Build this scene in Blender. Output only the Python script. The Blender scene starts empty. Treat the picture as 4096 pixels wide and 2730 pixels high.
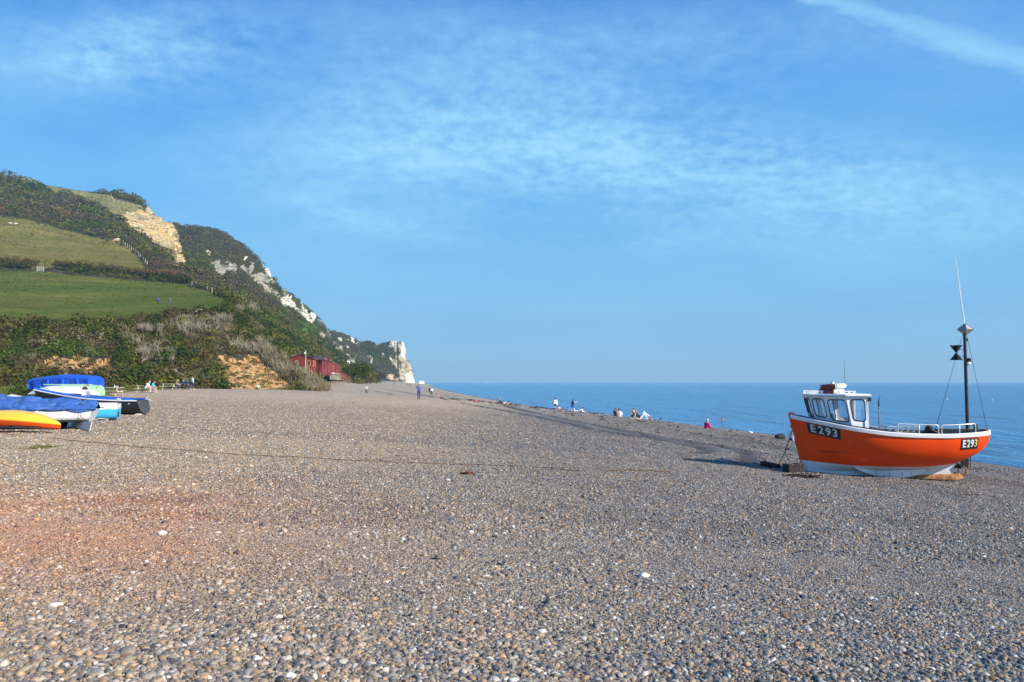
import bpy, bmesh, math, random
import numpy as np
from math import sin, cos, pi, radians, atan2, sqrt, hypot
from mathutils import Vector, Matrix
from mathutils.bvhtree import BVHTree
random.seed(7)
scene = bpy.context.scene
COL = scene.collection
R = lambda s: np.random.default_rng(s)

# ------------------------------------------------------------------ survey: a photo point and its distance give a place
F, CX, CY = 3072.0, 2048.0, 1365.0
TH = math.atan(165 / F)
CZ = 4.6                                  # eye height above the sea

def at(x, y, d):
    x, y, d = np.asarray(x, float), np.asarray(y, float), np.asarray(d, float)
    a = (x - CX) / F; b = -(y - CY) / F
    t = d / (cos(TH) - b * sin(TH))
    return np.stack([a * t, d + 0 * t, CZ + (sin(TH) + b * cos(TH)) * t], -1)

def ray(x, y):
    p = at(x, y, 1.0) - np.array([0, 0, CZ])
    return p / np.linalg.norm(p)

def sp(xs, ys):
    """monotone cubic through a table"""
    xs = np.asarray(xs, float); ys = np.asarray(ys, float)
    h = np.diff(xs); dl = np.diff(ys) / h
    m = np.zeros_like(ys)
    for i in range(1, len(xs) - 1):
        if dl[i - 1] * dl[i] > 0:
            w1 = 2 * h[i] + h[i - 1]; w2 = h[i] + 2 * h[i - 1]
            m[i] = (w1 + w2) / (w1 / dl[i - 1] + w2 / dl[i])
    m[0], m[-1] = dl[0], dl[-1]
    def f(x):
        x = np.clip(np.asarray(x, float), xs[0], xs[-1])
        i = np.clip(np.searchsorted(xs, x) - 1, 0, len(h) - 1)
        t = (x - xs[i]) / h[i]
        return (ys[i] * (2 * t**3 - 3 * t**2 + 1) + m[i] * h[i] * (t**3 - 2 * t**2 + t)
                + ys[i + 1] * (3 * t**2 - 2 * t**3) + m[i + 1] * h[i] * (t**3 - t**2))
    return f

def sstep(a, b, x):
    t = np.clip((np.asarray(x, float) - a) / (b - a), 0, 1)
    return t * t * (3 - 2 * t)

def _hash(i, j, k, s):
    h = (i.astype(np.uint64) * np.uint64(73856093)) ^ (j.astype(np.uint64) * np.uint64(19349663)) ^ (k.astype(np.uint64) * np.uint64(83492791)) ^ np.uint64(s * 2654435761 + 12345)
    h &= np.uint64(0xffffffff)
    h = ((h ^ (h >> np.uint64(15))) * np.uint64(2246822519)) & np.uint64(0xffffffff)
    h = ((h ^ (h >> np.uint64(13))) * np.uint64(3266489917)) & np.uint64(0xffffffff)
    h ^= h >> np.uint64(16)
    return h.astype(float) / 4294967295.0

def vnoise(p, s=0):
    p = np.asarray(p, float) + 5000.0
    i = np.floor(p).astype(np.int64); f = p - i; f = f * f * (3 - 2 * f)
    out = 0
    for dx in (0, 1):
        for dy in (0, 1):
            for dz in (0, 1):
                w = (f[..., 0] if dx else 1 - f[..., 0]) * (f[..., 1] if dy else 1 - f[..., 1]) * (f[..., 2] if dz else 1 - f[..., 2])
                out = out + w * _hash(i[..., 0] + dx, i[..., 1] + dy, i[..., 2] + dz, s)
    return out * 2 - 1

def fbm(p, o=4, s=0, g=.5):
    p = np.asarray(p, float); a, t, n = 1.0, 0, 0
    for k in range(o):
        t = t + a * vnoise(p * 2.03**k, s + k * 17); n += a; a *= g
    return t / n

def inpoly(px, py, poly):
    px, py = np.asarray(px, float), np.asarray(py, float)
    r = np.zeros(px.shape, bool)
    n = len(poly)
    for i in range(n):
        x1, y1 = poly[i]; x2, y2 = poly[(i + 1) % n]
        if y1 == y2: continue
        c = (y1 > py) != (y2 > py)
        r ^= c & (px < (x2 - x1) * (py - y1) / (y2 - y1) + x1)
    return r

# ------------------------------------------------------------------ materials
class NT:
    def __init__(s, tree): s.t = tree
    def n(s, kind, **kw):
        x = s.t.nodes.new(kind)
        for k, v in kw.items():
            if hasattr(x, k) and k not in ('inputs',): setattr(x, k, v)
        return x
    def l(s, a, b): s.t.links.new(a, b)
    def m(s, op, a, b=None, c=None, clamp=False):
        x = s.t.nodes.new('ShaderNodeMath'); x.operation = op; x.use_clamp = clamp
        for i, v in enumerate((a, b, c)):
            if v is None: continue
            if isinstance(v, (int, float)): x.inputs[i].default_value = v
            else: s.l(v, x.inputs[i])
        return x.outputs[0]
    def mix(s, f, a, b, mode='MIX'):
        x = s.t.nodes.new('ShaderNodeMix'); x.data_type = 'RGBA'; x.blend_type = mode
        for i, v in ((0, f), (6, a), (7, b)):
            if isinstance(v, (int, float)): x.inputs[i].default_value = v
            elif isinstance(v, (tuple, list)): x.inputs[i].default_value = (*v[:3], 1)
            else: s.l(v, x.inputs[i])
        return x.outputs[2]
    def noise(s, vec, scale, detail=4, rough=.55, dim='3D'):
        x = s.t.nodes.new('ShaderNodeTexNoise'); x.noise_dimensions = dim
        x.inputs['Scale'].default_value = scale; x.inputs['Detail'].default_value = detail; x.inputs['Roughness'].default_value = rough
        if vec is not None: s.l(vec, x.inputs['Vector'])
        return x.outputs['Fac']
    def ramp(s, f, stops, interp='LINEAR'):
        x = s.t.nodes.new('ShaderNodeValToRGB'); x.color_ramp.interpolation = interp
        e = x.color_ramp.elements
        while len(e) < len(stops): e.new(.5)
        for k, (p, c) in enumerate(stops):
            e[k].position = p; e[k].color = (*c[:3], 1) if isinstance(c, (tuple, list)) else (c, c, c, 1)
        s.l(f, x.inputs[0]); return x.outputs[0]
    def bump(s, h, strength, dist, normal=None):
        x = s.t.nodes.new('ShaderNodeBump'); x.inputs['Strength'].default_value = strength; x.inputs['Distance'].default_value = dist
        s.l(h, x.inputs['Height'])
        if normal is not None: s.l(normal, x.inputs['Normal'])
        return x.outputs[0]
    def scalev(s, vec, v):
        x = s.t.nodes.new('ShaderNodeVectorMath'); x.operation = 'MULTIPLY'; x.inputs[1].default_value = v
        s.l(vec, x.inputs[0]); return x.outputs[0]

def new_mat(name):
    m = bpy.data.materials.new(name); m.use_nodes = True
    t = NT(m.node_tree); b = m.node_tree.nodes['Principled BSDF']
    return m, t, b

def texco(t, which='Object'):
    return t.n('ShaderNodeTexCoord').outputs[which]

_mats = {}
def paint(name, c, rough=.55, var=.18, scale=3.0, bump=.0, bscale=30, metal=0.0, spec=.5, dirt=None, stretch=(1, 1, 1)):
    """painted / plain surface with uneven colour, optional second wear colour and fine relief"""
    if name in _mats: return _mats[name]
    m, t, b = new_mat(name)
    v = t.scalev(texco(t), stretch)
    n = t.noise(v, scale, 5, .6)
    lo = tuple(max(0, k * (1 - var)) for k in c); hi = tuple(min(1, k * (1 + var)) for k in c)
    cc = t.ramp(n, [(.3, lo), (.7, hi)])
    if dirt:
        d = t.noise(v, scale * 2.3, 8, .7)
        f = t.ramp(d, [(dirt[1], 0.0), (dirt[1] + .08, 1.0)])
        cc = t.mix(f, cc, dirt[0])
    t.l(cc, b.inputs['Base Color'])
    b.inputs['Roughness'].default_value = rough; b.inputs['Metallic'].default_value = metal
    b.inputs['Specular IOR Level'].default_value = spec
    if bump:
        t.l(t.bump(t.noise(v, bscale, 4), bump, .02), b.inputs['Normal'])
    _mats[name] = m
    return m

def attr_mat(name, rough=.7, spec=.25, bump=0, bscale=10, bdist=.05, transl=0.0, var=0.0, vscale=2.0):
    """surface whose own colours are stored on the mesh (leaf, stone and grass colours)"""
    if name in _mats: return _mats[name]
    m, t, b = new_mat(name)
    a = t.n('ShaderNodeAttribute'); a.attribute_name = 'tint'
    c = a.outputs['Color']
    if var:
        n = t.noise(texco(t), vscale, 6, .65)
        c = t.mix(1.0, c, t.ramp(n, [(.25, 1 - var), (.75, 1 + var)]), 'MULTIPLY')
    t.l(c, b.inputs['Base Color'])
    b.inputs['Roughness'].default_value = rough; b.inputs['Specular IOR Level'].default_value = spec
    if bump: t.l(t.bump(t.noise(texco(t), bscale, 6, .65), bump, bdist), b.inputs['Normal'])
    if transl:
        tr = t.n('ShaderNodeBsdfTranslucent'); t.l(c, tr.inputs[0])
        mx = t.n('ShaderNodeMixShader'); mx.inputs[0].default_value = transl
        t.l(b.outputs[0], mx.inputs[1]); t.l(tr.outputs[0], mx.inputs[2])
        t.l(mx.outputs[0], m.node_tree.nodes['Material Output'].inputs[0])
    _mats[name] = m
    return m

# ------------------------------------------------------------------ meshes and objects
def raw_mesh(name, V, faces, mats=(), tint=None, smooth=False, midx=None):
    """faces: (m,k) int array or list of lists"""
    me = bpy.data.meshes.new(name)
    V = np.asarray(V, np.float32).reshape(-1, 3)
    if isinstance(faces, np.ndarray):
        m, k = faces.shape
        me.vertices.add(len(V)); me.vertices.foreach_set('co', V.ravel())
        me.loops.add(m * k); me.loops.foreach_set('vertex_index', faces.astype(np.int32).ravel())
        me.polygons.add(m); me.polygons.foreach_set('loop_start', np.arange(0, m * k, k, dtype=np.int32))
        try: me.polygons.foreach_set('loop_total', np.full(m, k, np.int32))
        except Exception: pass
        me.update(calc_edges=True)
    else:
        me.from_pydata([tuple(map(float, v)) for v in V], [], [list(f) for f in faces]); me.update()
    me.validate()
    for mm in (mats if isinstance(mats, (list, tuple)) else [mats]): me.materials.append(mm)
    if tint is not None:
        a = me.attributes.new('tint', 'FLOAT_COLOR', 'POINT')
        c = np.ones((len(V), 4), np.float32); c[:, :3] = tint; a.data.foreach_set('color', c.ravel())
    if smooth: me.polygons.foreach_set('use_smooth', np.ones(len(me.polygons), bool))
    if midx is not None and len(midx) == len(me.polygons): me.polygons.foreach_set('material_index', np.asarray(midx, np.int32))
    me.update()
    return me

def link(name, me, parent=None):
    o = bpy.data.objects.new(name, me); COL.objects.link(o)
    if parent is not None: o.parent = parent
    return o

def tag(o, label=None, cat=None, group=None, kind=None):
    if label: o['label'] = label
    if cat: o['category'] = cat
    if group: o['group'] = group
    if kind: o['kind'] = kind
    return o

def empty(name, loc, rz=0.0, label=None, cat=None, group=None):
    o = bpy.data.objects.new(name, None); COL.objects.link(o)
    o.empty_display_size = .2
    o.location = tuple(map(float, loc)); o.rotation_euler = (0, 0, rz)
    return tag(o, label, cat, group)

def copy_tree(o, parent=None):
    c = o.copy(); COL.objects.link(c); c.parent = parent
    for ch in list(o.children): copy_tree(ch, c)
    return c

class MB:
    """collects shapes, links them as one mesh object"""
    def __init__(s): s.v = []; s.f = []; s.mi = []; s.cur = 0
    def add(s, V, Fc):
        n = len(s.v); s.v += [tuple(map(float, p)) for p in V]; s.f += [[i + n for i in f] for f in Fc]; s.mi += [s.cur] * len(Fc); return s
    def box(s, c, d, rz=0, ry=0, rx=0, bev=0.0):
        x, y, z = [k / 2 for k in d]
        M = Matrix.Rotation(rz, 3, 'Z') @ Matrix.Rotation(ry, 3, 'Y') @ Matrix.Rotation(rx, 3, 'X')
        b = min(bev, x * .9, y * .9, z * .9)
        if b <= 0:
            P = [(-x, -y, -z), (x, -y, -z), (x, y, -z), (-x, y, -z), (-x, -y, z), (x, -y, z), (x, y, z), (-x, y, z)]
            Fc = [(0, 3, 2, 1), (4, 5, 6, 7), (0, 1, 5, 4), (1, 2, 6, 5), (2, 3, 7, 6), (3, 0, 4, 7)]
        else:
            bm = bmesh.new(); bmesh.ops.create_cube(bm, size=1)
            for v in bm.verts: v.co = Vector((v.co.x * d[0], v.co.y * d[1], v.co.z * d[2]))
            bmesh.ops.bevel(bm, geom=list(bm.edges), offset=b, segments=2, affect='EDGES', profile=.5)
            bm.verts.index_update()
            P = [tuple(v.co) for v in bm.verts]; Fc = [[v.index for v in f.verts] for f in bm.faces]; bm.free()
        return s.add([M @ Vector(p) + Vector(c) for p in P], Fc)
    def tube(s, pts, r, n=8, cap=True):
        pts = [Vector(tuple(map(float, p))) for p in pts]
        rs = r if isinstance(r, (list, tuple, np.ndarray)) else [r] * len(pts)
        V = []; up = None
        for i, p in enumerate(pts):
            d = (pts[min(i + 1, len(pts) - 1)] - pts[max(i - 1, 0)])
            d = d.normalized() if d.length > 1e-9 else Vector((0, 0, 1))
            if up is None:
                up = Vector((0, 0, 1)) if abs(d.z) < .9 else Vector((1, 0, 0))
            a = d.cross(up)
            if a.length < 1e-6: a = d.cross(Vector((0, 1, 0)))
            a.normalize(); b = a.cross(d).normalized(); up = b
            for k in range(n):
                q = 2 * pi * k / n
                V.append(p + (a * cos(q) + b * sin(q)) * float(rs[i]))
        Fc = [(i * n + k, i * n + (k + 1) % n, (i + 1) * n + (k + 1) % n, (i + 1) * n + k) for i in range(len(pts) - 1) for k in range(n)]
        if cap: Fc += [list(range(n))[::-1], list(range((len(pts) - 1) * n, len(pts) * n))]
        return s.add(V, Fc)
    def prism(s, poly, z0, z1, plane='XY'):
        n = len(poly)
        mp = {'XY': lambda a, b, c: (a, b, c), 'XZ': lambda a, b, c: (a, c, b), 'YZ': lambda a, b, c: (c, a, b)}[plane]
        V = [mp(a, b, z0) for a, b in poly] + [mp(a, b, z1) for a, b in poly]
        Fc = [list(range(n))[::-1], list(range(n, 2 * n))] + [(i, (i + 1) % n, n + (i + 1) % n, n + i) for i in range(n)]
        return s.add(V, Fc)
    def ball(s, c, r, n=12, m=8):
        r = r if isinstance(r, (list, tuple)) else (r, r, r)
        V = [(c[0], c[1], c[2] - r[2])]
        for j in range(1, m):
            q = -pi / 2 + pi * j / m
            V += [(c[0] + r[0] * cos(q) * cos(2 * pi * k / n), c[1] + r[1] * cos(q) * sin(2 * pi * k / n), c[2] + r[2] * sin(q)) for k in range(n)]
        V.append((c[0], c[1], c[2] + r[2]))
        Fc = [(0, 1 + (k + 1) % n, 1 + k) for k in range(n)]
        for j in range(m - 2):
            Fc += [(1 + j * n + k, 1 + j * n + (k + 1) % n, 1 + (j + 1) * n + (k + 1) % n, 1 + (j + 1) * n + k) for k in range(n)]
        t = len(V) - 1; o = 1 + (m - 2) * n
        Fc += [(o + k, o + (k + 1) % n, t) for k in range(n)]
        return s.add(V, Fc)
    def torus(s, c, R0, r0, n=28, m=10, M=None, a0=0.0, a1=2 * pi):
        full = abs(a1 - a0 - 2 * pi) < 1e-6
        k = n if full else n + 1
        V = []
        for i in range(k):
            q = a0 + (a1 - a0) * i / n
            for j in range(m):
                w = 2 * pi * j / m
                p = Vector(((R0 + r0 * cos(w)) * cos(q), (R0 + r0 * cos(w)) * sin(q), r0 * sin(w)))
                if M is not None: p = M @ p
                V.append(p + Vector(c))
        Fc = [(i * m + j, ((i + 1) % k) * m + j, ((i + 1) % k) * m + (j + 1) % m, i * m + (j + 1) % m) for i in range(n) for j in range(m)]
        return s.add(V, Fc)
    def grid(s, P):
        P = np.asarray(P, float); a, b = P.shape[:2]
        return s.add(P.reshape(-1, 3), [(i * b + j, i * b + j + 1, (i + 1) * b + j + 1, (i + 1) * b + j) for i in range(a - 1) for j in range(b - 1)])
    def build(s, name, mats, parent=None, smooth=False, merge=0.0, fixn=True, angle=None):
        me = raw_mesh(name, s.v, s.f, mats, midx=s.mi)
        if merge or fixn:
            bm = bmesh.new(); bm.from_mesh(me)
            if merge: bmesh.ops.remove_doubles(bm, verts=bm.verts, dist=merge)
            if fixn: bmesh.ops.recalc_face_normals(bm, faces=bm.faces)
            bm.to_mesh(me); bm.free()
        if smooth:
            me.polygons.foreach_set('use_smooth', np.ones(len(me.polygons), bool))
            if angle is not None:
                try: me.set_sharp_from_angle(angle=angle)
                except Exception: pass
        return link(name, me, parent)

def text_geo(body, size, depth=.004, bold=.0):
    cu = bpy.data.curves.new('lettering', 'FONT'); cu.body = body; cu.size = size; cu.extrude = depth / 2; cu.offset = bold
    cu.align_x = 'CENTER'; cu.align_y = 'CENTER'
    o = bpy.data.objects.new('lettering', cu); COL.objects.link(o)
    dg = bpy.context.evaluated_depsgraph_get(); dg.update()
    me = bpy.data.meshes.new_from_object(o.evaluated_get(dg))
    V = [tuple(v.co) for v in me.vertices]; Fc = [list(p.vertices) for p in me.polygons]
    bpy.data.objects.remove(o); bpy.data.curves.remove(cu); bpy.data.meshes.remove(me)
    return V, Fc
# ------------------------------------------------------------------ the beach
ST = [  # distance, crest X, inland foot X, heights from crest to foot
 (-60, 26, -80, 1.35, 2.15, 2.95, 3.1, 3.3, 3.6), (0, 20.5, -75, 1.35, 2.15, 2.95, 3.1, 3.3, 3.6), (25, 18.6, -75, 1.32, 1.68, 2.6, 2.95, 3.3, 3.6),
 (45, 14.9, -74, 1.35, 1.8, 2.55, 3.05, 3.4, 3.7), (70, 10.3, -68, 1.35, 1.9, 2.5, 3.2, 3.7, 3.75), (93, 5, -62, 1.35, 1.85, 2.53, 3.2, 3.65, 3.7), (110, 0, -45, 1.35, 1.7, 2.4, 3.2, 3.6, 3.7),
 (128, -4, -34, 1.35, 1.6, 1.9, 2.4, 2.8, 3.3), (150, -8, -39, 1.3, 1.4, 1.55, 1.8, 2.4, 3.6), (208, -17, -46, 1.3, 1.6, 2.1, 2.8, 3.6, 4.9),
 (260, -25, -56, 1.3, 1.6, 2.2, 2.9, 3.6, 4.4), (330, -35, -65, 1.3, 1.6, 2.2, 2.9, 3.5, 4.0), (525, -61, -92, 1.3, 1.8, 2.5, 3.2, 4.0, 4.8),
 (800, -95, -130, 1.3, 1.9, 2.6, 3.5, 4.4, 5.5), (1020, -121, -150, 1.3, 1.9, 2.6, 3.5, 4.4, 5.5), (1090, -117, -158, 1.1, 1.9, 2.4, 3.5, 4.2, 4.8), (1170, -128, -165, .5, 1.4, 2.4, 3.0, 3.6, 4.2), (1240, -190, -230, .0, .2, .5, 1, 2, 3), (1500, -300, -340, 0, .2, .5, 1, 2, 3)]
_S = np.array(ST, float)
_yf = np.arange(-60, 1500, 2.0); _vf = np.linspace(0, 1, 101)
def _blur(a, sg, ax):
    k = np.exp(-.5 * (np.arange(-3 * sg, 3 * sg + 1) / sg)**2); k /= k.sum(); pad = [(0, 0)] * a.ndim; pad[ax] = (3 * sg, 3 * sg)
    b = np.pad(a, pad, mode='edge')
    return np.apply_along_axis(lambda r: np.convolve(r, k, 'valid'), ax, b)
_xc = _blur(np.interp(_yf, _S[:, 0], _S[:, 1]), 3, 0); _xf = _blur(np.interp(_yf, _S[:, 0], _S[:, 2]), 3, 0)
_zt = np.array([[np.interp(v, [0, .1, .25, .5, .75, 1], [np.interp(y, _S[:, 0], _S[:, 3 + k]) for k in range(6)]) for v in _vf] for y in _yf])
_zt = _blur(_blur(_zt, 3, 0), 3, 1)
crestX = lambda Y: np.interp(Y, _yf, _xc)
footX = lambda Y: np.interp(Y, _yf, _xf)
def ground_z(X, Y, fine=True):
    X, Y = np.asarray(X, float), np.asarray(Y, float)
    xc, xf = crestX(Y), footX(Y)
    v = (xc - X) / (xc - xf)
    q = np.clip((Y - _yf[0]) / 2.0, 0, len(_yf) - 1.001); i = q.astype(int); fi = q - i
    w = np.clip(v, 0, 1) * 100; j = np.minimum(w.astype(int), 99); fj = w - j
    z = (_zt[i, j] * (1 - fi) * (1 - fj) + _zt[i + 1, j] * fi * (1 - fj) + _zt[i, j + 1] * (1 - fi) * fj + _zt[i + 1, j + 1] * fi * fj)
    t = np.maximum(X - xc, 0); z = z - t * .11 - np.minimum(t, 3)**2 * .006
    z = z + np.maximum(xf - X, 0) * .04
    p = np.stack([X, Y, 0 * X], -1)
    far = 1 / (1 + Y * Y / 90000.)
    z = z + .09 * fbm(p / 5.0, 3, 3) * far
    if fine:
        z = z + .028 * fbm(p / .9, 3, 9) * far
        cr = xc - X                                  # low ridges thrown up by the tides
        for off, am in ((3.5, .10), (7, .06), (-2.5, .08)): z = z + am * np.exp(-((cr - off - .8 * fbm(p / 9, 2, 5)) / .7)**2) * (Y > 20)
    return np.maximum(z, -3)

def on_ground(x, y):
    """where the line of sight through a photo point meets the beach"""
    r = ray(x, y); t = np.geomspace(2, 1600, 6000)
    P = r[None] * t[:, None]
    h = CZ + P[:, 2] - ground_z(P[:, 0], P[:, 1], False)
    k = np.argmax(h < 0)
    t0, t1 = t[k - 1], t[k]; a = h[k - 1] / (h[k - 1] - h[k]); tt = t0 + (t1 - t0) * a
    p = r * tt
    return np.array([p[0], p[1], float(ground_z(p[0], p[1], False))])
def stand(x, d):
    """a place on the beach, found from its bearing and distance"""
    X = float(at(x, 1530, d)[0]); return np.array([X, d, float(ground_z(X, d, False))])

TRACKS = [[(1790, 1594), (1880, 1605), (1991, 1622), (2120, 1652), (2246, 1679), (2437, 1718), (2629, 1756), (2788, 1781), (2915, 1801), (2975, 1815), (2992, 1828), (2973, 1851)],
          [(1838, 1613), (1930, 1630), (2023, 1648), (2246, 1693), (2374, 1724), (2565, 1754), (2724, 1781), (2800, 1796), (2830, 1808), (2790, 1820)],
          [(1500, 1552), (1560, 1562), (1640, 1575), (1720, 1588), (1790, 1602)], [(1440, 1560), (1500, 1566), (1560, 1577), (1600, 1583)]]
def seg_dist(X, Y, pts):
    d = np.full(X.shape, 1e9)
    for (ax, ay), (bx, by) in zip(pts[:-1], pts[1:]):
        ux, uy = bx - ax, by - ay; L = ux * ux + uy * uy + 1e-9
        t = np.clip(((X - ax) * ux + (Y - ay) * uy) / L, 0, 1)
        d = np.minimum(d, np.hypot(X - ax - t * ux, Y - ay - t * uy))
    return d
TR = [[tuple(on_ground(*p)[:2]) for p in t] for t in TRACKS]

def build_beach():
    ys = [-30.0]
    while ys[-1] < 1450: ys.append(ys[-1] + max(.28, abs(ys[-1]) * .0085))
    ys = np.array(ys)
    n = 330
    s = np.linspace(0, 1, n)
    rows = []
    for y in ys:
        a = crestX(y) + 26; b = footX(y) - (12 if y > 95 else 45)
        rows.append(a + (b - a) * s)
    X = np.array(rows); Y = np.repeat(ys[:, None], n, 1)
    Z = ground_z(X, Y)
    p = np.stack([X, Y, 0 * X], -1)
    dark = np.zeros_like(X)
    for k, t in enumerate(TR):
        d = seg_dist(X, Y, t) + .12 * fbm(p / .7, 2, 31)
        w = (.19 + Y * .0016) if k < 2 else (.20 + Y * .0012)
        amp = 1.0 if k < 2 else .7
        Z += amp * (-.20 * np.exp(-(d / w)**2) + .10 * np.exp(-((d - 2.1 * w) / w)**2))
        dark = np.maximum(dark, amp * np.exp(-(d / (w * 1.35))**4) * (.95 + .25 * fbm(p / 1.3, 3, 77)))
    cr = crestX(Y) - X
    # weed lines near the water
    weed = sstep(.18, .5, fbm(p / np.array([.5, 1.6, 1]), 4, 41)) * np.exp(-((cr - 1.5) / 4.5)**2) * (Y > 22)
    dark = np.maximum(dark, .9 * weed)
    warm = sstep(3.2, -7, X + 2.2 * fbm(p / 4, 3, 12))
    warm = warm * (1 - .75 * sstep(60, 140, Y))
    red = 1.3 * np.exp(-(((X + 6.6) / 3.7)**2 + ((Y - 9.6) / 3.3)**2)) * (.7 + .6 * fbm(p / 1.2, 3, 8)) + .5 * np.exp(-(((X + 11) / 4)**2 + ((Y - 15.5) / 2)**2)) * (.6 + .6 * fbm(p / 1.2, 3, 18))
    wet = sstep(.28, .05, Z)
    tint = np.stack([warm, np.clip(np.maximum(dark, wet * .8), 0, 1), np.clip(red, 0, 1)], -1)
    m = len(ys); idx = np.arange(m * n).reshape(m, n)
    fc = np.stack([idx[:-1, :-1].ravel(), idx[1:, :-1].ravel(), idx[1:, 1:].ravel(), idx[:-1, 1:].ravel()], -1)
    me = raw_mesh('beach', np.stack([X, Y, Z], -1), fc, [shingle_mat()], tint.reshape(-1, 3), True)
    a = me.attributes.new('sunlit', 'FLOAT', 'POINT'); a.data.foreach_set('value', (sstep(45, 80, Y) * (1 - .8 * tint[..., 1])).astype(np.float32).ravel())  # weight of the painted sunlight, growing where loose stones thin out
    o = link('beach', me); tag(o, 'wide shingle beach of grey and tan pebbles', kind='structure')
    return o

PAL = [(0, (.055, .06, .07)), (.10, (.12, .13, .15)), (.30, (.195, .205, .21)), (.48, (.29, .275, .24)), (.62, (.39, .31, .21)), (.78, (.44, .26, .12)), (.90, (.34, .35, .36)), (.965, (.56, .53, .47)), (1, (.74, .71, .65))]
PALW = [(0, (.12, .11, .11)), (.14, (.20, .19, .18)), (.34, (.36, .285, .18)), (.52, (.44, .315, .175)), (.66, (.46, .26, .12)), (.80, (.30, .28, .27)), (.93, (.55, .45, .33)), (1, (.74, .69, .60))]
def shingle_mat():
    m, t, b = new_mat('shingle')
    pos = t.n('ShaderNodeNewGeometry').outputs['Position']
    a = t.n('ShaderNodeAttribute'); a.attribute_name = 'tint'
    sep = t.n('ShaderNodeSeparateColor'); t.l(a.outputs['Color'], sep.inputs[0])
    warm, dark, red = sep.outputs[0], sep.outputs[1], sep.outputs[2]
    hts = []; cols = []
    for sc in (34.0, 15.0):
        v = t.n('ShaderNodeTexVoronoi'); v.inputs['Scale'].default_value = sc; v.voronoi_dimensions = '2D'
        v.inputs['Randomness'].default_value = 1
        t.l(pos, v.inputs['Vector'])
        sc2 = t.n('ShaderNodeSeparateColor'); t.l(v.outputs['Color'], sc2.inputs[0])
        cols.append(t.mix(warm, t.ramp(sc2.outputs[0], PAL), t.ramp(sc2.outputs[0], PALW)))
        hts.append(t.m('SUBTRACT', 1.0, t.m('MULTIPLY', v.outputs['Distance'], 1.3)))
    pick = t.ramp(t.noise(pos, 7.0, 3), [(.52, 0.0), (.60, 1.0)])
    c = t.mix(pick, cols[0], cols[1])
    h = t.m('ADD', t.m('MULTIPLY', hts[0], .5), t.m('MULTIPLY', hts[1], pick))
    big = t.ramp(t.noise(pos, .45, 7, .68), [(.3, .80), (.7, 1.16)])
    c = t.mix(1.0, c, big, 'MULTIPLY')
    c = t.mix(1.0, c, t.mix(warm, (.63, .63, .63), (.78, .78, .75)), 'MULTIPLY')
    c = t.mix(t.m('MULTIPLY', red, .9), c, (.50, .19, .085))
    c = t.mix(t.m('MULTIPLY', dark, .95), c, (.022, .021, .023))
    ad = t.n('ShaderNodeAttribute'); ad.attribute_name = 'sunlit'
    c = t.mix(1.0, c, t.mix(ad.outputs['Fac'], (1.0, 1.0, 1.0), (1.75, 1.66, 1.48)), 'MULTIPLY')  # far ground colour raised to stand in for sunlit pebble faces
    t.l(c, b.inputs['Base Color'])
    b.inputs['Roughness'].default_value = .62; b.inputs['Specular IOR Level'].default_value = .35
    t.l(t.bump(h, .8, .03), b.inputs['Normal'])
    return m

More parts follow.
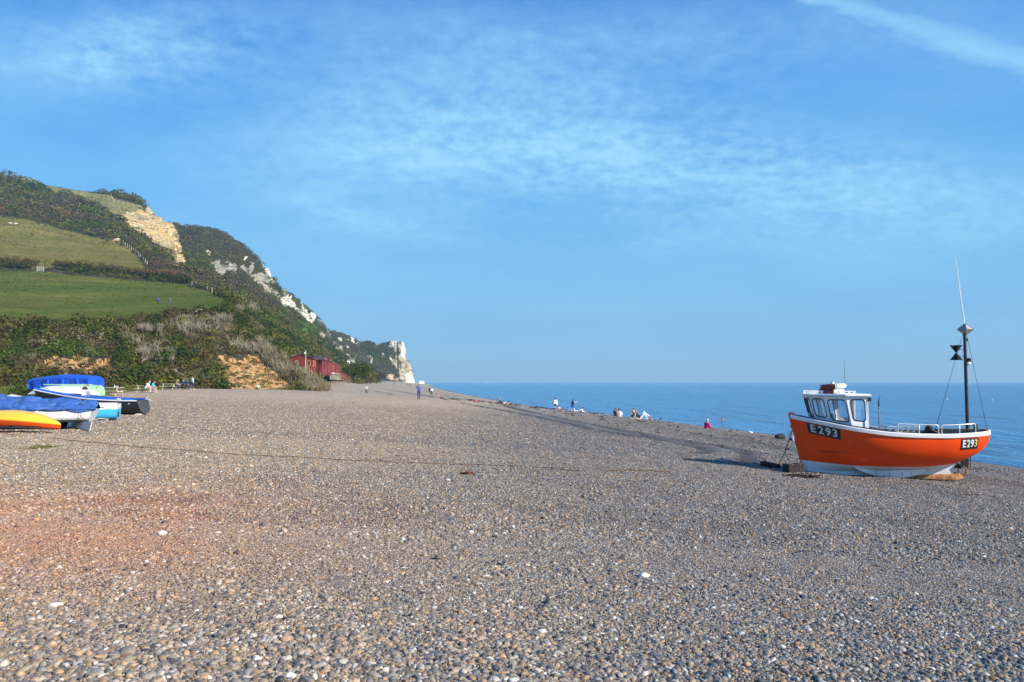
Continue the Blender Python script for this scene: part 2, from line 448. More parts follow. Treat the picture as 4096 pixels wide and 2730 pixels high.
def build_pebbles():
    """loose stones lying on the near beach: a cloud of points, each carrying one stone"""
    g = R(21)
    P = []; S = []
    def cls(n, y0, y1, r0, r1, nz=0, keep=None):
        Y = np.sqrt(g.uniform(y0 * y0, y1 * y1, n)); X = g.uniform(-1, 1, n) * (.70 * Y + 2.4)
        r = r0 * (r1 / r0)**(g.random(n)**1.5)
        f = fbm(np.stack([X / 1.9, Y / 1.1, 0 * X], -1), 3, 55)
        ok = (X < crestX(Y) + 6)
        if keep is not None: ok &= g.random(n) < keep(f, X, Y)
        P.append(np.stack([X, Y], -1)[ok]); S.append(r[ok])
    cls(410000, 3.2, 10.5, .0055, .011)
    cls(255000, 3.2, 14, .0085, .0155, keep=lambda f, X, Y: .35 + .65 * sstep(-.35, .25, f))
    cls(240000, 14, 27, .010, .0185)
    cls(21000, 3.2, 8.5, .012, .025, keep=lambda f, X, Y: 1 - sstep(6, 8.5, Y) * .8)
    cls(22000, 3.2, 6.6, .014, .031, keep=lambda f, X, Y: (1 - sstep(4.7, 6.6, Y)) * (.4 + .6 * sstep(-.3, .2, f)))
    cls(17000, 3.2, 14, .016, .031, keep=lambda f, X, Y: .15 + .9 * sstep(-.1, .35, f))
    cls(45000, 10, 50, .018, .03)
    cls(230000, 27, 80, .017, .029, keep=lambda f, X, Y: 1 - sstep(50, 80, Y))
    cls(420, 3.4, 40, .03, .055)
    P = np.concatenate(P); r = np.concatenate(S); n = len(P)
    X, Y = P[:, 0], P[:, 1]
    Z = ground_z(X, Y) + r * .28
    p = np.stack([X, Y, 0 * X], -1)
    # the ruts
    mid = (Y > 24)
    d = np.minimum(seg_dist(X, Y, TR[0]), seg_dist(X, Y, TR[1])); dk = np.exp(-((d + .10 * fbm(np.stack([X, Y, 0 * X], -1) / .7, 2, 31)) / (.21 + Y * .0018))**4)
    Z = Z - .20 * dk + .06 * np.exp(-((d - .5 - Y * .0036) / (.2 + Y * .0016))**2)
    warm = sstep(3.2, -7, X + 2.2 * fbm(p / 4, 3, 12))
    red = np.clip(1.3 * np.exp(-(((X + 6.6) / 3.7)**2 + ((Y - 9.6) / 3.3)**2)) * (.7 + .6 * fbm(p / 1.2, 3, 8)), 0, 1)
    k = g.random(n)
    k = np.where(r > .03, k * .93, k)
    def pal(T): 
        xs = [q[0] for q in T]; return np.stack([np.interp(k, xs, [q[1][c] for q in T]) for c in range(3)], -1)
    c = pal(PAL) * (1 - warm[:, None]) + pal(PALW) * warm[:, None]
    c = c * (1 - .5 * red[:, None]) + np.array([.52, .20, .09]) * .5 * red[:, None]
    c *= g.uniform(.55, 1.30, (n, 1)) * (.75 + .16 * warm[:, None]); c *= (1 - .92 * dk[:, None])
    # sand-filled red patch shows few loose stones
    keep = g.random(n) > .55 * red * (r < .02)
    P3 = np.stack([X, Y, Z], -1)[keep]; c = c[keep]; r = r[keep]; n = len(r)
    sc = np.stack([r * g.uniform(.85, 1.5, n), r * g.uniform(.75, 1.05, n), r * g.uniform(.5, .9, n)], -1)
    rot = np.stack([g.normal(0, .28, n), g.normal(0, .28, n), g.uniform(0, 2 * pi, n)], -1)
    me = bpy.data.meshes.new('pebbles'); me.vertices.add(n); me.vertices.foreach_set('co', P3.astype(np.float32).ravel())
    for nm, dat in (('psize', sc), ('prot', rot)):
        a = me.attributes.new(nm, 'FLOAT_VECTOR', 'POINT'); a.data.foreach_set('vector', dat.astype(np.float32).ravel())
    a = me.attributes.new('pcol', 'FLOAT_COLOR', 'POINT'); cc = np.ones((n, 4), np.float32); cc[:, :3] = np.clip(c, 0, .9); a.data.foreach_set('color', cc.ravel())
    a = me.attributes.new('pick', 'INT', 'POINT'); a.data.foreach_set('value', g.integers(0, 6, n).astype(np.int32))
    me.update()
    m, t, b = new_mat('pebble_stone')
    at_ = t.n('ShaderNodeAttribute'); at_.attribute_type = 'INSTANCER'; at_.attribute_name = 'pcol'
    nz = t.noise(texco(t), 2.2, 5, .65)
    t.l(t.mix(1.0, at_.outputs['Color'], t.ramp(nz, [(.3, .78), (.7, 1.2)]), 'MULTIPLY'), b.inputs['Base Color'])
    b.inputs['Roughness'].default_value = .55; b.inputs['Specular IOR Level'].default_value = .4
    me.materials.append(m)
    o = link('pebbles', me); tag(o, 'loose rounded pebbles covering the near beach', 'pebbles', kind='stuff')
    ng = bpy.data.node_groups.new('pebble_scatter', 'GeometryNodeTree')
    ng.interface.new_socket('Geometry', in_out='INPUT', socket_type='NodeSocketGeometry')
    ng.interface.new_socket('Geometry', in_out='OUTPUT', socket_type='NodeSocketGeometry')
    N = ng.nodes.new; L = ng.links.new
    gi = N('NodeGroupInput'); go = N('NodeGroupOutput')
    g2i = N('GeometryNodeGeometryToInstance')
    for k in range(6):
        ic = N('GeometryNodeMeshIcoSphere'); ic.inputs['Radius'].default_value = 1; ic.inputs['Subdivisions'].default_value = 3
        nt = N('ShaderNodeTexNoise'); nt.noise_dimensions = '4D'; nt.inputs['Scale'].default_value = .75; nt.inputs['Detail'].default_value = 1.5; nt.inputs['W'].default_value = k * 7.3 + 1
        ps = N('GeometryNodeInputPosition'); L(ps.outputs[0], nt.inputs['Vector'])
        sb = N('ShaderNodeVectorMath'); sb.operation = 'SUBTRACT'; sb.inputs[1].default_value = (.5, .5, .5); L(nt.outputs['Color'], sb.inputs[0])
        ml = N('ShaderNodeVectorMath'); ml.operation = 'SCALE'; ml.inputs['Scale'].default_value = .95; L(sb.outputs[0], ml.inputs[0])
        st = N('GeometryNodeSetPosition'); L(ic.outputs[0], st.inputs['Geometry']); L(ml.outputs[0], st.inputs['Offset'])
        sm = N('GeometryNodeSetShadeSmooth'); L(st.outputs[0], sm.inputs[0])
        mt = N('GeometryNodeSetMaterial'); mt.inputs['Material'].default_value = m; L(sm.outputs[0], mt.inputs[0])
        L(mt.outputs[0], g2i.inputs[0])
    ip = N('GeometryNodeInstanceOnPoints'); L(gi.outputs[0], ip.inputs['Points']); L(g2i.outputs[0], ip.inputs['Instance'])
    ip.inputs['Pick Instance'].default_value = True
    def na(nm, ty):
        x = N('GeometryNodeInputNamedAttribute'); x.data_type = ty; x.inputs['Name'].default_value = nm
        return [q for q in x.outputs if q.enabled and q.name == 'Attribute'][0]
    L(na('pick', 'INT'), ip.inputs['Instance Index']); L(na('psize', 'FLOAT_VECTOR'), ip.inputs['Scale']); L(na('prot', 'FLOAT_VECTOR'), ip.inputs['Rotation'])
    L(ip.outputs[0], go.inputs[0])
    md = o.modifiers.new('scatter', 'NODES'); md.node_group = ng
    return o

def build_sea():
    m, t, b = new_mat('sea_water')
    pos = t.n('ShaderNodeNewGeometry').outputs['Position']
    w1 = t.noise(t.scalev(pos, (.16, .06, 1)), 1.0, 7, .66)
    w2 = t.noise(t.scalev(pos, (.9, 2.0, 1)), 1.0, 5, .62)
    w3 = t.noise(t.scalev(pos, (.004, .02, 1)), 1.0, 4, .6)
    c = t.mix(t.ramp(w3, [(.35, 0.0), (.65, 1.0)]), SEA[0], SEA[1])
    w4 = t.noise(t.scalev(pos, (.35, .045, 1)), 1.0, 5, .6)
    c = t.mix(1.0, c, t.ramp(w4, [(.34, .55), (.46, 1.0), (.7, 1.08)]), 'MULTIPLY')
    t.l(c, b.inputs['Base Color'])
    b.inputs['Roughness'].default_value = .16; b.inputs['IOR'].default_value = 1.33
    n1 = t.bump(w1, 1.0, 5.0); n2 = t.bump(w2, .65, .34, n1)
    t.l(n2, b.inputs['Normal'])
    V = [(-3000, -400, 0), (26000, -400, 0), (26000, 26000, 0), (-26000, 26000, 0), (-3000, 1000, 0)]
    o = link('sea', raw_mesh('sea', [(-200, -400, 0), (26000, -400, 0), (26000, 28000, 0), (-26000, 28000, 0), (-26000, 1300, 0), (-200, 1300, 0)], [(0, 1, 2, 3, 4, 5)], [m]))
    tag(o, 'calm blue sea reaching to the horizon', kind='structure')
SEA = ((.02, .19, .42), (.035, .23, .48))
# ------------------------------------------------------------------ hills and cliffs
LAYERS = []
class Layer:
    """land surface: columns of surveyed points (photo x, y, distance) from the foot up to the skyline"""
    def __init__(s, cols, nu, nv, back=(60, 40)):
        K = np.array(cols, float)                       # (columns, rows, 3)
        nc, nr = K.shape[:2]
        u = np.linspace(0, nc - 1, nu); v = np.linspace(0, nr - 1, nv)
        A = np.zeros((nc, nv, 3))
        for c in range(nc):
            for k in range(3):
                A[c, :, k] = sp(range(nr), np.log(K[c, :, k]) if k == 2 else K[c, :, k])(v)
        B = np.zeros((nu, nv, 3))
        for j in range(nv):
            for k in range(3): B[:, j, k] = sp(range(nc), A[:, j, k])(u)
        B[..., 2] = np.exp(B[..., 2])
        s.px, s.py, s.d = B[..., 0], B[..., 1], B[..., 2]
        s.P = at(s.px, s.py, s.d); s.nu, s.nv = nu, nv
        s.uu = np.repeat(u[:, None], nv, 1); s.vv = np.repeat(v[None], nu, 0)
        # the land goes on behind the skyline and falls away
        rdg = s.P[:, -1]; dirn = rdg * np.array([1, 1, 0]); dirn /= np.linalg.norm(dirn, axis=1)[:, None] + 1e-9
        dirn = dirn * .6 + np.array([-.5, .3, 0]); dirn /= np.linalg.norm(dirn, axis=1)[:, None]
        ex = [rdg + dirn * back[0] * k + np.array([0, 0, -back[1] * k * k * .5]) for k in (.25, .6, 1.2, 2.2)]
        s.back = np.stack(ex, 1)
    def normals(s):
        du = np.gradient(s.P, axis=0); dv = np.gradient(s.P, axis=1)
        n = np.cross(du, dv); n /= np.linalg.norm(n, axis=-1)[..., None] + 1e-9
        flip = np.sum(n * s.P, -1) > 0
        n[flip] *= -1
        return n
    def finish(s, name, label, mats, cover):
        """cover: (nu,nv) int material index"""
        P = np.concatenate([s.P, s.back], 1); nv = s.nv + 4
        idx = np.arange(s.nu * nv).reshape(s.nu, nv)
        fc = np.stack([idx[:-1, :-1].ravel(), idx[1:, :-1].ravel(), idx[1:, 1:].ravel(), idx[:-1, 1:].ravel()], -1)
        cv = np.concatenate([cover, np.zeros((s.nu, 4), int)], 1)
        mi = cv[:-1, :-1].ravel()
        t = np.concatenate([s.tint, np.repeat(s.tint[:, -1:], 4, 1)], 1).reshape(-1, 3)
        me = raw_mesh(name, P, fc, mats, t, True, mi)
        o = link(name, me); tag(o, label, kind='structure')
        s.bvh = BVHTree.FromPolygons([tuple(p) for p in P.reshape(-1, 3)], [tuple(f) for f in fc])
        LAYERS.append(s)
        return o

def on_land(x, y, layers=None):
    r = Vector(ray(x, y)); best = None
    for l in (layers or LAYERS):
        h = l.bvh.ray_cast(Vector((0, 0, CZ)), r, 5000)
        if h[0] is not None and (best is None or h[3] < best[1]): best = (h[0], h[3])
    if best is None: return None
    return np.array(best[0])

def cells(layer, mask):
    """area-weighted picking among land cells where mask holds"""
    P = layer.P
    a = np.linalg.norm(np.cross(P[1:, :-1] - P[:-1, :-1], P[:-1, 1:] - P[:-1, :-1]), axis=-1)
    w = (a * mask[:-1, :-1]).ravel()
    return w / w.sum(), a

def erode(m, k):
    m = m.copy()
    for _ in range(k):
        q = m.copy(); q[1:] &= m[:-1]; q[:-1] &= m[1:]; q[:, 1:] &= m[:, :-1]; q[:, :-1] &= m[:, 1:]; m = q
    return m

def pick(layer, mask, n, g, by_view=0.0):
    P = layer.P
    a = np.linalg.norm(np.cross(P[1:, :-1] - P[:-1, :-1], P[:-1, 1:] - P[:-1, :-1]), axis=-1)
    if by_view: a = a / layer.d[:-1, :-1]**by_view
    w = (a * mask[:-1, :-1]).ravel(); w /= w.sum()
    c = g.choice(len(w), n, p=w); i, j = np.unravel_index(c, a.shape)
    u, v = g.random(n)[:, None], g.random(n)[:, None]
    X = P[i, j] * (1 - u) * (1 - v) + P[i + 1, j] * u * (1 - v) + P[i, j + 1] * (1 - u) * v + P[i + 1, j + 1] * u * v
    return X, layer.px[i, j], layer.py[i, j], layer.d[i, j]

# leaf colours
IVY = (.047, .070, .014); OLIVE = (.118, .115, .028); BRAMBLE = (.105, .082, .034); RUSSET = (.20, .115, .05)
DRY = (.30, .255, .16); DRYG = (.20, .175, .10); BRIGHT = (.075, .125, .022); HEATH = (.085, .073, .046); GORSE = (.085, .10, .025)

def leaf_cloud(C, r, col, per, q, g, flat=.8, up=.25, jit=.5, solid=.22):
    """leaf-sized faces over lumpy bushes of centre C, radius r, colour col"""
    n = len(C); N = n * per
    d = g.normal(size=(N, 3)); d /= np.linalg.norm(d, axis=1)[:, None]
    d[:, 2] = np.where(d[:, 2] < -.25, -d[:, 2], d[:, 2])
    rr = np.repeat(r, per); cc = np.repeat(C, per, 0)
    lump = 1 + .28 * fbm(d * 1.7 + cc * .37, 2, 5)
    rad = rr * lump * (1 - solid * g.random(N)**2)
    pos = cc + d * rad[:, None] * np.array([1, 1, flat])
    nm = d + jit * g.normal(size=(N, 3)); nm[:, 2] += up; nm /= np.linalg.norm(nm, axis=1)[:, None]
    t = np.cross(nm, g.normal(size=(N, 3))); t /= np.linalg.norm(t, axis=1)[:, None] + 1e-9
    b = np.cross(nm, t)
    s = (np.repeat(q, per) if np.ndim(q) else q) * g.uniform(.6, 1.4, N)
    s = s[:, None]
    V = np.stack([pos - t * s, pos - b * s * .6 + nm * s * .1, pos + t * s, pos + b * s * .6 + nm * s * .1], 1).reshape(-1, 3)
    cl = np.repeat(col, per, 0) * g.uniform(.76, 1.24, (N, 1)) * (1 + .08 * g.normal(size=(N, 3)))
    return V, np.clip(np.repeat(cl, 4, 0), .004, .6)

def quads(V): return np.arange(len(V)).reshape(-1, 4)

def blade_cloud(C, h, col, per, g, spread=.7, w=.05, lean=.35):
    """dried stalks standing in tufts"""
    n = len(C); N = n * per
    cc = np.repeat(C, per, 0) + g.normal(size=(N, 3)) * np.array([spread, spread, .1])
    H = np.repeat(h, per) * g.uniform(.55, 1.15, N)
    tip = cc + np.stack([g.normal(0, lean, N) * H, g.normal(0, lean, N) * H, H], -1)
    a = g.uniform(0, pi, N); t = np.stack([np.cos(a), np.sin(a), 0 * a], -1) * (w * g.uniform(.6, 1.5, N))[:, None]
    mid = cc * .45 + tip * .55 + np.stack([0 * H, 0 * H, .06 * H], -1)
    V = np.stack([cc - t * .7, cc + t * .7, mid + t, tip], 1).reshape(-1, 3)
    cl = np.repeat(col, per, 0) * g.uniform(.65, 1.3, (N, 1))
    return V, np.clip(np.repeat(cl, 4, 0), .01, .6)

def choose(g, n, opts, noise_v=None):
    """mix of leaf colours; opts = [(colour, weight)]"""
    w = np.array([o[1] for o in opts], float); cs = np.array([o[0] for o in opts])
    cum = np.cumsum(w / w.sum())
    x = g.random(n) if noise_v is None else np.clip(.5 + noise_v * .9 + g.normal(0, .10, n), 0, .999)
    return cs[np.minimum(np.searchsorted(cum, x), len(cs) - 1)]

def grass_mat(name, stops, rough=.8):
    m, t, b = new_mat(name)
    pos = texco(t)
    n1 = t.noise(pos, .035, 5, .6); n2 = t.noise(pos, .6, 6, .7)
    n3 = t.noise(t.scalev(pos, (.22, .5, 1)), 1.0, 6, .75)
    n = t.m('ADD', t.m('MULTIPLY', n1, .42), t.m('ADD', t.m('MULTIPLY', n2, .28), t.m('MULTIPLY', n3, .30)))
    c = t.ramp(n, stops)
    st = t.noise(t.scalev(pos, (.03, .10, .12)), 1.0, 5, .65)     # mown and trodden bands
    c = t.mix(1.0, c, t.ramp(st, [(.35, .80), (.62, 1.15)]), 'MULTIPLY')
    fl = t.ramp(t.noise(pos, 1.3, 3, .6), [(.71, 0.0), (.76, 1.0)])
    c = t.mix(t.m('MULTIPLY', fl, .5), c, (.26, .23, .14))
    t.l(c, b.inputs['Base Color']); b.inputs['Roughness'].default_value = rough; b.inputs['Specular IOR Level'].default_value = .04
    t.l(t.bump(t.noise(pos, 3.0, 4, .7), .5, .25), b.inputs['Normal'])
    return m

def rock_mat(name, stops, patch, band=.35, dark=(.07, .075, .05)):
    """layered cliff rock with joints, stains and plants in the cracks"""
    m, t, b = new_mat(name)
    pos = texco(t)
    wob = t.noise(pos, .06, 3)
    z = t.n('ShaderNodeSeparateXYZ'); t.l(pos, z.inputs[0])
    zz = t.m('ADD', t.m('MULTIPLY', z.outputs[2], band), t.m('MULTIPLY', wob, 3.0))
    cx = t.n('ShaderNodeCombineXYZ'); t.l(t.m('MULTIPLY', z.outputs[0], .05), cx.inputs[0]); t.l(t.m('MULTIPLY', z.outputs[1], .05), cx.inputs[1]); t.l(zz, cx.inputs[2])
    lay = t.noise(cx.outputs[0], 1.0, 6, .7)
    c = t.ramp(lay, stops)
    big = t.noise(pos, .035, 5, .6)
    c = t.mix(t.ramp(big, [(.48, 0.0), (.66, .75)]), c, patch)
    pl = t.noise(t.scalev(pos, (.16, .16, .10)), 1.0, 8, .72)
    c = t.mix(t.ramp(pl, [(.56, 0.0), (.60, .85)]), c, dark)
    t.l(c, b.inputs['Base Color']); b.inputs['Roughness'].default_value = .85; b.inputs['Specular IOR Level'].default_value = .2
    t.l(t.bump(t.m('ADD', t.m('MULTIPLY', lay, .7), t.m('MULTIPLY', pl, .6)), 1.0, 2.2), b.inputs['Normal'])
    return m

def earth_mat():
    m, t, b = new_mat('sandy_earth')
    pos = texco(t)
    n = t.noise(pos, .9, 7, .68)
    c = t.ramp(n, [(.25, (.28, .14, .05)), (.45, (.47, .25, .095)), (.6, (.58, .34, .14)), (.78, (.64, .45, .24))])
    t.l(c, b.inputs['Base Color']); b.inputs['Roughness'].default_value = .9
    t.l(t.bump(n, 1.0, .5), b.inputs['Normal'])
    return m

def soil_mat(name, a, bcol):
    m, t, b = new_mat(name)
    n = t.noise(texco(t), .25, 7, .7)
    t.l(t.ramp(n, [(.3, a), (.7, bcol)]), b.inputs['Base Color']); b.inputs['Roughness'].default_value = .95; b.inputs['Specular IOR Level'].default_value = .1
    return m

# outlines read off the hillside
FIELD1 = [(-700, 1070), (0, 1086), (150, 1085), (215, 1090), (400, 1112), (560, 1128), (760, 1146), (805, 1160), (870, 1177), (905, 1194), (880, 1225), (820, 1246), (690, 1256), (560, 1264), (330, 1278), (0, 1292), (-700, 1308)]
FIELD2 = [(-700, 830), (0, 872), (110, 888), (200, 905), (330, 935), (430, 956), (450, 968), (480, 975), (520, 998), (560, 1030), (586, 1070), (560, 1100), (215, 1075), (0, 1070), (-700, 1060)]
MEADOW = [(120, 732), (320, 758), (400, 772), (440, 784), (450, 800), (500, 812), (545, 824), (575, 836), (590, 845), (540, 850), (490, 868), (505, 880), (470, 870), (430, 850), (395, 838), (350, 815), (345, 795), (290, 775), (220, 768)]
SANDCLIFF = [(484, 872), (510, 860), (540, 848), (590, 838), (618, 855), (632, 870), (662, 876), (692, 888), (706, 920), (722, 1000), (736, 1080), (716, 1078), (694, 1064), (668, 1026), (634, 992), (596, 970), (556, 946), (512, 916), (496, 898)]
SCAR_A = [(885, 1440), (915, 1428), (960, 1448), (1000, 1432), (1030, 1440), (1050, 1470), (1085, 1490), (1110, 1515), (1140, 1540), (1128, 1562), (1080, 1580), (980, 1575), (935, 1560), (915, 1510), (895, 1480)]
SCAR_B = [(172, 1457), (214, 1442), (268, 1446), (306, 1434), (333, 1442), (363, 1473), (360, 1496), (314, 1492), (275, 1488), (230, 1473), (184, 1473)]
SCAR_C = [(383, 1457), (405, 1448), (430, 1440), (436, 1465), (385, 1472)]
CHALK_M = [[(1046, 1066), (1062, 1078), (1085, 1103), (1095, 1152), (1080, 1140), (1066, 1110), (1052, 1085)], [(816, 1003), (838, 1000), (846, 1022), (840, 1032)], [(958, 1012), (972, 1020), (985, 1045), (975, 1050)]]
LEDGE_M = [[(850, 1058), (905, 1050), (940, 1068), (944, 1098), (900, 1095), (884, 1104), (855, 1080)], [(955, 1075), (1000, 1082), (1004, 1112), (962, 1108)], [(1000, 1108), (1040, 1098), (1070, 1112), (1098, 1152), (1108, 1196), (1060, 1172), (1020, 1135)], [(985, 1040), (1010, 1058), (1020, 1095), (1008, 1085), (992, 1058)]]
CHALK_3 = [[(1112, 1202), (1135, 1196), (1148, 1188), (1172, 1212), (1187, 1244), (1160, 1240), (1128, 1226)], [(1188, 1262), (1222, 1250), (1240, 1258), (1258, 1282), (1252, 1298), (1222, 1286)], [(1195, 1215), (1215, 1235), (1224, 1258), (1205, 1240)], [(1268, 1268), (1280, 1285), (1284, 1302), (1270, 1290)]]
LEDGE_3 = [[(1100, 1160), (1140, 1175), (1150, 1188), (1115, 1200)], [(1185, 1243), (1215, 1250), (1195, 1262), (1165, 1242)], [(1296, 1316), (1312, 1335), (1345, 1385), (1390, 1420), (1420, 1445), (1395, 1438), (1345, 1405), (1305, 1350)], [(1268, 1345), (1290, 1350), (1292, 1362), (1270, 1360)], [(1405, 1435), (1420, 1440), (1424, 1454), (1410, 1450)]]
def anyp(l, polys):
    m = np.zeros(l.px.shape, bool)
    q = np.stack([l.px / 13, l.py / 13, 0 * l.px], -1)
    ox, oy = 14 * fbm(q, 4, 71, .6), 12 * fbm(q, 4, 72, .6)
    for p in polys: m |= inpoly(l.px + ox, l.py + oy, p)
    return m

def build_hills():
    soil = soil_mat('scrub_soil', (.028, .032, .014), (.075, .068, .034))
    g1 = grass_mat('pasture_green', [(.38, (.046, .080, .007)), (.5, (.088, .115, .016)), (.61, (.175, .150, .045))])
    g2 = grass_mat('pasture_olive', [(.38, (.085, .105, .015)), (.5, (.155, .140, .035)), (.62, (.22, .17, .06))])
    g3 = grass_mat('clifftop_grass', [(.3, (.13, .14, .045)), (.5, (.19, .175, .07)), (.7, (.25, .20, .10))])
    yr = rock_mat('sandstone', [(.30, (.13, .10, .055)), (.40, (.46, .34, .16)), (.47, (.66, .50, .26)), (.52, (.22, .17, .09)), (.58, (.60, .46, .24)), (.70, (.70, .56, .34))], (.60, .36, .13), .28)
    ck = rock_mat('chalk', [(.25, (.34, .32, .26)), (.40, (.56, .53, .44)), (.52, (.72, .68, .59)), (.60, (.42, .40, .32)), (.78, (.76, .73, .65))], (.66, .59, .45), .25, (.22, .21, .15))
    gr = rock_mat('grey_ledges', [(.3, (.08, .08, .06)), (.42, (.27, .26, .21)), (.5, (.40, .37, .30)), (.56, (.12, .12, .09)), (.72, (.34, .32, .26))], (.38, .31, .19), .35)
    er = earth_mat()
    # ---- the near hill: bank, two fields, scrub, skyline
    N = Layer([
        [(-700, 1600, 80), (-700, 1440, 112), (-700, 1305, 148), (-700, 1190, 190), (-700, 1065, 295), (-700, 950, 375), (-700, 830, 455), (-700, 730, 550), (-700, 640, 640)],
        [(-250, 1585, 88), (-250, 1438, 118), (-250, 1296, 152), (-250, 1190, 196), (-250, 1078, 298), (-250, 972, 378), (-250, 855, 460), (-250, 760, 560), (-250, 668, 652)],
        [(0, 1574, 96), (0, 1430, 125), (0, 1290, 155), (0, 1190, 200), (0, 1088, 300), (0, 985, 380), (0, 872, 467), (0, 785, 565), (0, 703, 665)],
        [(130, 1571, 98), (130, 1426, 127), (130, 1290, 157), (130, 1192, 201), (130, 1092, 302), (130, 992, 380), (130, 890, 467), (130, 795, 580), (125, 731, 672)],
        [(320, 1566, 102), (320, 1415, 129), (320, 1279, 159), (320, 1198, 204), (320, 1104, 303), (320, 1015, 376), (320, 932, 460), (310, 838, 590), (320, 757, 690)],
        [(460, 1564, 105), (460, 1406, 132), (460, 1269, 162), (460, 1200, 207), (460, 1117, 303), (455, 1040, 362), (450, 966, 430), (455, 865, 590), (470, 769, 705)],
        [(560, 1562, 107), (560, 1400, 134), (560, 1263, 165), (560, 1200, 208), (560, 1129, 303), (575, 1060, 352), (560, 1005, 410), (540, 905, 575), (560, 811, 690)],
        [(680, 1563, 109), (680, 1394, 136), (680, 1256, 169), (680, 1196, 211), (680, 1139, 300), (660, 1085, 338), (640, 1035, 395), (620, 940, 565), (620, 864, 655)],
        [(790, 1565, 111), (780, 1395, 138), (785, 1248, 173), (780, 1193, 213), (740, 1146, 296), (700, 1095, 336), (680, 1058, 390), (668, 985, 560), (660, 884, 642)],
        [(960, 1572, 114), (930, 1405, 141), (860, 1236, 180), (848, 1187, 214), (780, 1150, 293), (738, 1098, 338), (708, 1074, 395), (698, 1010, 575), (684, 890, 638)],
        [(1130, 1580, 119), (1050, 1430, 146), (900, 1222, 190), (885, 1187, 214), (805, 1156, 290), (757, 1096, 345), (724, 1080, 415), (718, 1020, 590), (692, 895, 640)],
        [(1264, 1590, 126), (1166, 1471, 147), (950, 1236, 196), (912, 1193, 213), (822, 1160, 290), (770, 1098, 350), (734, 1084, 430), (729, 1070, 605), (699, 905, 645)],
        [(1322, 1581, 138), (1230, 1491, 153), (1010, 1300, 205), (930, 1215, 225), (835, 1180, 305), (778, 1112, 375), (740, 1096, 460), (734, 1082, 640), (706, 925, 680)]], 420, 330)
    q = np.stack([N.px / 60, N.py / 60, 0 * N.px], -1)
    f1 = inpoly(N.px + 6 * fbm(q * 4, 2, 1), N.py + 5 * fbm(q * 4, 3, 2), FIELD1); f2 = inpoly(N.px + 5 * fbm(q * 4, 2, 3), N.py + 5 * fbm(q * 4, 3, 4), FIELD2)
    md = inpoly(N.px + 8 * fbm(q * 3, 3, 5), N.py + 6 * fbm(q * 3, 3, 6), MEADOW); sc_ = inpoly(N.px + 5 * fbm(q * 5, 3, 7), N.py + 5 * fbm(q * 5, 3, 8), SANDCLIFF)
    q2 = q * 5
    ea = np.zeros(f1.shape, bool)
    for P_ in [[(sum(a for a, _ in Q) / len(Q) + (x - sum(a for a, _ in Q) / len(Q)) * kk, sum(b for _, b in Q) / len(Q) + (y - sum(b for _, b in Q) / len(Q)) * kk) for x, y in Q] for Q, kk in ((SCAR_A, 1.12), (SCAR_B, 1.3), (SCAR_C, 1.7))]: ea |= inpoly(N.px + 14 * fbm(q2, 3, 9), N.py + 14 * fbm(q2, 3, 10), P_)
    path = (N.vv < 8) & inpoly(N.px, N.py, [(440, 968), (468, 958), (482, 962), (470, 975)])
    cover = np.zeros(f1.shape, int); cover[md] = 3; cover[f2] = 2; cover[f1] = 1; cover[sc_] = 4; cover[ea] = 5; cover[path] = 5
    nr = N.normals()
    k = (N.d / 300.)[..., None]
    N.P += nr * k * 1.9 * fbm(N.P / 38.0, 4, 6)[..., None] * (~(f1 | f2))[..., None]
    N.P += nr * k * .9 * fbm(N.P / 60.0, 3, 66)[..., None] * (f1 | f2)[..., None]
    st = fbm(N.P * np.array([.03, .03, .32]), 4, 21) * 5.0 + fbm(N.P / 9.0, 4, 22) * 3.0
    N.P += nr * (st * sc_)[..., None]
    N.P += nr * ((fbm(N.P / np.array([1.6, 1.6, 3.5]), 4, 23) * .4 - .5) * ea)[..., None]
    N.tint = np.ones(N.P.shape) * .5
    N.cover = cover
    N.finish('hillside', 'steep green hillside of fields and scrub above the beach', [soil, g1, g2, g3, yr, er], cover)
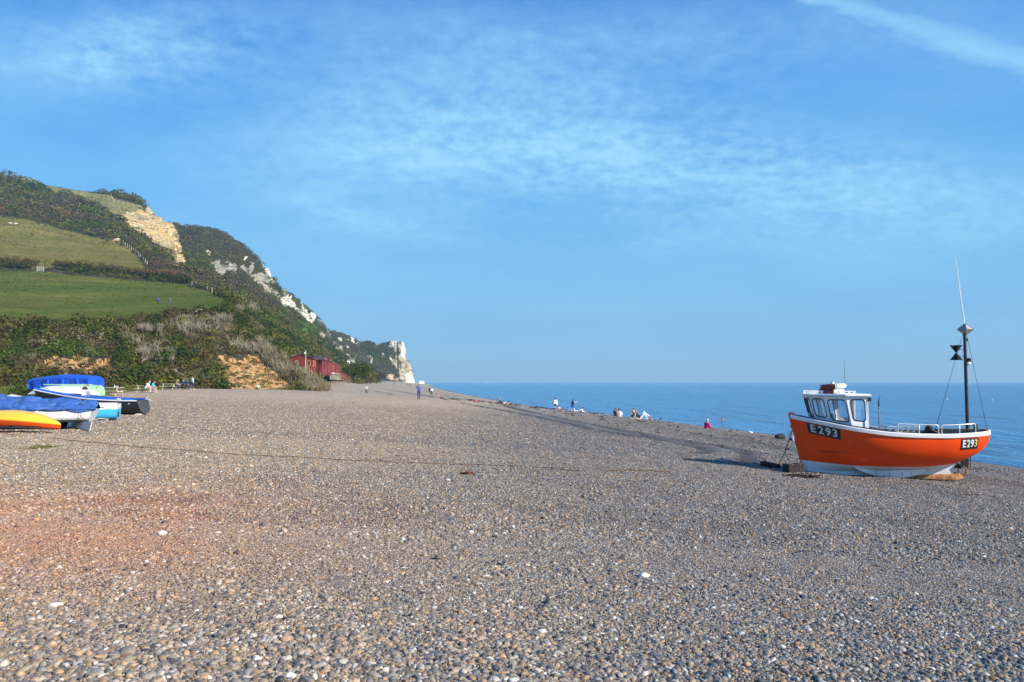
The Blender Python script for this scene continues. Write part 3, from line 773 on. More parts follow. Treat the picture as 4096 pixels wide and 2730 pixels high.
    # ---- the great slope behind it, with the row of chalk shoulders
    M = Layer([
        [(700, 1330, 235), (745, 1190, 310), (735, 1100, 460), (715, 1000, 660), (688, 900, 830)],
        [(900, 1330, 222), (850, 1190, 330), (800, 1090, 500), (765, 1000, 660), (730, 904, 815)],
        [(1000, 1360, 205), (925, 1215, 330), (860, 1095, 510), (825, 995, 660), (785, 906, 805)],
        [(1080, 1410, 192), (1000, 1250, 330), (920, 1110, 515), (885, 1010, 660), (850, 922, 795)],
        [(1150, 1450, 184), (1075, 1295, 330), (985, 1150, 510), (950, 1040, 650), (920, 956, 780)],
        [(1225, 1490, 190), (1140, 1345, 330), (1040, 1190, 510), (995, 1085, 640), (968, 990, 765)],
        [(1300, 1512, 200), (1205, 1380, 335), (1100, 1235, 505), (1040, 1120, 630), (1012, 1027, 752)],
        [(1370, 1526, 228), (1265, 1408, 345), (1150, 1268, 510), (1085, 1165, 630), (1052, 1072, 740)],
        [(1420, 1536, 288), (1305, 1430, 405), (1185, 1290, 540), (1120, 1200, 640), (1086, 1106, 728)],
        [(1455, 1541, 345), (1328, 1440, 470), (1205, 1298, 590), (1138, 1215, 665), (1094, 1152, 720)],
        [(1470, 1540, 380), (1345, 1448, 500), (1222, 1305, 640), (1158, 1228, 800), (1112, 1157, 930)],
        [(1482, 1538, 410), (1365, 1452, 520), (1250, 1330, 660), (1190, 1250, 820), (1160, 1186, 945)],
        [(1492, 1535, 430), (1385, 1452, 535), (1280, 1350, 670), (1225, 1275, 830), (1203, 1215, 950)],
        [(1500, 1533, 450), (1405, 1455, 550), (1305, 1365, 690), (1255, 1300, 840), (1242, 1251, 945)],
        [(1508, 1531, 465), (1425, 1462, 570), (1325, 1385, 700), (1290, 1332, 820), (1284, 1301, 930)],
        [(1520, 1532, 500), (1445, 1472, 600), (1345, 1400, 740), (1312, 1352, 850), (1296, 1320, 950)]], 420, 230)
    ck_m = anyp(M, CHALK_M + CHALK_3); lg = anyp(M, LEDGE_M + LEDGE_3) & ~ck_m
    rub = (fbm(M.P / 22., 4, 61) > .16) & inpoly(M.px, M.py, [(1270, 1300), (1330, 1340), (1440, 1460), (1400, 1470), (1300, 1400), (1260, 1340)])
    lg &= fbm(M.P / 16., 3, 62) > -.12
    lg |= rub & ~ck_m & (fbm(M.P / 9., 3, 63) > .02)
    nr = M.normals(); k = (M.d / 300.)[..., None]
    M.P += nr * k * 2.0 * fbm(M.P / 42.0, 4, 16)[..., None]
    M.P += nr * ((fbm(M.P * np.array([.05, .05, .3]), 4, 24) * 4 + fbm(M.P / 11., 4, 25) * 4.5 + 1.5) * (ck_m | lg))[..., None]
    M.tint = np.ones(M.P.shape) * .5
    M.cover = np.zeros(M.px.shape, int); M.cover[ck_m] = 1; M.cover[lg] = 2
    M.finish('cliffs', 'tall scrub covered cliffs with white chalk shoulders', [soil, ck, gr], M.cover)
    # ---- far cliff and headland
    W = Layer([
        [(1240, 1480, 900), (1240, 1400, 960), (1240, 1300, 1020)], [(1300, 1490, 890), (1297, 1400, 960), (1297, 1311, 1030)], [(1340, 1495, 880), (1340, 1400, 960), (1338, 1323, 1040)],
        [(1395, 1500, 880), (1392, 1410, 960), (1393, 1344, 1050)], [(1430, 1505, 880), (1427, 1420, 960), (1426, 1367, 1060)], [(1480, 1510, 900), (1470, 1450, 980), (1462, 1400, 1070)]], 90, 70)
    ckw = anyp(W, [[(1352, 1348), (1364, 1346), (1370, 1362), (1358, 1362)], [(1402, 1350), (1414, 1354), (1424, 1368), (1427, 1380), (1416, 1368)], [(1383, 1372), (1390, 1376), (1400, 1388), (1393, 1386)], [(1390, 1350), (1396, 1352), (1402, 1366), (1396, 1362)]])
    nr = W.normals(); W.P += nr * 9 * fbm(W.P / 60.0, 4, 36)[..., None]
    W.tint = np.ones(W.P.shape) * .5; W.cover = ckw.astype(int)
    W.finish('far_cliffs', 'distant scrub slope with small white chalk faces', [soil, ck], W.cover)
    xs = [1400, 1426, 1450, 1477, 1501, 1515, 1528, 1540, 1547, 1549, 1562, 1575, 1583, 1587, 1590, 1592.5, 1594, 1607, 1611, 1614, 1618, 1631, 1642, 1650, 1659]
    yt = [1366, 1366, 1367, 1365, 1371, 1381, 1379, 1376, 1377, 1368, 1365, 1369, 1373, 1384, 1393, 1386, 1371, 1370, 1376, 1390, 1430, 1440, 1472, 1500, 1527]
    cols = []
    for i, (x, y) in enumerate(zip(xs, yt)):
        f = (x - 1400) / 259
        yb = 1533 - 6 * (f < .55) * (1 - f)
        xb = x + max(0, (x - 1540)) * .12 * (1659 - x) / 119 + 3 * sin(i * 2.1)
        db = 880 + 170 * f; dt = 1120 - 60 * f
        cols.append([(min(xb, 1660), yb, db), (x + (xb - x) * .6, yb + (y - yb) * .30, db + (dt - db) * .35), (x + (xb - x) * .25, yb + (y - yb) * .66, db + (dt - db) * .72), (x, y, dt)])
    H = Layer(cols, 300, 150, (40, 30))
    face = inpoly(H.px + 5 * fbm(np.stack([H.px / 12, H.py / 12, 0 * H.px], -1), 3, 81), H.py, [(1548, 1360), (1575, 1360), (1615, 1360), (1625, 1430), (1680, 1540), (1606, 1540), (1594, 1508), (1578, 1466), (1556, 1430), (1560, 1424), (1575, 1440), (1584, 1410), (1572, 1392), (1556, 1388), (1547, 1384)])
    ot = anyp(H, [[(1497, 1371), (1508, 1376), (1522, 1392), (1520, 1398), (1505, 1384)], [(1524, 1424), (1540, 1420), (1543, 1428), (1526, 1432)], [(1475, 1454), (1482, 1430), (1492, 1426), (1490, 1450), (1484, 1464)], [(1462, 1424), (1478, 1418), (1480, 1432), (1466, 1430)], [(1408, 1432), (1418, 1442), (1426, 1456), (1412, 1448)], [(1540, 1500), (1560, 1495), (1578, 1508), (1590, 1525), (1560, 1524), (1545, 1515)], [(1566, 1482), (1580, 1494), (1578, 1500)], [(1587, 1512), (1600, 1508), (1608, 1526), (1590, 1527)]])
    nr = H.normals()
    H.P += nr * (8 * fbm(H.P / 60.0, 4, 46) * ~face)[..., None]
    white = face & inpoly(H.px, H.py, [(1592, 1365), (1620, 1365), (1640, 1440), (1622, 1436), (1600, 1420)]) | face & inpoly(H.px, H.py, [(1622, 1490), (1640, 1485), (1665, 1540), (1640, 1535)]) | face & inpoly(H.px, H.py, [(1546, 1424), (1566, 1430), (1578, 1455), (1570, 1460)]) | face & inpoly(H.px, H.py, [(1545, 1360), (1590, 1365), (1588, 1400), (1550, 1386)])
    H.P += nr * ((fbm(H.P * np.array([.05, .05, .012]), 4, 47) * 9 + fbm(H.P / 9., 4, 48) * 4) * (face | ot))[..., None]
    H.tint = np.ones(H.P.shape) * .5
    pale = rock_mat('weathered_chalk', [(.25, (.15, .145, .10)), (.40, (.34, .31, .22)), (.52, (.46, .42, .31)), (.6, (.26, .24, .17)), (.8, (.56, .52, .41))], (.60, .42, .24), .10, (.25, .25, .16))
    H.cover = np.zeros(H.px.shape, int); H.cover[face | ot] = 2; H.cover[white] = 1
    H.finish('headland', 'far headland ending in a white chalk pinnacle', [soil, ck, pale], H.cover)
    return N, M, W, H

def build_scrub(N, M, W, H):
    lm = attr_mat('leaves', .8, .06, transl=.2)
    dm = attr_mat('dry_stalks', .85, .1, transl=.15)
    def put(name, label, Vs, Cs, mat, kind='stuff', cat=None):
        V = np.concatenate(Vs); c = np.concatenate(Cs)
        o = link(name, raw_mesh(name, V, quads(V), [mat], c)); return tag(o, label, cat, kind=kind)
    g = R(5)
    # bank above the beach
    bank = erode(N.cover == 0, 3) & (N.vv < 2.25)
    C, px, py, d = pick(N, bank, 6000, g, 1.0)
    nv = fbm(np.stack([px / 70, py / 45, 0 * px], -1), 3, 90)
    pale = np.zeros(len(px))
    for (ax, ay, bx, by, w) in ((500, 1350, 610, 1440, 34), (470, 1310, 520, 1350, 18), (735, 1300, 790, 1325, 34), (850, 1290, 905, 1340, 30), (880, 1330, 950, 1400, 26), (1010, 1400, 1280, 1560, 52), (960, 1390, 1010, 1440, 26), (640, 1330, 660, 1400, 20), (1000, 1290, 1040, 1330, 16), (760, 1350, 800, 1420, 24), (860, 1380, 900, 1460, 24)):
        L = hypot(bx - ax, by - ay); t = np.clip(((px - ax) * (bx - ax) + (py - ay) * (by - ay)) / L**2, 0, 1)
        pale = np.maximum(pale, np.exp(-(np.hypot(px - ax - t * (bx - ax), py - ay - t * (by - ay)) / w)**2))
    brt = np.exp(-(((px - 230) / 110)**2 + ((py - 1410) / 38)**2)) + np.exp(-(((px - 370) / 40)**2 + ((py - 1440) / 30)**2)) + .6 * np.exp(-(((px - 60) / 60)**2 + ((py - 1440) / 30)**2))
    col = choose(g, len(px), [(IVY, 3), (OLIVE, 2.4), (BRAMBLE, 2.2), (DRYG, .7)], nv)
    u = g.random(len(px))
    col[u < brt * .8] = BRIGHT
    isdry = g.random(len(px)) < pale * .95
    col[isdry] = DRYG
    topb = (np.abs(N.vv[0, 0]) >= 0) & (g.random(len(px)) < .6 * np.exp(-((py - (1300 - .045 * px)) / 22)**2)) & (px < 860)
    col[topb] = BRAMBLE
    r = g.uniform(.45, 1.25, len(px)) * np.where(isdry, .7, np.where(g.random(len(px)) < .12, 1.9, 1))
    V, cl = leaf_cloud(C + np.array([0, 0, .15]), r, col * g.uniform(.75, 1.25, (len(px), 1)), 68, r * .135, g)
    put('bank_scrub', 'dense bramble and ivy scrub covering the bank above the beach', [V], [cl], lm)
    # pale dried stalks on the bank
    Cd, px, py, d = pick(N, bank, 9000, g, 1.0)
    pale2 = np.zeros(len(px))
    for (ax, ay, bx, by, w) in ((500, 1350, 610, 1440, 30), (735, 1300, 790, 1325, 28), (850, 1290, 905, 1340, 26), (880, 1330, 950, 1400, 18), (1030, 1410, 1290, 1560, 40), (960, 1390, 1010, 1440, 18), (905, 1450, 925, 1540, 16), (640, 1330, 660, 1400, 12), (560, 1530, 900, 1552, 12), (760, 1350, 800, 1420, 14)):
        L = hypot(bx - ax, by - ay); t = np.clip(((px - ax) * (bx - ax) + (py - ay) * (by - ay)) / L**2, 0, 1)
        pale2 = np.maximum(pale2, np.exp(-(np.hypot(px - ax - t * (bx - ax), py - ay - t * (by - ay)) / w)**2))
    k = g.random(len(px)) < pale2**1.5 * (.08 + .62 * (fbm(np.stack([px / 22, py / 22, 0 * px], -1), 2, 91) > .05)) * np.where(px > 1010, 1.0, .42)
    Cd = Cd[k]; cols = np.array(DRY) * g.uniform(.6, 1.15, (len(Cd), 1))
    gy = (py[k] > 1490) & (px[k] < 930); cols[gy] = np.array(DRYG) * .8
    V, cl = blade_cloud(Cd + np.array([0, 0, .35]), g.uniform(.9, 1.9, len(Cd)), cols, 26, g, .5, .045, .3)
    put('dry_grass', 'pale dried grass and stalks standing in drifts on the bank', [V], [cl], dm)
    # sparse plants on the bare earth
    ea = (N.cover == 5) & (N.vv < 2.2)
    C2, px, py, d = pick(N, ea, 430, g)
    r = g.uniform(.12, .50, len(C2)); V, cl = leaf_cloud(C2, r, choose(g, len(C2), [(OLIVE, 1), (BRAMBLE, 1), (DRYG, .5)]), 26, r * .3, g)
    put('scar_weeds', 'small weeds rooted in the bare orange earth', [V], [cl], lm)
    # upper hillside scrub
    up = erode(N.cover == 0, 3) & (N.vv >= 2.25)
    C3, px, py, d = pick(N, up, 6200, g, 1.3)
    nv = fbm(C3 / np.array([38, 38, 30]), 3, 95)
    col = choose(g, len(px), [(IVY, 2.4), (OLIVE, 2.4), (HEATH, 2.0), (BRAMBLE, 1.3), (RUSSET, .25)], nv)
    col[(g.random(len(px)) < .1)] = GORSE
    r = d / 300. * g.uniform(.8, 1.9, len(px)) * np.where(g.random(len(px)) < .08, 2.0, 1)
    V, cl = leaf_cloud(C3 + np.stack([0 * r, 0 * r, r * .1], -1), r, col * g.uniform(.75, 1.3, (len(px), 1)), 54, r * .165, g, .75)
    put('hillside_scrub', 'dark mixed scrub and heather covering the upper hillside', [V], [cl], lm)
    # thin growth on the rock faces
    rk = []
    for L_, msk, n in ((N, N.cover == 4, 90), (M, M.cover > 0, 520), (H, H.cover == 2, 130)):
        C6, px, py, d = pick(L_, msk, n, g); r = d / 300. * g.uniform(.25, .75, n)
        rk.append(leaf_cloud(C6, r, choose(g, n, [(IVY, 2), (OLIVE, 2), (HEATH, 1)]), 26, r * .22, g, .8))
    put('rock_plants', 'small plants rooted in cracks of the cliff faces', [a for a, _ in rk], [b for _, b in rk], lm)
    # tussocks in the pastures
    fld = (N.cover == 1) | (N.cover == 2) | (N.cover == 3)
    C7, px, py, d = pick(N, fld, 15000, g, 1.0)
    dens = fbm(C7 / np.array([14, 22, 12]), 4, 191); k = g.random(len(px)) < .25 + .9 * sstep(-.1, .35, dens); C7 = C7[k]; d = d[k]; n = len(C7)
    V, cl = leaf_cloud(C7, d / 300. * g.uniform(.12, .34, n), choose(g, n, [((.075, .095, .014), 2), ((.12, .12, .025), 2), ((.19, .16, .05), 1.4), ((.05, .075, .012), 1)]), 5, d / 300. * .22, g, .25, up=1.2)
    put('pasture_tussocks', 'rough grass tussocks scattered over the hillside fields', [V], [cl], lm)
    # great slope
    sl = erode(M.cover == 0, 2)
    C4, px, py, d = pick(M, sl, 11500, g, 1.5)
    nv = fbm(C4 / np.array([45, 60, 30]), 3, 97)
    col = choose(g, len(px), [(IVY, 2.4), (OLIVE, 2.4), (GORSE, .9), (BRAMBLE, 1.4), (HEATH, 1.2)], nv)
    br = np.exp(-(((px - 1225) / 50)**2 + ((py - 1320) / 28)**2)) + .5 * np.exp(-(((px - 1080) / 40)**2 + ((py - 1270) / 25)**2)) + .4 * np.exp(-(((px - 800) / 40)**2 + ((py - 1010) / 40)**2))
    k = g.random(len(px)) < br * .85; col[k] = np.array(BRIGHT) * 1.15
    hi = (py < 1010) & (g.random(len(px)) < .5); col[hi] = HEATH
    r = d / 300. * g.uniform(.75, 1.7, len(px)) * np.where((g.random(len(px)) < .10) & (d < 520), 1.9, 1)
    V, cl = leaf_cloud(C4, r, col * g.uniform(.75, 1.3, (len(px), 1)), 46, r * .17, g, .8)
    put('cliff_scrub', 'thick green and brown scrub running up the great cliff slope', [V], [cl], lm)
    for L_, nm, lb, n, s0 in ((W, 'far_scrub', 'hazy dark scrub on the distant slope', 1700, .6), (H, 'headland_scrub', 'dark scrub covering the inland side of the headland', 4200, .55)):
        C5, px, py, d = pick(L_, erode(L_.cover == 0, 1) & (L_.vv < L_.vv.max() - .02), n, g)
        col = choose(g, len(px), [(IVY, 2), (OLIVE, 1.6), (HEATH, 1.8), (BRAMBLE, .8)], fbm(C5 / 50., 3, 99))
        r = d / 300. * g.uniform(.6, 1.7, len(px)) * s0
        V, cl = leaf_cloud(C5, r, col * g.uniform(.8, 1.25, (len(px), 1)), 30, r * .24, g, .8)
        put(nm, lb, [V], [cl], lm)

def bush(name, label, cat, pts, rad, cols, seed, per=60, q=.16, flat=.85, group=None, twigs=True, stalk=None):
    """one shrub or hedge: foliage of leaf faces with woody stems inside"""
    g = R(seed)
    pts = np.asarray(pts, float); n = len(pts)
    c0 = pts.mean(0); c0[2] = pts[:, 2].min()
    root = empty(name, c0, 0, label, cat, group)
    r = np.asarray(rad, float) * np.ones(n)
    V, cl = leaf_cloud(pts - c0, r, np.asarray(cols) * np.ones((n, 3)), per, r * q, g, flat)
    if stalk is not None:
        V2, c2 = blade_cloud(pts - c0 + np.array([0, 0, .2]), r * stalk[1], np.array(stalk[0]) * np.ones((n, 3)), 40, g, r.mean() * .5, r.mean() * .04, .3)
        V = np.concatenate([V, V2]); cl = np.concatenate([cl, c2])
    link('foliage', raw_mesh('foliage', V, quads(V), [attr_mat('leaves')], cl), root)
    if twigs:
        b = MB()
        for p, rr in list(zip(pts - c0, r))[:: max(1, n // 14)]:
            for k in range(3):
                e = p + np.array([g.normal(0, rr * .6), g.normal(0, rr * .6), rr * g.uniform(.5, .95)])
                b.tube([p - np.array([0, 0, rr * .8]), p * .5 + e * .5 + g.normal(0, rr * .1, 3), e], [rr * .05, rr * .035, rr * .015], 5)
        b.build('stems', [paint('bark', (.12, .095, .07), .9)], root)
    return root
# ------------------------------------------------------------------ boats
class Hull:
    """boat skin; x aft from the stem, z up, half-breadth y from tables"""
    def __init__(s, L, B, ZS, ZK, Mx, Nx, rake=0.0, rl=2.0, zb=None, trake=0.0):
        s.L, s.B, s.ZS, s.ZK, s.M, s.N = L, sp(*B), sp(*ZS), sp(*ZK), sp(*Mx), sp(*Nx)
        s.rake, s.rl, s.trake = rake, rl, trake
        s.zb = sp(*zb) if zb else None
    def w(s, x, z): return np.clip((s.ZS(x) - z) / (s.ZS(x) - s.ZK(x) + 1e-6), 0, 1)
    def y(s, x, z): return s.B(x) * np.power(np.clip(1 - np.power(s.w(x, z), s.M(x)), 0, 1), 1 / s.N(x))
    def X(s, x, z): return x + s.rake * np.maximum(0, 1 - x / s.rl) * s.w(x, z) - s.trake * np.maximum(0, x / s.L * 4 - 3) * s.w(x, z)
    def pt(s, x, z, side=-1, off=0.0): return np.array([float(s.X(x, z)), side * (float(s.y(x, z)) + off), float(z)])
    def strip(s, lo, hi, rows, xs, side, off=0.0, pw=1.0):
        P = []
        for x in xs:
            a, b = float(lo(x)), float(hi(x)); a = min(a, b)
            P.append([s.pt(x, b + (a - b) * (k / rows)**pw, side, off) for k in range(rows + 1)])
        return np.array(P)

def stain_paint(name, c, streak, rough=.35, dirt=(.25, .12, .05), amt=.62, scuff=(.75, .72, .66), coat=.2):
    """boat paint: faded patches, horizontal scuffs, rust runs"""
    m, t, b = new_mat(name)
    pos = texco(t)
    n = t.noise(t.scalev(pos, (.6, .6, 1.5)), 1.6, 6, .6)
    cc = t.ramp(n, [(.3, tuple(k * .86 for k in c)), (.7, tuple(min(1, k * 1.08) for k in c))])
    sc = t.noise(t.scalev(pos, (1.2, 1.2, 30)), 2.2, 4, .6)
    sp_ = t.noise(pos, 1.1, 3)
    f = t.m('MULTIPLY', t.ramp(sc, [(.61, 0.0), (.66, 1.0)]), t.ramp(sp_, [(.5, 0.0), (.62, 1.0)]))
    cc = t.mix(t.m('MULTIPLY', f, streak), cc, scuff)
    d = t.noise(t.scalev(pos, (9, 9, 1.6)), 1.0, 6, .68)
    cc = t.mix(t.ramp(d, [(amt, 0.0), (amt + .08, .6)]), cc, dirt)
    t.l(cc, b.inputs['Base Color']); b.inputs['Roughness'].default_value = rough
    b.inputs['Specular IOR Level'].default_value = .28; b.inputs['Coat Weight'].default_value = coat; b.inputs['Coat Roughness'].default_value = .25
    t.l(t.bump(t.noise(t.scalev(pos, (.5, .5, 3)), 4.0, 3), .08, .02), b.inputs['Normal'])
    return m

def rust_mat():
    if 'rust' in _mats: return _mats['rust']
    m, t, b = new_mat('rust')
    n = t.noise(texco(t), 6, 8, .7)
    t.l(t.ramp(n, [(.3, (.11, .045, .02)), (.45, (.30, .12, .045)), (.58, (.50, .26, .11)), (.75, (.60, .42, .26))]), b.inputs['Base Color'])
    b.inputs['Roughness'].default_value = .85; t.l(t.bump(n, .7, .02), b.inputs['Normal'])
    _mats['rust'] = m; return m

def glass_mat():
    if 'glass' in _mats: return _mats['glass']
    m, t, b = new_mat('window_glass')
    tr = t.n('ShaderNodeBsdfTransparent'); tr.inputs[0].default_value = (.86, .93, .98, 1)
    gl = t.n('ShaderNodeBsdfGlossy'); gl.inputs['Roughness'].default_value = .05
    df = t.n('ShaderNodeBsdfDiffuse'); df.inputs[0].default_value = (.75, .8, .83, 1)      # dried salt
    n = t.noise(texco(t), 5, 6, .7)
    m1 = t.n('ShaderNodeMixShader'); t.l(t.ramp(n, [(.35, .03), (.75, .26)]), m1.inputs[0]); t.l(tr.outputs[0], m1.inputs[1]); t.l(df.outputs[0], m1.inputs[2])
    fr = t.n('ShaderNodeFresnel'); fr.inputs[0].default_value = 1.5
    m2 = t.n('ShaderNodeMixShader'); t.l(fr.outputs[0], m2.inputs[0]); t.l(m1.outputs[0], m2.inputs[1]); t.l(gl.outputs[0], m2.inputs[2])
    t.l(m2.outputs[0], m.node_tree.nodes['Material Output'].inputs[0])
    _mats['glass'] = m; return m

def round_rect(q, u0, u1, v0, v1, r, n=6):
    """rounded opening on a four-cornered panel q = (bottom-left, bottom-right, top-right, top-left)"""
    a, b, c, d = [np.array(k, float) for k in q]
    W = (np.linalg.norm(b - a) + np.linalg.norm(c - d)) / 2; Hh = (np.linalg.norm(d - a) + np.linalg.norm(c - b)) / 2
    ru, rv = r / W, r / Hh
    uv = []
    for cx, cy, s in ((u1 - ru, v0 + rv, -pi / 2), (u1 - ru, v1 - rv, 0), (u0 + ru, v1 - rv, pi / 2), (u0 + ru, v0 + rv, pi)):
        for k in range(n + 1):
            w = s + pi / 2 * k / n; uv.append((cx + ru * cos(w), cy + rv * sin(w)))
    return np.array([(a * (1 - u) + b * u) * (1 - v) + (d * (1 - u) + c * u) * v for u, v in uv]), uv

def panel_with_hole(mb, q, hole, uv, thick, nrm):
    """wall panel round an opening, with depth"""
    a, b, c, d = [np.array(k, float) for k in q]
    cu = np.mean([k[0] for k in uv]); cv = np.mean([k[1] for k in uv])
    out = []
    for u, v in uv:                                   # push each hole point out to the panel edge
        du, dv = u - cu, v - cv
        t = min([(1 - cu) / du if du > 1e-9 else 1e9, -cu / du if du < -1e-9 else 1e9, (1 - cv) / dv if dv > 1e-9 else 1e9, -cv / dv if dv < -1e-9 else 1e9])
        out.append([cu + du * t, cv + dv * t])
    for cr in ((0, 0), (1, 0), (1, 1), (0, 1)):
        k = min(range(len(out)), key=lambda i: hypot(out[i][0] - cr[0], out[i][1] - cr[1])); out[k] = list(cr)
    O = np.array([(a * (1 - u) + b * u) * (1 - v) + (d * (1 - u) + c * u) * v for u, v in out])
    n = len(uv); nrm = np.array(nrm, float)
    V = list(O) + list(hole) + list(O - nrm * thick) + list(hole - nrm * thick)
    Fc = []
    for i in range(n):
        j = (i + 1) % n
        Fc += [(i, j, n + j, n + i), (2 * n + j, 2 * n + i, 3 * n + i, 3 * n + j), (n + i, n + j, 3 * n + j, 3 * n + i)]
    mb.add(V, Fc)

def plate_on_hull(hull, root, x0, x1, drop, h, text, size, tcol, name, off=.012, sx=1.0, shear=0.0):
    """number board lying on the planking, with its raised letters as a sub-part"""
    black = paint('board_black', (.018, .02, .024), .6, .3, 6)
    nx, nz = 24, 6
    P = []
    for i in range(nx + 1):
        x = x0 + (x1 - x0) * i / nx; zt = float(hull.ZS(x)) - drop
        P.append([hull.pt(x, zt - h * j / nz, -1, off) for j in range(nz + 1)])
    P = np.array(P); Pin = np.array([[hull.pt(x0 + (x1 - x0) * i / nx, float(hull.ZS(x0 + (x1 - x0) * i / nx)) - drop - h * j / nz, -1, -.01) for j in range(nz + 1)] for i in range(nx + 1)])
    mb = MB(); mb.grid(P)
    rim = [P[i, 0] for i in range(nx + 1)] + [P[nx, j] for j in range(1, nz + 1)] + [P[i, nz] for i in range(nx - 1, -1, -1)] + [P[0, j] for j in range(nz - 1, 0, -1)]
    rin = [Pin[i, 0] for i in range(nx + 1)] + [Pin[nx, j] for j in range(1, nz + 1)] + [Pin[i, nz] for i in range(nx - 1, -1, -1)] + [Pin[0, j] for j in range(nz - 1, 0, -1)]
    k = len(rim); mb.add(rim + rin, [(i, (i + 1) % k, k + (i + 1) % k, k + i) for i in range(k)])
    board = mb.build(name, [black], root, fixn=True)
    xm = (x0 + x1) / 2
    for body, cx, col in text:
        V, Fc = text_geo(body, size, .002, size * .022)
        bm = bmesh.new(); vs = [bm.verts.new(v) for v in V]
        for f in Fc:
            try: bm.faces.new([vs[i] for i in f])
            except Exception: pass
        bmesh.ops.remove_doubles(bm, verts=bm.verts, dist=1e-5)
        bmesh.ops.triangulate(bm, faces=bm.faces); bmesh.ops.subdivide_edges(bm, edges=[e for e in bm.edges if e.calc_length() > .07], cuts=2)
        bm.verts.index_update()
        W = []
        for v in bm.verts:
            x = xm + (v.co.x * sx + cx) ; zt = float(hull.ZS(x)) - drop - h * .5 + v.co.y
            W.append(hull.pt(x, zt, -1, off + .006 + v.co.z))
        Fc = [[v.index for v in f.verts] for f in bm.faces]; bm.free()
        link('letters', raw_mesh('letters', W, Fc, [col]), board)
    return board

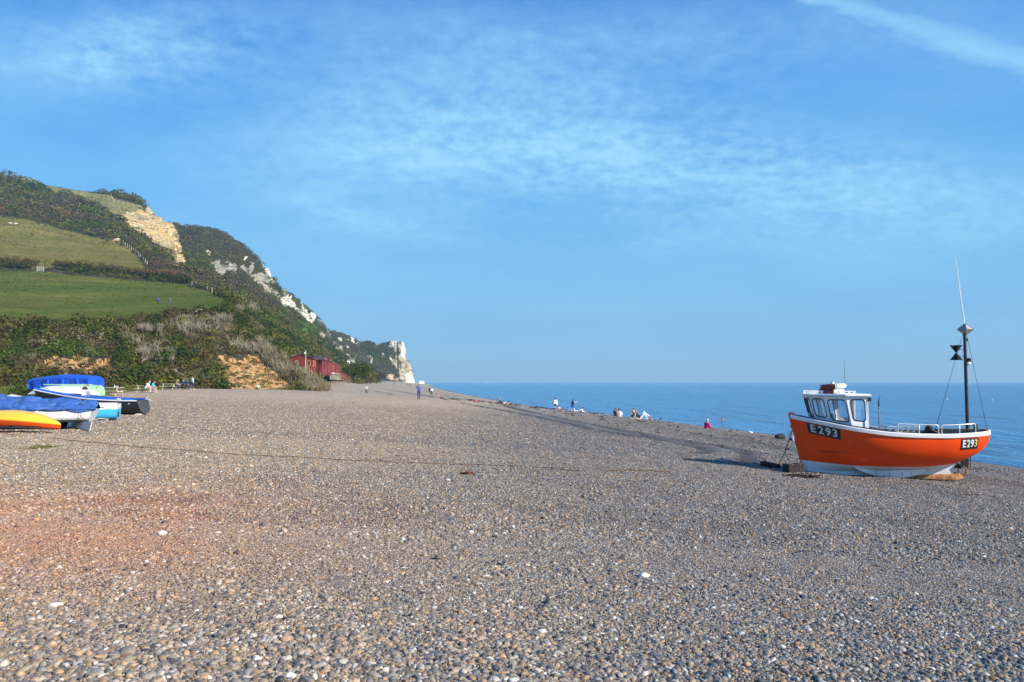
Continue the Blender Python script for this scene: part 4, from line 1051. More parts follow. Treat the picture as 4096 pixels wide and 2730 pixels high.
def fishing_boat():
    L = 6.1
    th = atan2(-.17, .985)
    bow = at(3157, 1530, 25.0); gz = 1.60
    root = empty('fishing_boat', (bow[0], 25.0, gz), th, 'orange and white fishing boat numbered E293 hauled out on the shingle', 'boat')
    H = Hull(L, ([0, .15, .45, .9, 1.6, 2.5, 3.5, 4.5, 5.2, 5.65, 5.9, 6.03, 6.1], [.03, .13, .36, .63, .91, 1.07, 1.12, 1.06, .90, .70, .47, .25, .02]),
             ([0, .1, .5, 1.0, 1.6, 2.2, 2.8, 3.6, 4.4, 5.2, 6.1], [1.95, 1.92, 1.84, 1.74, 1.63, 1.54, 1.47, 1.43, 1.42, 1.45, 1.51]),
             ([0, .5, 1.5, 2.6, 3.6, 4.3, 4.9, 5.3, 5.7, 5.95, 6.1], [.06, .10, .15, .20, .25, .31, .43, .58, .80, 1.02, 1.30]),
             ([0, 1, 2, 3, 4.5, 6.1], [1.5, 1.7, 2.2, 2.6, 2.5, 2.3]), ([0, 1, 2, 3.5, 6.1], [1.0, 1.1, 1.45, 1.75, 1.7]), .46, 2.2,
             ([0, 1, 2.2, 3.5, 4.6, 5.2, 5.6, 6.1], [.50, .43, .385, .39, .45, .56, .76, 1.31]))
    org = stain_paint('orange_paint', (1.0, .071, .0), .8, .5, (.42, .08, .02), .69, (.98, .40, .18), .06)
    wht = stain_paint('white_hull_paint', (.80, .81, .80), .4, .4, (.42, .26, .13), .61, (.6, .58, .5))
    trim = stain_paint('white_trim', (.82, .82, .80), .2, .45, (.36, .17, .06), .69)
    blue = paint('blue_paint', (.012, .035, .11), .5, .4, 8, dirt=((.10, .16, .14), .62))
    ste = paint('stainless', (.74, .74, .72), .32, .1, 6, metal=.35)
    blk = paint('black_iron', (.016, .016, .018), .5, .3, 8)
    wood = paint('weathered_deck', (.20, .17, .13), .85, .3, 5, stretch=(.3, 3, 3))
    grn = paint('inner_green', (.24, .28, .21), .7, .35, 3, dirt=((.10, .07, .045), .58))
    xs = np.concatenate([np.linspace(0, .5, 10), np.linspace(.55, 5.5, 60), np.linspace(5.53, 6.1, 20)])
    zbx = lambda x: np.maximum(H.zb(x), H.ZK(x))
    mb = MB()
    for sd in (-1, 1):
        mb.cur = 0; mb.grid(H.strip(zbx, H.ZS, 14, xs, sd))
        mb.cur = 1; mb.grid(H.strip(H.ZK, zbx, 12, xs, sd))
    hull = mb.build('hull', [org, wht], root, True, .002)
    # stem post
    mb = MB()
    for nm, zz, mt in (('stem', np.linspace(2.02, .50, 10), org), ('stem_foot', np.linspace(.50, .14, 5), stain_paint('stem_foot_paint', (.74, .73, .68), .3, .5, (.42, .22, .09), .50))):
      mb = MB(); ft = []; bk = []
      for z in zz:
          x = float(H.X(0.0, min(z, 1.95))); ft.append((x - .05, z)); bk.append((x + .12, z))
      V = []
      for (x, z), (x2, _) in zip(ft, bk): V += [(x, -.035, z), (x, .035, z), (x2, .075, z), (x2, -.075, z)]
      n = len(zz)
      mb.add(V, [(i * 4 + k, i * 4 + (k + 1) % 4, i * 4 + 4 + (k + 1) % 4, i * 4 + 4 + k) for i in range(n - 1) for k in range(4)] + [(0, 1, 2, 3), tuple(range(4 * n - 4, 4 * n))])
      mb.build(nm, [mt], root)
    mb = MB(); mb.tube([(float(H.X(0, z)) - .055, 0, z) for z in np.linspace(1.2, .10, 8)], .022, 6); mb.build('stem_band', [rust_mat()], root)
    # keel and deadwood
    mb = MB()
    P = [(.50, .0), (.52, .22)] + [(x, float(H.ZK(x)) + .03) for x in np.linspace(.8, 4.95, 14)] + [(5.02, .36), (4.98, .10), (4.9, .10), (3.4, .03), (1.5, .0)]
    mb.prism(P, -.045, .045, 'XZ'); mb.build('deadwood', [wht], root)
    mb = MB(); V = []
    for x, h_, w_ in ((3.65, .02, .05), (3.9, .05, .07), (4.3, .085, .085), (4.8, .11, .09), (5.05, .115, .09), (5.2, .09, .07), (5.28, .04, .04)):
        c = .035 + .02 * (x - 3.6)
        V.append([(x, -w_, c - h_ * .8), (x, -w_ * .9, c + h_ * .6), (x, 0, c + h_), (x, w_ * .9, c + h_ * .6), (x, w_, c - h_ * .8)])
    mb.grid(np.array(V)); mb.build('keel_shoe', [rust_mat()], root, True)
    mb = MB(); mb.prism([(.44, .02), (.47, .25), (.60, .12), (.9, .04), (.9, -.03), (.5, -.03)], -.055, .055, 'XZ'); mb.build('forefoot', [rust_mat()], root)
    # bilge plates
    for sd in (-1, 1):
        mb = MB(); A = []
        for x in np.linspace(1.92, 4.32, 26):
            t = (x - 1.92) / 2.40
            zo = .30 - .31 * max(0, sin(pi * min(1, t * 1.02)))**.8 + .02; zi = zo + .15 * max(0, sin(pi * t))**.7 + .02
            zi = max(zi, float(H.ZK(x)) + .02); yo = float(H.y(x, min(zi, 1.2))) + .03 + .10 * sin(pi * t)
            yi = float(H.y(x, zi)) * .97
            A.append([(x, sd * yi, zi + .03), (x, sd * yo, zi), (x, sd * (yo + .012), zo), (x, sd * (yo - .02), zo - .01), (x, sd * yi * .9, zi - .03)])
        bp = mb.grid(np.array(A)).build('bilge_plate', [trim], root)
        for t in (.30, .45, .6, .75, .92):
            i = int(t * 25); p = A[i]; mb = MB(); mb.box((p[1][0], p[1][1] + sd * .012, (p[1][2] + p[2][2]) / 2), (.012, .012, .10)); mb.build('bracket', [rust_mat()], bp)
    # gunwale
    for sd in (-1, 1):
        mb = MB(); A = []
        for x in xs:
            z = float(H.ZS(x)); y = float(H.y(x, z - .02)); 
            A.append([(x, sd * (y - .07 if y > .09 else y * .2), z + .025), (x, sd * (y + .022), z + .025), (x, sd * (y + .040), z), (x, sd * (y + .038), z - .095), (x, sd * (float(H.y(x, z - .11)) + .003), z - .112), (x, sd * max(.0, y - .07), z - .06)])
        mb.grid(np.array(A)); mb.build('gunwale', [trim], root, True, angle=radians(35))
        mb = MB(); A = []
        for x in np.linspace(.1, 2.95, 30):
            z = float(H.ZS(x)) + .027; y = float(H.y(x, z - .04))
            A.append([(x, sd * max(0, y - .10), z), (x, sd * max(.0, y - .10), z + .035), (x, sd * (y + .012), z + .035), (x, sd * (y + .012), z)])
        mb.grid(np.array(A)); mb.build('toe_rail', [blue], root)
    mb = MB(); mb.grid(np.array([[(x, -float(H.B(x)) * .98, float(H.ZS(x)) - .01), (x, float(H.B(x)) * .98, float(H.ZS(x)) - .01)] for x in np.linspace(.05, 2.6, 20)]))
    mb.build('foredeck', [blue], root)
    # inside of the open aft part
    mb = MB()
    xi = np.linspace(2.5, 6.0, 24)
    mb.cur = 0
    for sd in (-1, 1):
        mb.grid(np.array([[(x, sd * (float(H.y(x, z)) - .035 if float(H.y(x, z)) > .04 else 0), z) for z in np.linspace(max(.75, float(H.ZK(x)) + .1), float(H.ZS(x)), 5)] for x in xi]))
    mb.build('inner_lining', [grn], root)
    mb = MB(); mb.grid(np.array([[(x, -float(H.y(x, max(.8, float(H.ZK(x)) + .15))), max(.8, float(H.ZK(x)) + .15)), (x, float(H.y(x, max(.8, float(H.ZK(x)) + .15))), max(.8, float(H.ZK(x)) + .15))] for x in np.linspace(.8, 5.9, 20)])); mb.build('deck', [wood], root)
    mb = MB(); zt = 1.55
    mb.box((3.3, .86, zt), (2.1, .04, .03))
    for k in range(10): mb.tube([(2.3 + k * .2, .87, zt - .18), (2.5 + k * .2, .87, zt)], .016, 5)
    mb.build('rack', [ste], root)
    mb = MB(); mb.box((4.35, .25, 1.12), (.5, .5, .66), bev=.06); mb.tube([(4.35, .1, 1.45), (4.35, .1, 1.58)], .13, 14); mb.tube([(4.35, .1, 1.58), (4.35, .1, 1.68)], [.09, .075], 12); mb.tube([(4.1, .0, 1.4), (4.35, -.15, 1.5), (4.62, -.05, 1.38)], .03, 6)
    mb.build('pot_hauler', [blk], root, True, angle=.6)
    g = R(3); mb = MB()
    for k in range(34):
        p0 = np.array([g.uniform(4.65, 5.65), g.uniform(-.62, .62), g.uniform(1.0, 1.36)]); mb.tube([p0 + np.array([cos(a) * .2, sin(a) * .14, .03 * sin(2 * a + k)]) for a in np.linspace(0, 2 * pi, 12)], .02, 5)
    for k in range(10): mb.ball((g.uniform(4.7, 5.6), g.uniform(-.6, .6), 1.16), (.24, .2, .17), 9, 6)
    mb.build('net_heap', [paint('dark_net', (.03, .035, .035), .9, .5, 14)], root)
    mb = MB(); mb.box((5.25, 0, 1.52), (1.5, .14, .05), bev=.01); mb.build('thwart_beam', [paint('dark_timber', (.055, .035, .025), .8, .4, 6, stretch=(.4, 4, 4))], root)
    mb = MB(); mb.box((5.5, -.52, 1.55), (.1, .1, .34), bev=.015); mb.build('bitt', [blk], root)
    # wheelhouse
    wh = empty('wheelhouse', (0, 0, 0)); wh.parent = root
    wpaint = stain_paint('wheelhouse_white', (.80, .81, .82), .15, .4, (.40, .20, .07), .71)
    zt = 2.56
    # plan points: (x bottom, x top, y, z bottom) on the near side, bow to stern
    pts = [(.66, .46, .14, 1.80), (.74, .56, .34, 1.76), (1.74, 1.57, .87, 1.60), (2.25, 2.24, .80, 1.52)]
    def col_(k, sd): xb, xt, y, zb_ = pts[k]; return np.array([xb, sd * y, zb_]), np.array([xt, sd * (y - .015), zt + (.0 if k else .015)])
    rub = paint('window_rubber', (.012, .012, .013), .45, .2, 10)
    mbw = MB(); wins = []
    def panel(a0, a1, b0, b1, u0, u1, v0, v1, r=.09):
        q = (a0, b0, b1, a1); nn = np.cross(b0 - a0, a1 - a0); nn /= np.linalg.norm(nn)
        mid = (a0 + b1) / 2
        if np.dot(nn, mid - np.array([1.3, 0, 2.1])) < 0: nn = -nn
        hole, uv = round_rect(q, u0, u1, v0, v1, r); panel_with_hole(mbw, q, hole, uv, .03, nn); wins.append((hole, nn))
    for sd in (-1, 1):
        P = [col_(k, sd) for k in range(4)]
        panel(P[0][0], P[0][1], P[1][0], P[1][1], .14, .90, .16, .90, .06)
        m0 = P[1][0] * .585 + P[2][0] * .415; m1 = P[1][1] * .585 + P[2][1] * .415
        panel(P[1][0], P[1][1], m0, m1, .12, .88, .22, .90, .10)
        panel(m0, m1, P[2][0], P[2][1], .10, .93, .16, .88, .11)
        panel(P[2][0], P[2][1], P[3][0], P[3][1], .17, .86, .25, .90, .10)
    Pn, Pf = col_(0, -1), col_(0, 1)
    panel(Pn[0], Pn[1], Pf[0], Pf[1], .12, .88, .30, .9, .06)
    # aft posts and lintel of the open back
    for sd in (-1, 1):
        mbw.box((2.235, sd * .75, (1.30 + zt) / 2), (.05, .10, zt - 1.30))
    mbw.box((2.235, 0, zt - .06), (.05, 1.5, .10))
    mbw.build('cabin_wall', [wpaint], wh)
    for hole, nn in wins:
        c = hole.mean(0); n = len(hole); V = []
        for p in hole:
            o_ = (p - c); o_ /= np.linalg.norm(o_)
            V += [p + o_ * .020 + nn * .003, p + o_ * .012 + nn * .016, p - o_ * .012 + nn * .016, p - o_ * .016 - nn * .02]
        mb = MB(); mb.add(V, [(i * 4 + k, i * 4 + k + 1, ((i + 1) % n) * 4 + k + 1, ((i + 1) % n) * 4 + k) for i in range(n) for k in range(3)])
        w_ = mb.build('window', [rub], wh)
        link('pane', raw_mesh('pane', list(hole - nn * .010), [list(range(n))], [glass_mat()]), w_)
    roofP = []
    for sd in (-1, 1): pass
    ol = [(.34, -.20), (.46, -.42), (1.54, -.95), (2.34, -.90), (2.34, .90), (1.54, .95), (.46, .42), (.34, .20)]
    mb = MB(); mb.prism(ol, zt + .012, zt + .05)
    mb.prism([(x * .96 + .06, y * .93) for x, y in ol], zt + .05, zt + .075)
    rf = mb.build('cabin_roof', [wpaint], wh)
    for x0, x1, yy in ((.52, .98, -.42), (1.34, 1.9, -.76), (.52, .98, .42), (1.34, 1.9, .76)):
        mb = MB(); sl = .14 * (1 if yy < 0 else -1)
        n_ = 4; h_ = .10
        mb.box(((x0 + x1) / 2, yy, zt + .075 + h_ - .015), (x1 - x0, .035, .035)); mb.box(((x0 + x1) / 2, yy, zt + .085), (x1 - x0, .035, .022))
        for k in range(n_): mb.box((x0 + .05 + (x1 - x0 - .10) * k / (n_ - 1), yy, zt + .075 + h_ / 2), (.075, .034, h_ - .02))
        mb.build('handrail', [wpaint], rf)
    mb = MB(); mb.tube([(1.26, -.44, zt + .07), (1.26, -.44, zt + .36)], .035, 12); mb.tube([(1.26, -.44, zt + .36), (1.26, -.44, zt + .45)], .065, 14); mb.build('mast_light', [paint('lamp_white', (.8, .8, .78), .35)], rf, True, angle=.6)
    mb = MB(); mb.tube([(1.70, -.3, zt + .07), (1.70, -.3, zt + .25), (1.68, -.3, zt + 1.15)], [.016, .009, .004], 6); mb.tube([(1.70, -.3, zt + .06), (1.70, -.3, zt + .16)], .03, 8); mb.build('whip_aerial', [blk], rf)
    mb = MB(); mb.box((2.30, -.76, zt - .09), (.10, .12, .12), bev=.015); mb.build('deck_light', [blk], wh)
    mb = MB(); mb.box((.95, .0, 1.60), (.40, .7, .16), bev=.03); mb.torus((1.35, -.15, 1.86), .15, .018, 20, 6, Matrix.Rotation(1.2, 3, 'Y')); mb.box((1.25, -.15, 1.75), (.2, .05, .3)); mb.build('console', [paint('console_dark', (.03, .03, .035), .5)], wh)
    # boards with the number
    lt = paint('letter_grey', (.62, .64, .66), .5, .1, 9); lw = paint('letter_white', (.86, .86, .83), .5, .06, 9); ly = paint('letter_yellowed', (.78, .62, .22), .55, .3, 9)
    plate_on_hull(H, root, .42, 1.36, .135, .33, [('E', -.315, lt), ('2', -.09, lt), ('9', .115, lt), ('3', .31, lt)], .335, lt, 'number_board', shear=.1, sx=.95)
    plate_on_hull(H, root, 4.90, 5.47, .135, .335, [('E', -.19, lw), ('2', -.052, lw), ('9', .072, lw), ('3', .195, ly)], .31, lw, 'number_board', sx=.72)
    # rails on the near and far gunwale
    def rail(xa, xm, xb, sd):
        mb = MB()
        def g_(x): return np.array([x, sd * (float(H.B(x)) - .03), float(H.ZS(x)) + .02])
        h = .27; a, b = g_(xa), g_(xb); c = .05
        path = [a, a + [0, 0, h - c], a + [c * .3, 0, h - c * .3], a + [c, 0, h]] + [g_(x) + [0, 0, h] for x in np.linspace(xa + .1, xb - .1, 8)] + [b + [-c, 0, h], b + [-c * .3, 0, h - c * .3], b + [0, 0, h - c], b]
        mb.tube(path, .0175, 8); m_ = g_(xm); mb.tube([m_, m_ + [0, 0, h]], .018, 8)
        mb.build('guard_rail', [ste], root, True)
    rail(3.03, 3.65, 4.22, -1); rail(4.32, 4.86, 5.38, -1)
    mb = MB(); mb.tube([(2.52, -.97, 1.46), (2.52, -.97, 2.28)], .021, 8); mb.build('staff', [rust_mat()], root)
    mb = MB(); mb.tube([(2.52, -.97, 2.26), (2.52, -.97, 2.40), (2.53, -.97, 2.52), (2.56, -.97, 2.57), (2.59, -.97, 2.55)], [.028, .022, .008, .008, .008], 8); mb.build('staff_hook', [blk], root)
    # mast with its gear
    mx = 5.47; my = .0
    mb = MB(); mb.tube([(mx, my, .8), (mx, my, 4.52)], [.058, .046], 14); mast = mb.build('mast', [paint('mast_black', (.028, .026, .024), .5, .4, 5, dirt=((.16, .15, .13), .60))], root, True, angle=.6)
    alu = paint('reflector_metal', (.36, .35, .34), .5, .2, 6, metal=.3)
    c = np.array([mx + .03, my, 4.66]); s_ = .235
    mb = MB(); ax = [np.array(v, float) for v in ((.97, -.24, 0), (.24, .97, 0), (0, 0, .82))]
    mb.add([c + ax[0] * s_, c - ax[0] * s_, c + ax[1] * s_, c - ax[1] * s_, c + ax[2] * s_, c - ax[2] * s_], [(0, 2, 4), (2, 1, 4), (1, 3, 4), (3, 0, 4), (2, 0, 5), (1, 2, 5), (3, 1, 5), (0, 3, 5)])
    for i in (0, 1, 2, 3):
        for j in (4, 5):
            v = [c + ax[0] * s_, c - ax[0] * s_, c + ax[1] * s_, c - ax[1] * s_, c + ax[2] * s_, c - ax[2] * s_]; mb.tube([v[i], v[j]], .012, 5)
    mb.build('radar_reflector', [alu], mast)
    mb = MB(); base = np.array([mx, my, 4.84]); tip = np.array([mx - .20, my, 6.92]); mb.tube([base, base * .55 + tip * .45, tip], [.021, .016, .009], 7); mb.ball(tip, .017, 8, 6); mb.build('radio_aerial', [paint('aerial_white', (.80, .84, .84), .4)], mast)
    mb = MB()
    zc = 3.93; w_ = .20; h_ = .235; xo = mx - .27
    for rz in (0, pi / 2):
        for sg in (1, -1):
            tri = [(-w_, sg * h_), (w_, sg * h_), (.012, 0.0), (-.012, 0.0)]
            V = []
            for t_ in (-.006, .006): V += [(xo + a * cos(rz) - t_ * sin(rz), my + a * sin(rz) + t_ * cos(rz), zc + b) for a, b in tri]
            mb.add(V, [(0, 1, 2, 3), (7, 6, 5, 4), (0, 4, 5, 1), (1, 5, 6, 2), (2, 6, 7, 3), (3, 7, 4, 0)])
    for zz_ in (zc + .10, zc - .11): mb.tube([(xo, my, zz_), (mx, my, zz_)], .010, 5)
    mb.build('day_shape', [blk], mast)
    mb = MB(); mb.box((mx + .10, my - .02, 3.70), (.10, .1, .12), bev=.02); mb.build('steaming_light', [blk], mast)
    mb = MB(); mb.ball((mx + .08, my - .03, 3.585), (.06, .06, .06)); mb.build('deck_lamp', [paint('lamp_white', (.8, .8, .78), .35)], mast)
    mb = MB(); mb.box((mx + .05, my - .02, 4.33), (.07, .05, .09), bev=.01); mb.build('masthead_fitting', [blk], mast)
    for e in ((6.0, -.12, 1.53), (4.85, .98, 1.45)):
        mb = MB(); a = np.array([mx + (.06 if e[0] > mx else -.06), my, 4.5]); e = np.array(e); k = a * .18 + e * .82
        mb.tube([a, k], .0065, 5); mb.tube([k, e], .011, 5); mb.build('stay', [paint('wire', (.05, .05, .06), .5)], root)
    # stern gear
    mb = MB(); sh = np.array([5.05, 0, .34]); mb.tube([sh - [.3, 0, -.03], sh + [.16, 0, 0]], .03, 8)
    for k in range(3):
        a = 2 * pi * k / 3 + .4; d = np.array([0, cos(a), sin(a)]); t_ = np.array([.05, -sin(a) * .075, cos(a) * .075])
        mb.add([sh + [.1, 0, 0] + d * .03 - t_ * .5, sh + [.1, 0, 0] + d * .11 - t_ * 1.4, sh + [.1, 0, 0] + d * .185, sh + [.1, 0, 0] + d * .11 + t_ * 1.4, sh + [.1, 0, 0] + d * .03 + t_ * .5], [(0, 1, 2, 3, 4)])
    mb.ball(sh + [.13, 0, 0], (.06, .04, .04)); mb.build('propeller', [paint('bronze_dark', (.06, .038, .022), .5, .4, 8, metal=.4)], root)
    mb = MB(); mb.tube([(5.20, 0, .08), (5.33, 0, .10), (5.40, 0, .18), (5.385, 0, .30), (5.32, 0, .40)], [.035, .04, .034, .03, .025], 8); mb.build('skeg_heel', [rust_mat()], root, True)
    mb = MB(); mb.prism([(5.22, .36), (5.45, .36), (5.47, .62), (5.24, .62)], -.02, .02, 'XZ'); mb.tube([(5.42, .03, .20), (5.46, .03, .78)], .013, 6); mb.tube([(5.50, -.03, .36), (5.53, -.03, .84)], .013, 6); mb.build('rudder', [blk], root)
    root.scale = (.968, 1, 1)
    return root, H, th

def place_local(root, p):
    p = np.array(p) * np.array(root.scale); c, s = cos(root.rotation_euler[2]), sin(root.rotation_euler[2]); l = root.location
    return np.array([l[0] + p[0] * c - p[1] * s, l[1] + p[0] * s + p[1] * c, l[2] + p[2]])

def boat_extras(root, H):
    rd = paint('buoy_red', (.13, .022, .016), .55, .4, 6, dirt=((.35, .16, .10), .66)); wh = paint('buoy_white', (.80, .79, .74), .5, .1, 6, dirt=((.40, .33, .25), .66))
    blk = paint('board_black', (.018, .02, .024), .6, .3, 6)
    for k, (lx, ly, lz, tilt, lb) in enumerate(((1.30, -.18, 2.715, .04, 'lower red and white lifebuoy lying on the wheelhouse roof'), (1.34, -.22, 2.87, -.07, 'upper red and white lifebuoy with black lettering, on top of another'))):
        o = empty('lifebuoy', place_local(root, (lx, ly, lz)), root.rotation_euler[2], lb, 'lifebuoy', 'lifebuoys on the wheelhouse roof')
        o.rotation_euler = (0, tilt, root.rotation_euler[2])
        for a0, a1, mt, nm in ((pi * .42, pi * 1.48, rd, 'red_half'), (-pi * .52, pi * .42, wh, 'white_half')):
            mb = MB(); mb.torus((0, 0, 0), .315, .08, 24, 12, None, a0, a1); mb.build(nm, [mt], o, True)
        mb = MB()
        for a in (.42 * pi, 1.48 * pi): mb.torus((.315 * cos(a), .315 * sin(a), 0), .084, .012, 14, 5, Matrix.Rotation(a, 3, 'Z') @ Matrix.Rotation(pi / 2, 3, 'X'))
        mb.torus((0, 0, .01), .375, .009, 36, 5); mb.build('grab_line', [paint('rope_grey', (.42, .40, .35), .9)], o)
        if k:
            # black capitals near the top of the white half (only their lower edges show)
            for i, ch in enumerate('ENUS'):
                V, Fc = text_geo(ch, .085, .002, .002); a = -pi * .5 + .06 + i * .26
                W = []
                for x, y, z in V:
                    aa = a + x / .39; q = .55 + y / .08; rr = .315 + (.0815 + z) * cos(q); W.append((rr * cos(aa), rr * sin(aa), (.0815 + z) * sin(q)))
                link('letter', raw_mesh('letter', W, Fc, [blk]), o)
    # on the shingle at the bow
    pt = on_ground(3172, 1890)
    o = empty('timber_block', pt, .3, 'dark timber block lying in the shade under the bow', 'block')
    mb = MB(); mb.box((0, 0, .13), (.55, .34, .28), bev=.02); mb.build('block', [paint('tarred_timber', (.022, .019, .017), .85, .4, 5, bump=.4)], o)
    mb = MB(); mb.box((-.12, 0, .275), (.05, .345, .012)); mb.box((.16, 0, .275), (.05, .345, .012)); mb.build('iron_strap', [rust_mat()], o)
    a, b = on_ground(3046, 1866), on_ground(3118, 1876)
    o = empty('log', (a + b) / 2, atan2(b[1] - a[1], b[0] - a[0]), 'short dark log on the shingle left of the boat', 'log')
    mb = MB(); L = np.linalg.norm(b - a)
    mb.tube([(-L / 2, 0, .09), (-L / 4, .02, .10), (0, -.01, .085), (L / 4, .01, .09), (L / 2, 0, .08)], [.085, .095, .09, .08, .07], 10); mb.build('trunk', [paint('tarred_timber', (.022, .019, .017), .85)], o, True, angle=.7)
    mb = MB(); mb.tube([(-.2, 0, .15), (-.28, .03, .24)], [.03, .018], 6); mb.build('branch_stub', [paint('tarred_timber', (.022, .019, .017), .85)], o)
    g = R(9)
    o = empty('seaweed_heap', on_ground(3195, 1911), 0, 'brown seaweed heap on the shingle below the bow', 'seaweed')
    mb = MB()
    for k in range(46):
        p = np.array([g.normal(0, .25), g.normal(0, .12), .02]); d = g.normal(0, .12, (4, 3)); d[:, 2] = np.abs(d[:, 2]) * .35
        mb.tube([p, p + d[0], p + d[0] + d[1] * .6, p + d[0] + d[2]], [.014, .012, .010, .005], 5)
    mb.build('weed', [paint('weed_brown', (.05, .028, .015), .7, .4, 8)], o)
    # bridle from the bow to the ground
    s = place_local(root, (float(H.X(0, 1.45)) - .06, -.02, 1.45)); j = at(3138, 1812, 25.0); e1 = on_ground(3112, 1864); e2 = on_ground(3156, 1872); e1[2] += .02; e2[2] += .25
    o = empty('mooring_bridle', j, 0, 'thin dark hauling rope forking from the bow down to the shingle', 'rope')
    for p, q in ((s, j), (j, e1), (j, e2)):
        mb = MB(); mb.tube([p - j, (p + q) / 2 - j - np.array([0, 0, .015]), q - j], .013, 6); mb.build('rope', [paint('rope_dark', (.03, .028, .028), .9)], o)
# ------------------------------------------------------------------ small craft drawn up on the left
def two_tone(name, hi, lo, edge, rough=.35, soft=.03, axis=2, coat=.15, dirt=None):
    """hull paint with a boot line at a given height in the boat's own space"""
    m, t, b = new_mat(name)
    tc = texco(t); z = t.n('ShaderNodeSeparateXYZ'); t.l(tc, z.inputs[0])
    w = t.m('ADD', z.outputs[axis], t.m('MULTIPLY', t.m('SUBTRACT', t.noise(tc, 5, 4), .5), soft))
    f = t.m('GREATER_THAN', w, edge)
    n = t.ramp(t.noise(tc, 3, 6, .65), [(.3, .86), (.7, 1.07)])
    c = t.mix(1.0, t.mix(f, lo, hi), n, 'MULTIPLY')
    if dirt:
        c = t.mix(t.ramp(t.noise(tc, 4.5, 8, .75), [(dirt[1], 0.0), (dirt[1] + .05, 1.0)]), c, dirt[0])
    t.l(c, b.inputs['Base Color']); b.inputs['Roughness'].default_value = rough
    b.inputs['Coat Weight'].default_value = coat
    return m

def dinghy_hull(L, beam, h, sheer=.25, transom=.8, kr=.1, m=2.4, n=1.7, bowf=.06, rake=.3, trake=.12):
    xs = np.linspace(0, L, 9)
    f = xs / L
    B = beam / 2 * np.where(f < .55, np.sin(np.clip(f / .55, 0, 1) * pi / 2)**.75, 1 - (1 - transom) * ((f - .55) / .45)**2)
    B = np.maximum(B, bowf)
    return Hull(L, (xs, B), (xs, h + sheer * (1 - f)**2.2), (xs, kr * np.clip(1 - f * 2.2, 0, 1)**2 * 3 + .02 + .10 * np.clip(f - .6, 0, 1)), ([0, L / 2, L], [1.5, m, m]), ([0, L / 2, L], [1.0, n, n]), rake, L * .5, None, trake)

def hull_shell(H, root, mats, name='hull', closed_stern=True, thick=.03, xs=None, flip=1):
    xs = np.linspace(0, H.L, 50) if xs is None else xs
    mb = MB()
    for sd in (-1, 1):
        mb.grid(H.strip(H.ZK, H.ZS, 16, xs, sd, 0, 1.3)); mb.grid(H.strip(lambda x: H.ZK(x) + .04, H.ZS, 10, xs[2:-1], sd, -thick))
    return mb.build(name, mats, root, True, .0015, angle=radians(45))

def transom_part(H, root, mat, name='transom', off=.012):
    x = H.L; zz = np.linspace(float(H.ZS(x)), float(H.ZK(x)), 14); mb = MB()
    A = []
    for z in zz:
        y = float(H.y(x, z)); X = float(H.X(x, z))
        A.append([(X + off, -y, z), (X + off, 0, z), (X + off, y, z)])
    A = np.array(A); Bk = A.copy(); Bk[..., 0] -= .05
    mb.grid(A); mb.grid(Bk)
    for i in range(len(zz) - 1):
        for j in (0, 2): mb.add([A[i, j], A[i + 1, j], Bk[i + 1, j], Bk[i, j]], [(0, 1, 2, 3)])
    mb.add([A[0, 0], A[0, 2], Bk[0, 2], Bk[0, 0]], [(0, 1, 2, 3)])
    return mb.build(name, [mat], root)

def rail_part(H, root, mat, w=.05, h=.05, name='gunwale', xs=None):
    xs = np.linspace(0, H.L, 44) if xs is None else xs
    mb = MB()
    for sd in (-1, 1):
        A = []
        for x in xs:
            z = float(H.ZS(x)); y = float(H.y(x, z - .01)); X = float(H.X(x, z))
            A.append([(X, sd * max(0, y - w), z + .012), (X, sd * (y + .015), z + .012), (X, sd * (y + .022), z - h * .5), (X, sd * (y + .006), z - h), (X, sd * max(0, y - w * .6), z - h)])
        mb.grid(np.array(A))
    return mb.build(name, [mat], root, True, angle=.6)

def root_at(name, stern, phi, L, label, cat, group=None):
    """root at the stem; stern (world) sits at local x = L; phi turns the bow away from the viewer"""
    c, s = cos(-phi), sin(-phi)
    loc = np.array([stern[0] - L * c, stern[1] - L * s, stern[2]])
    return empty(name, loc, -phi, label, cat, group)

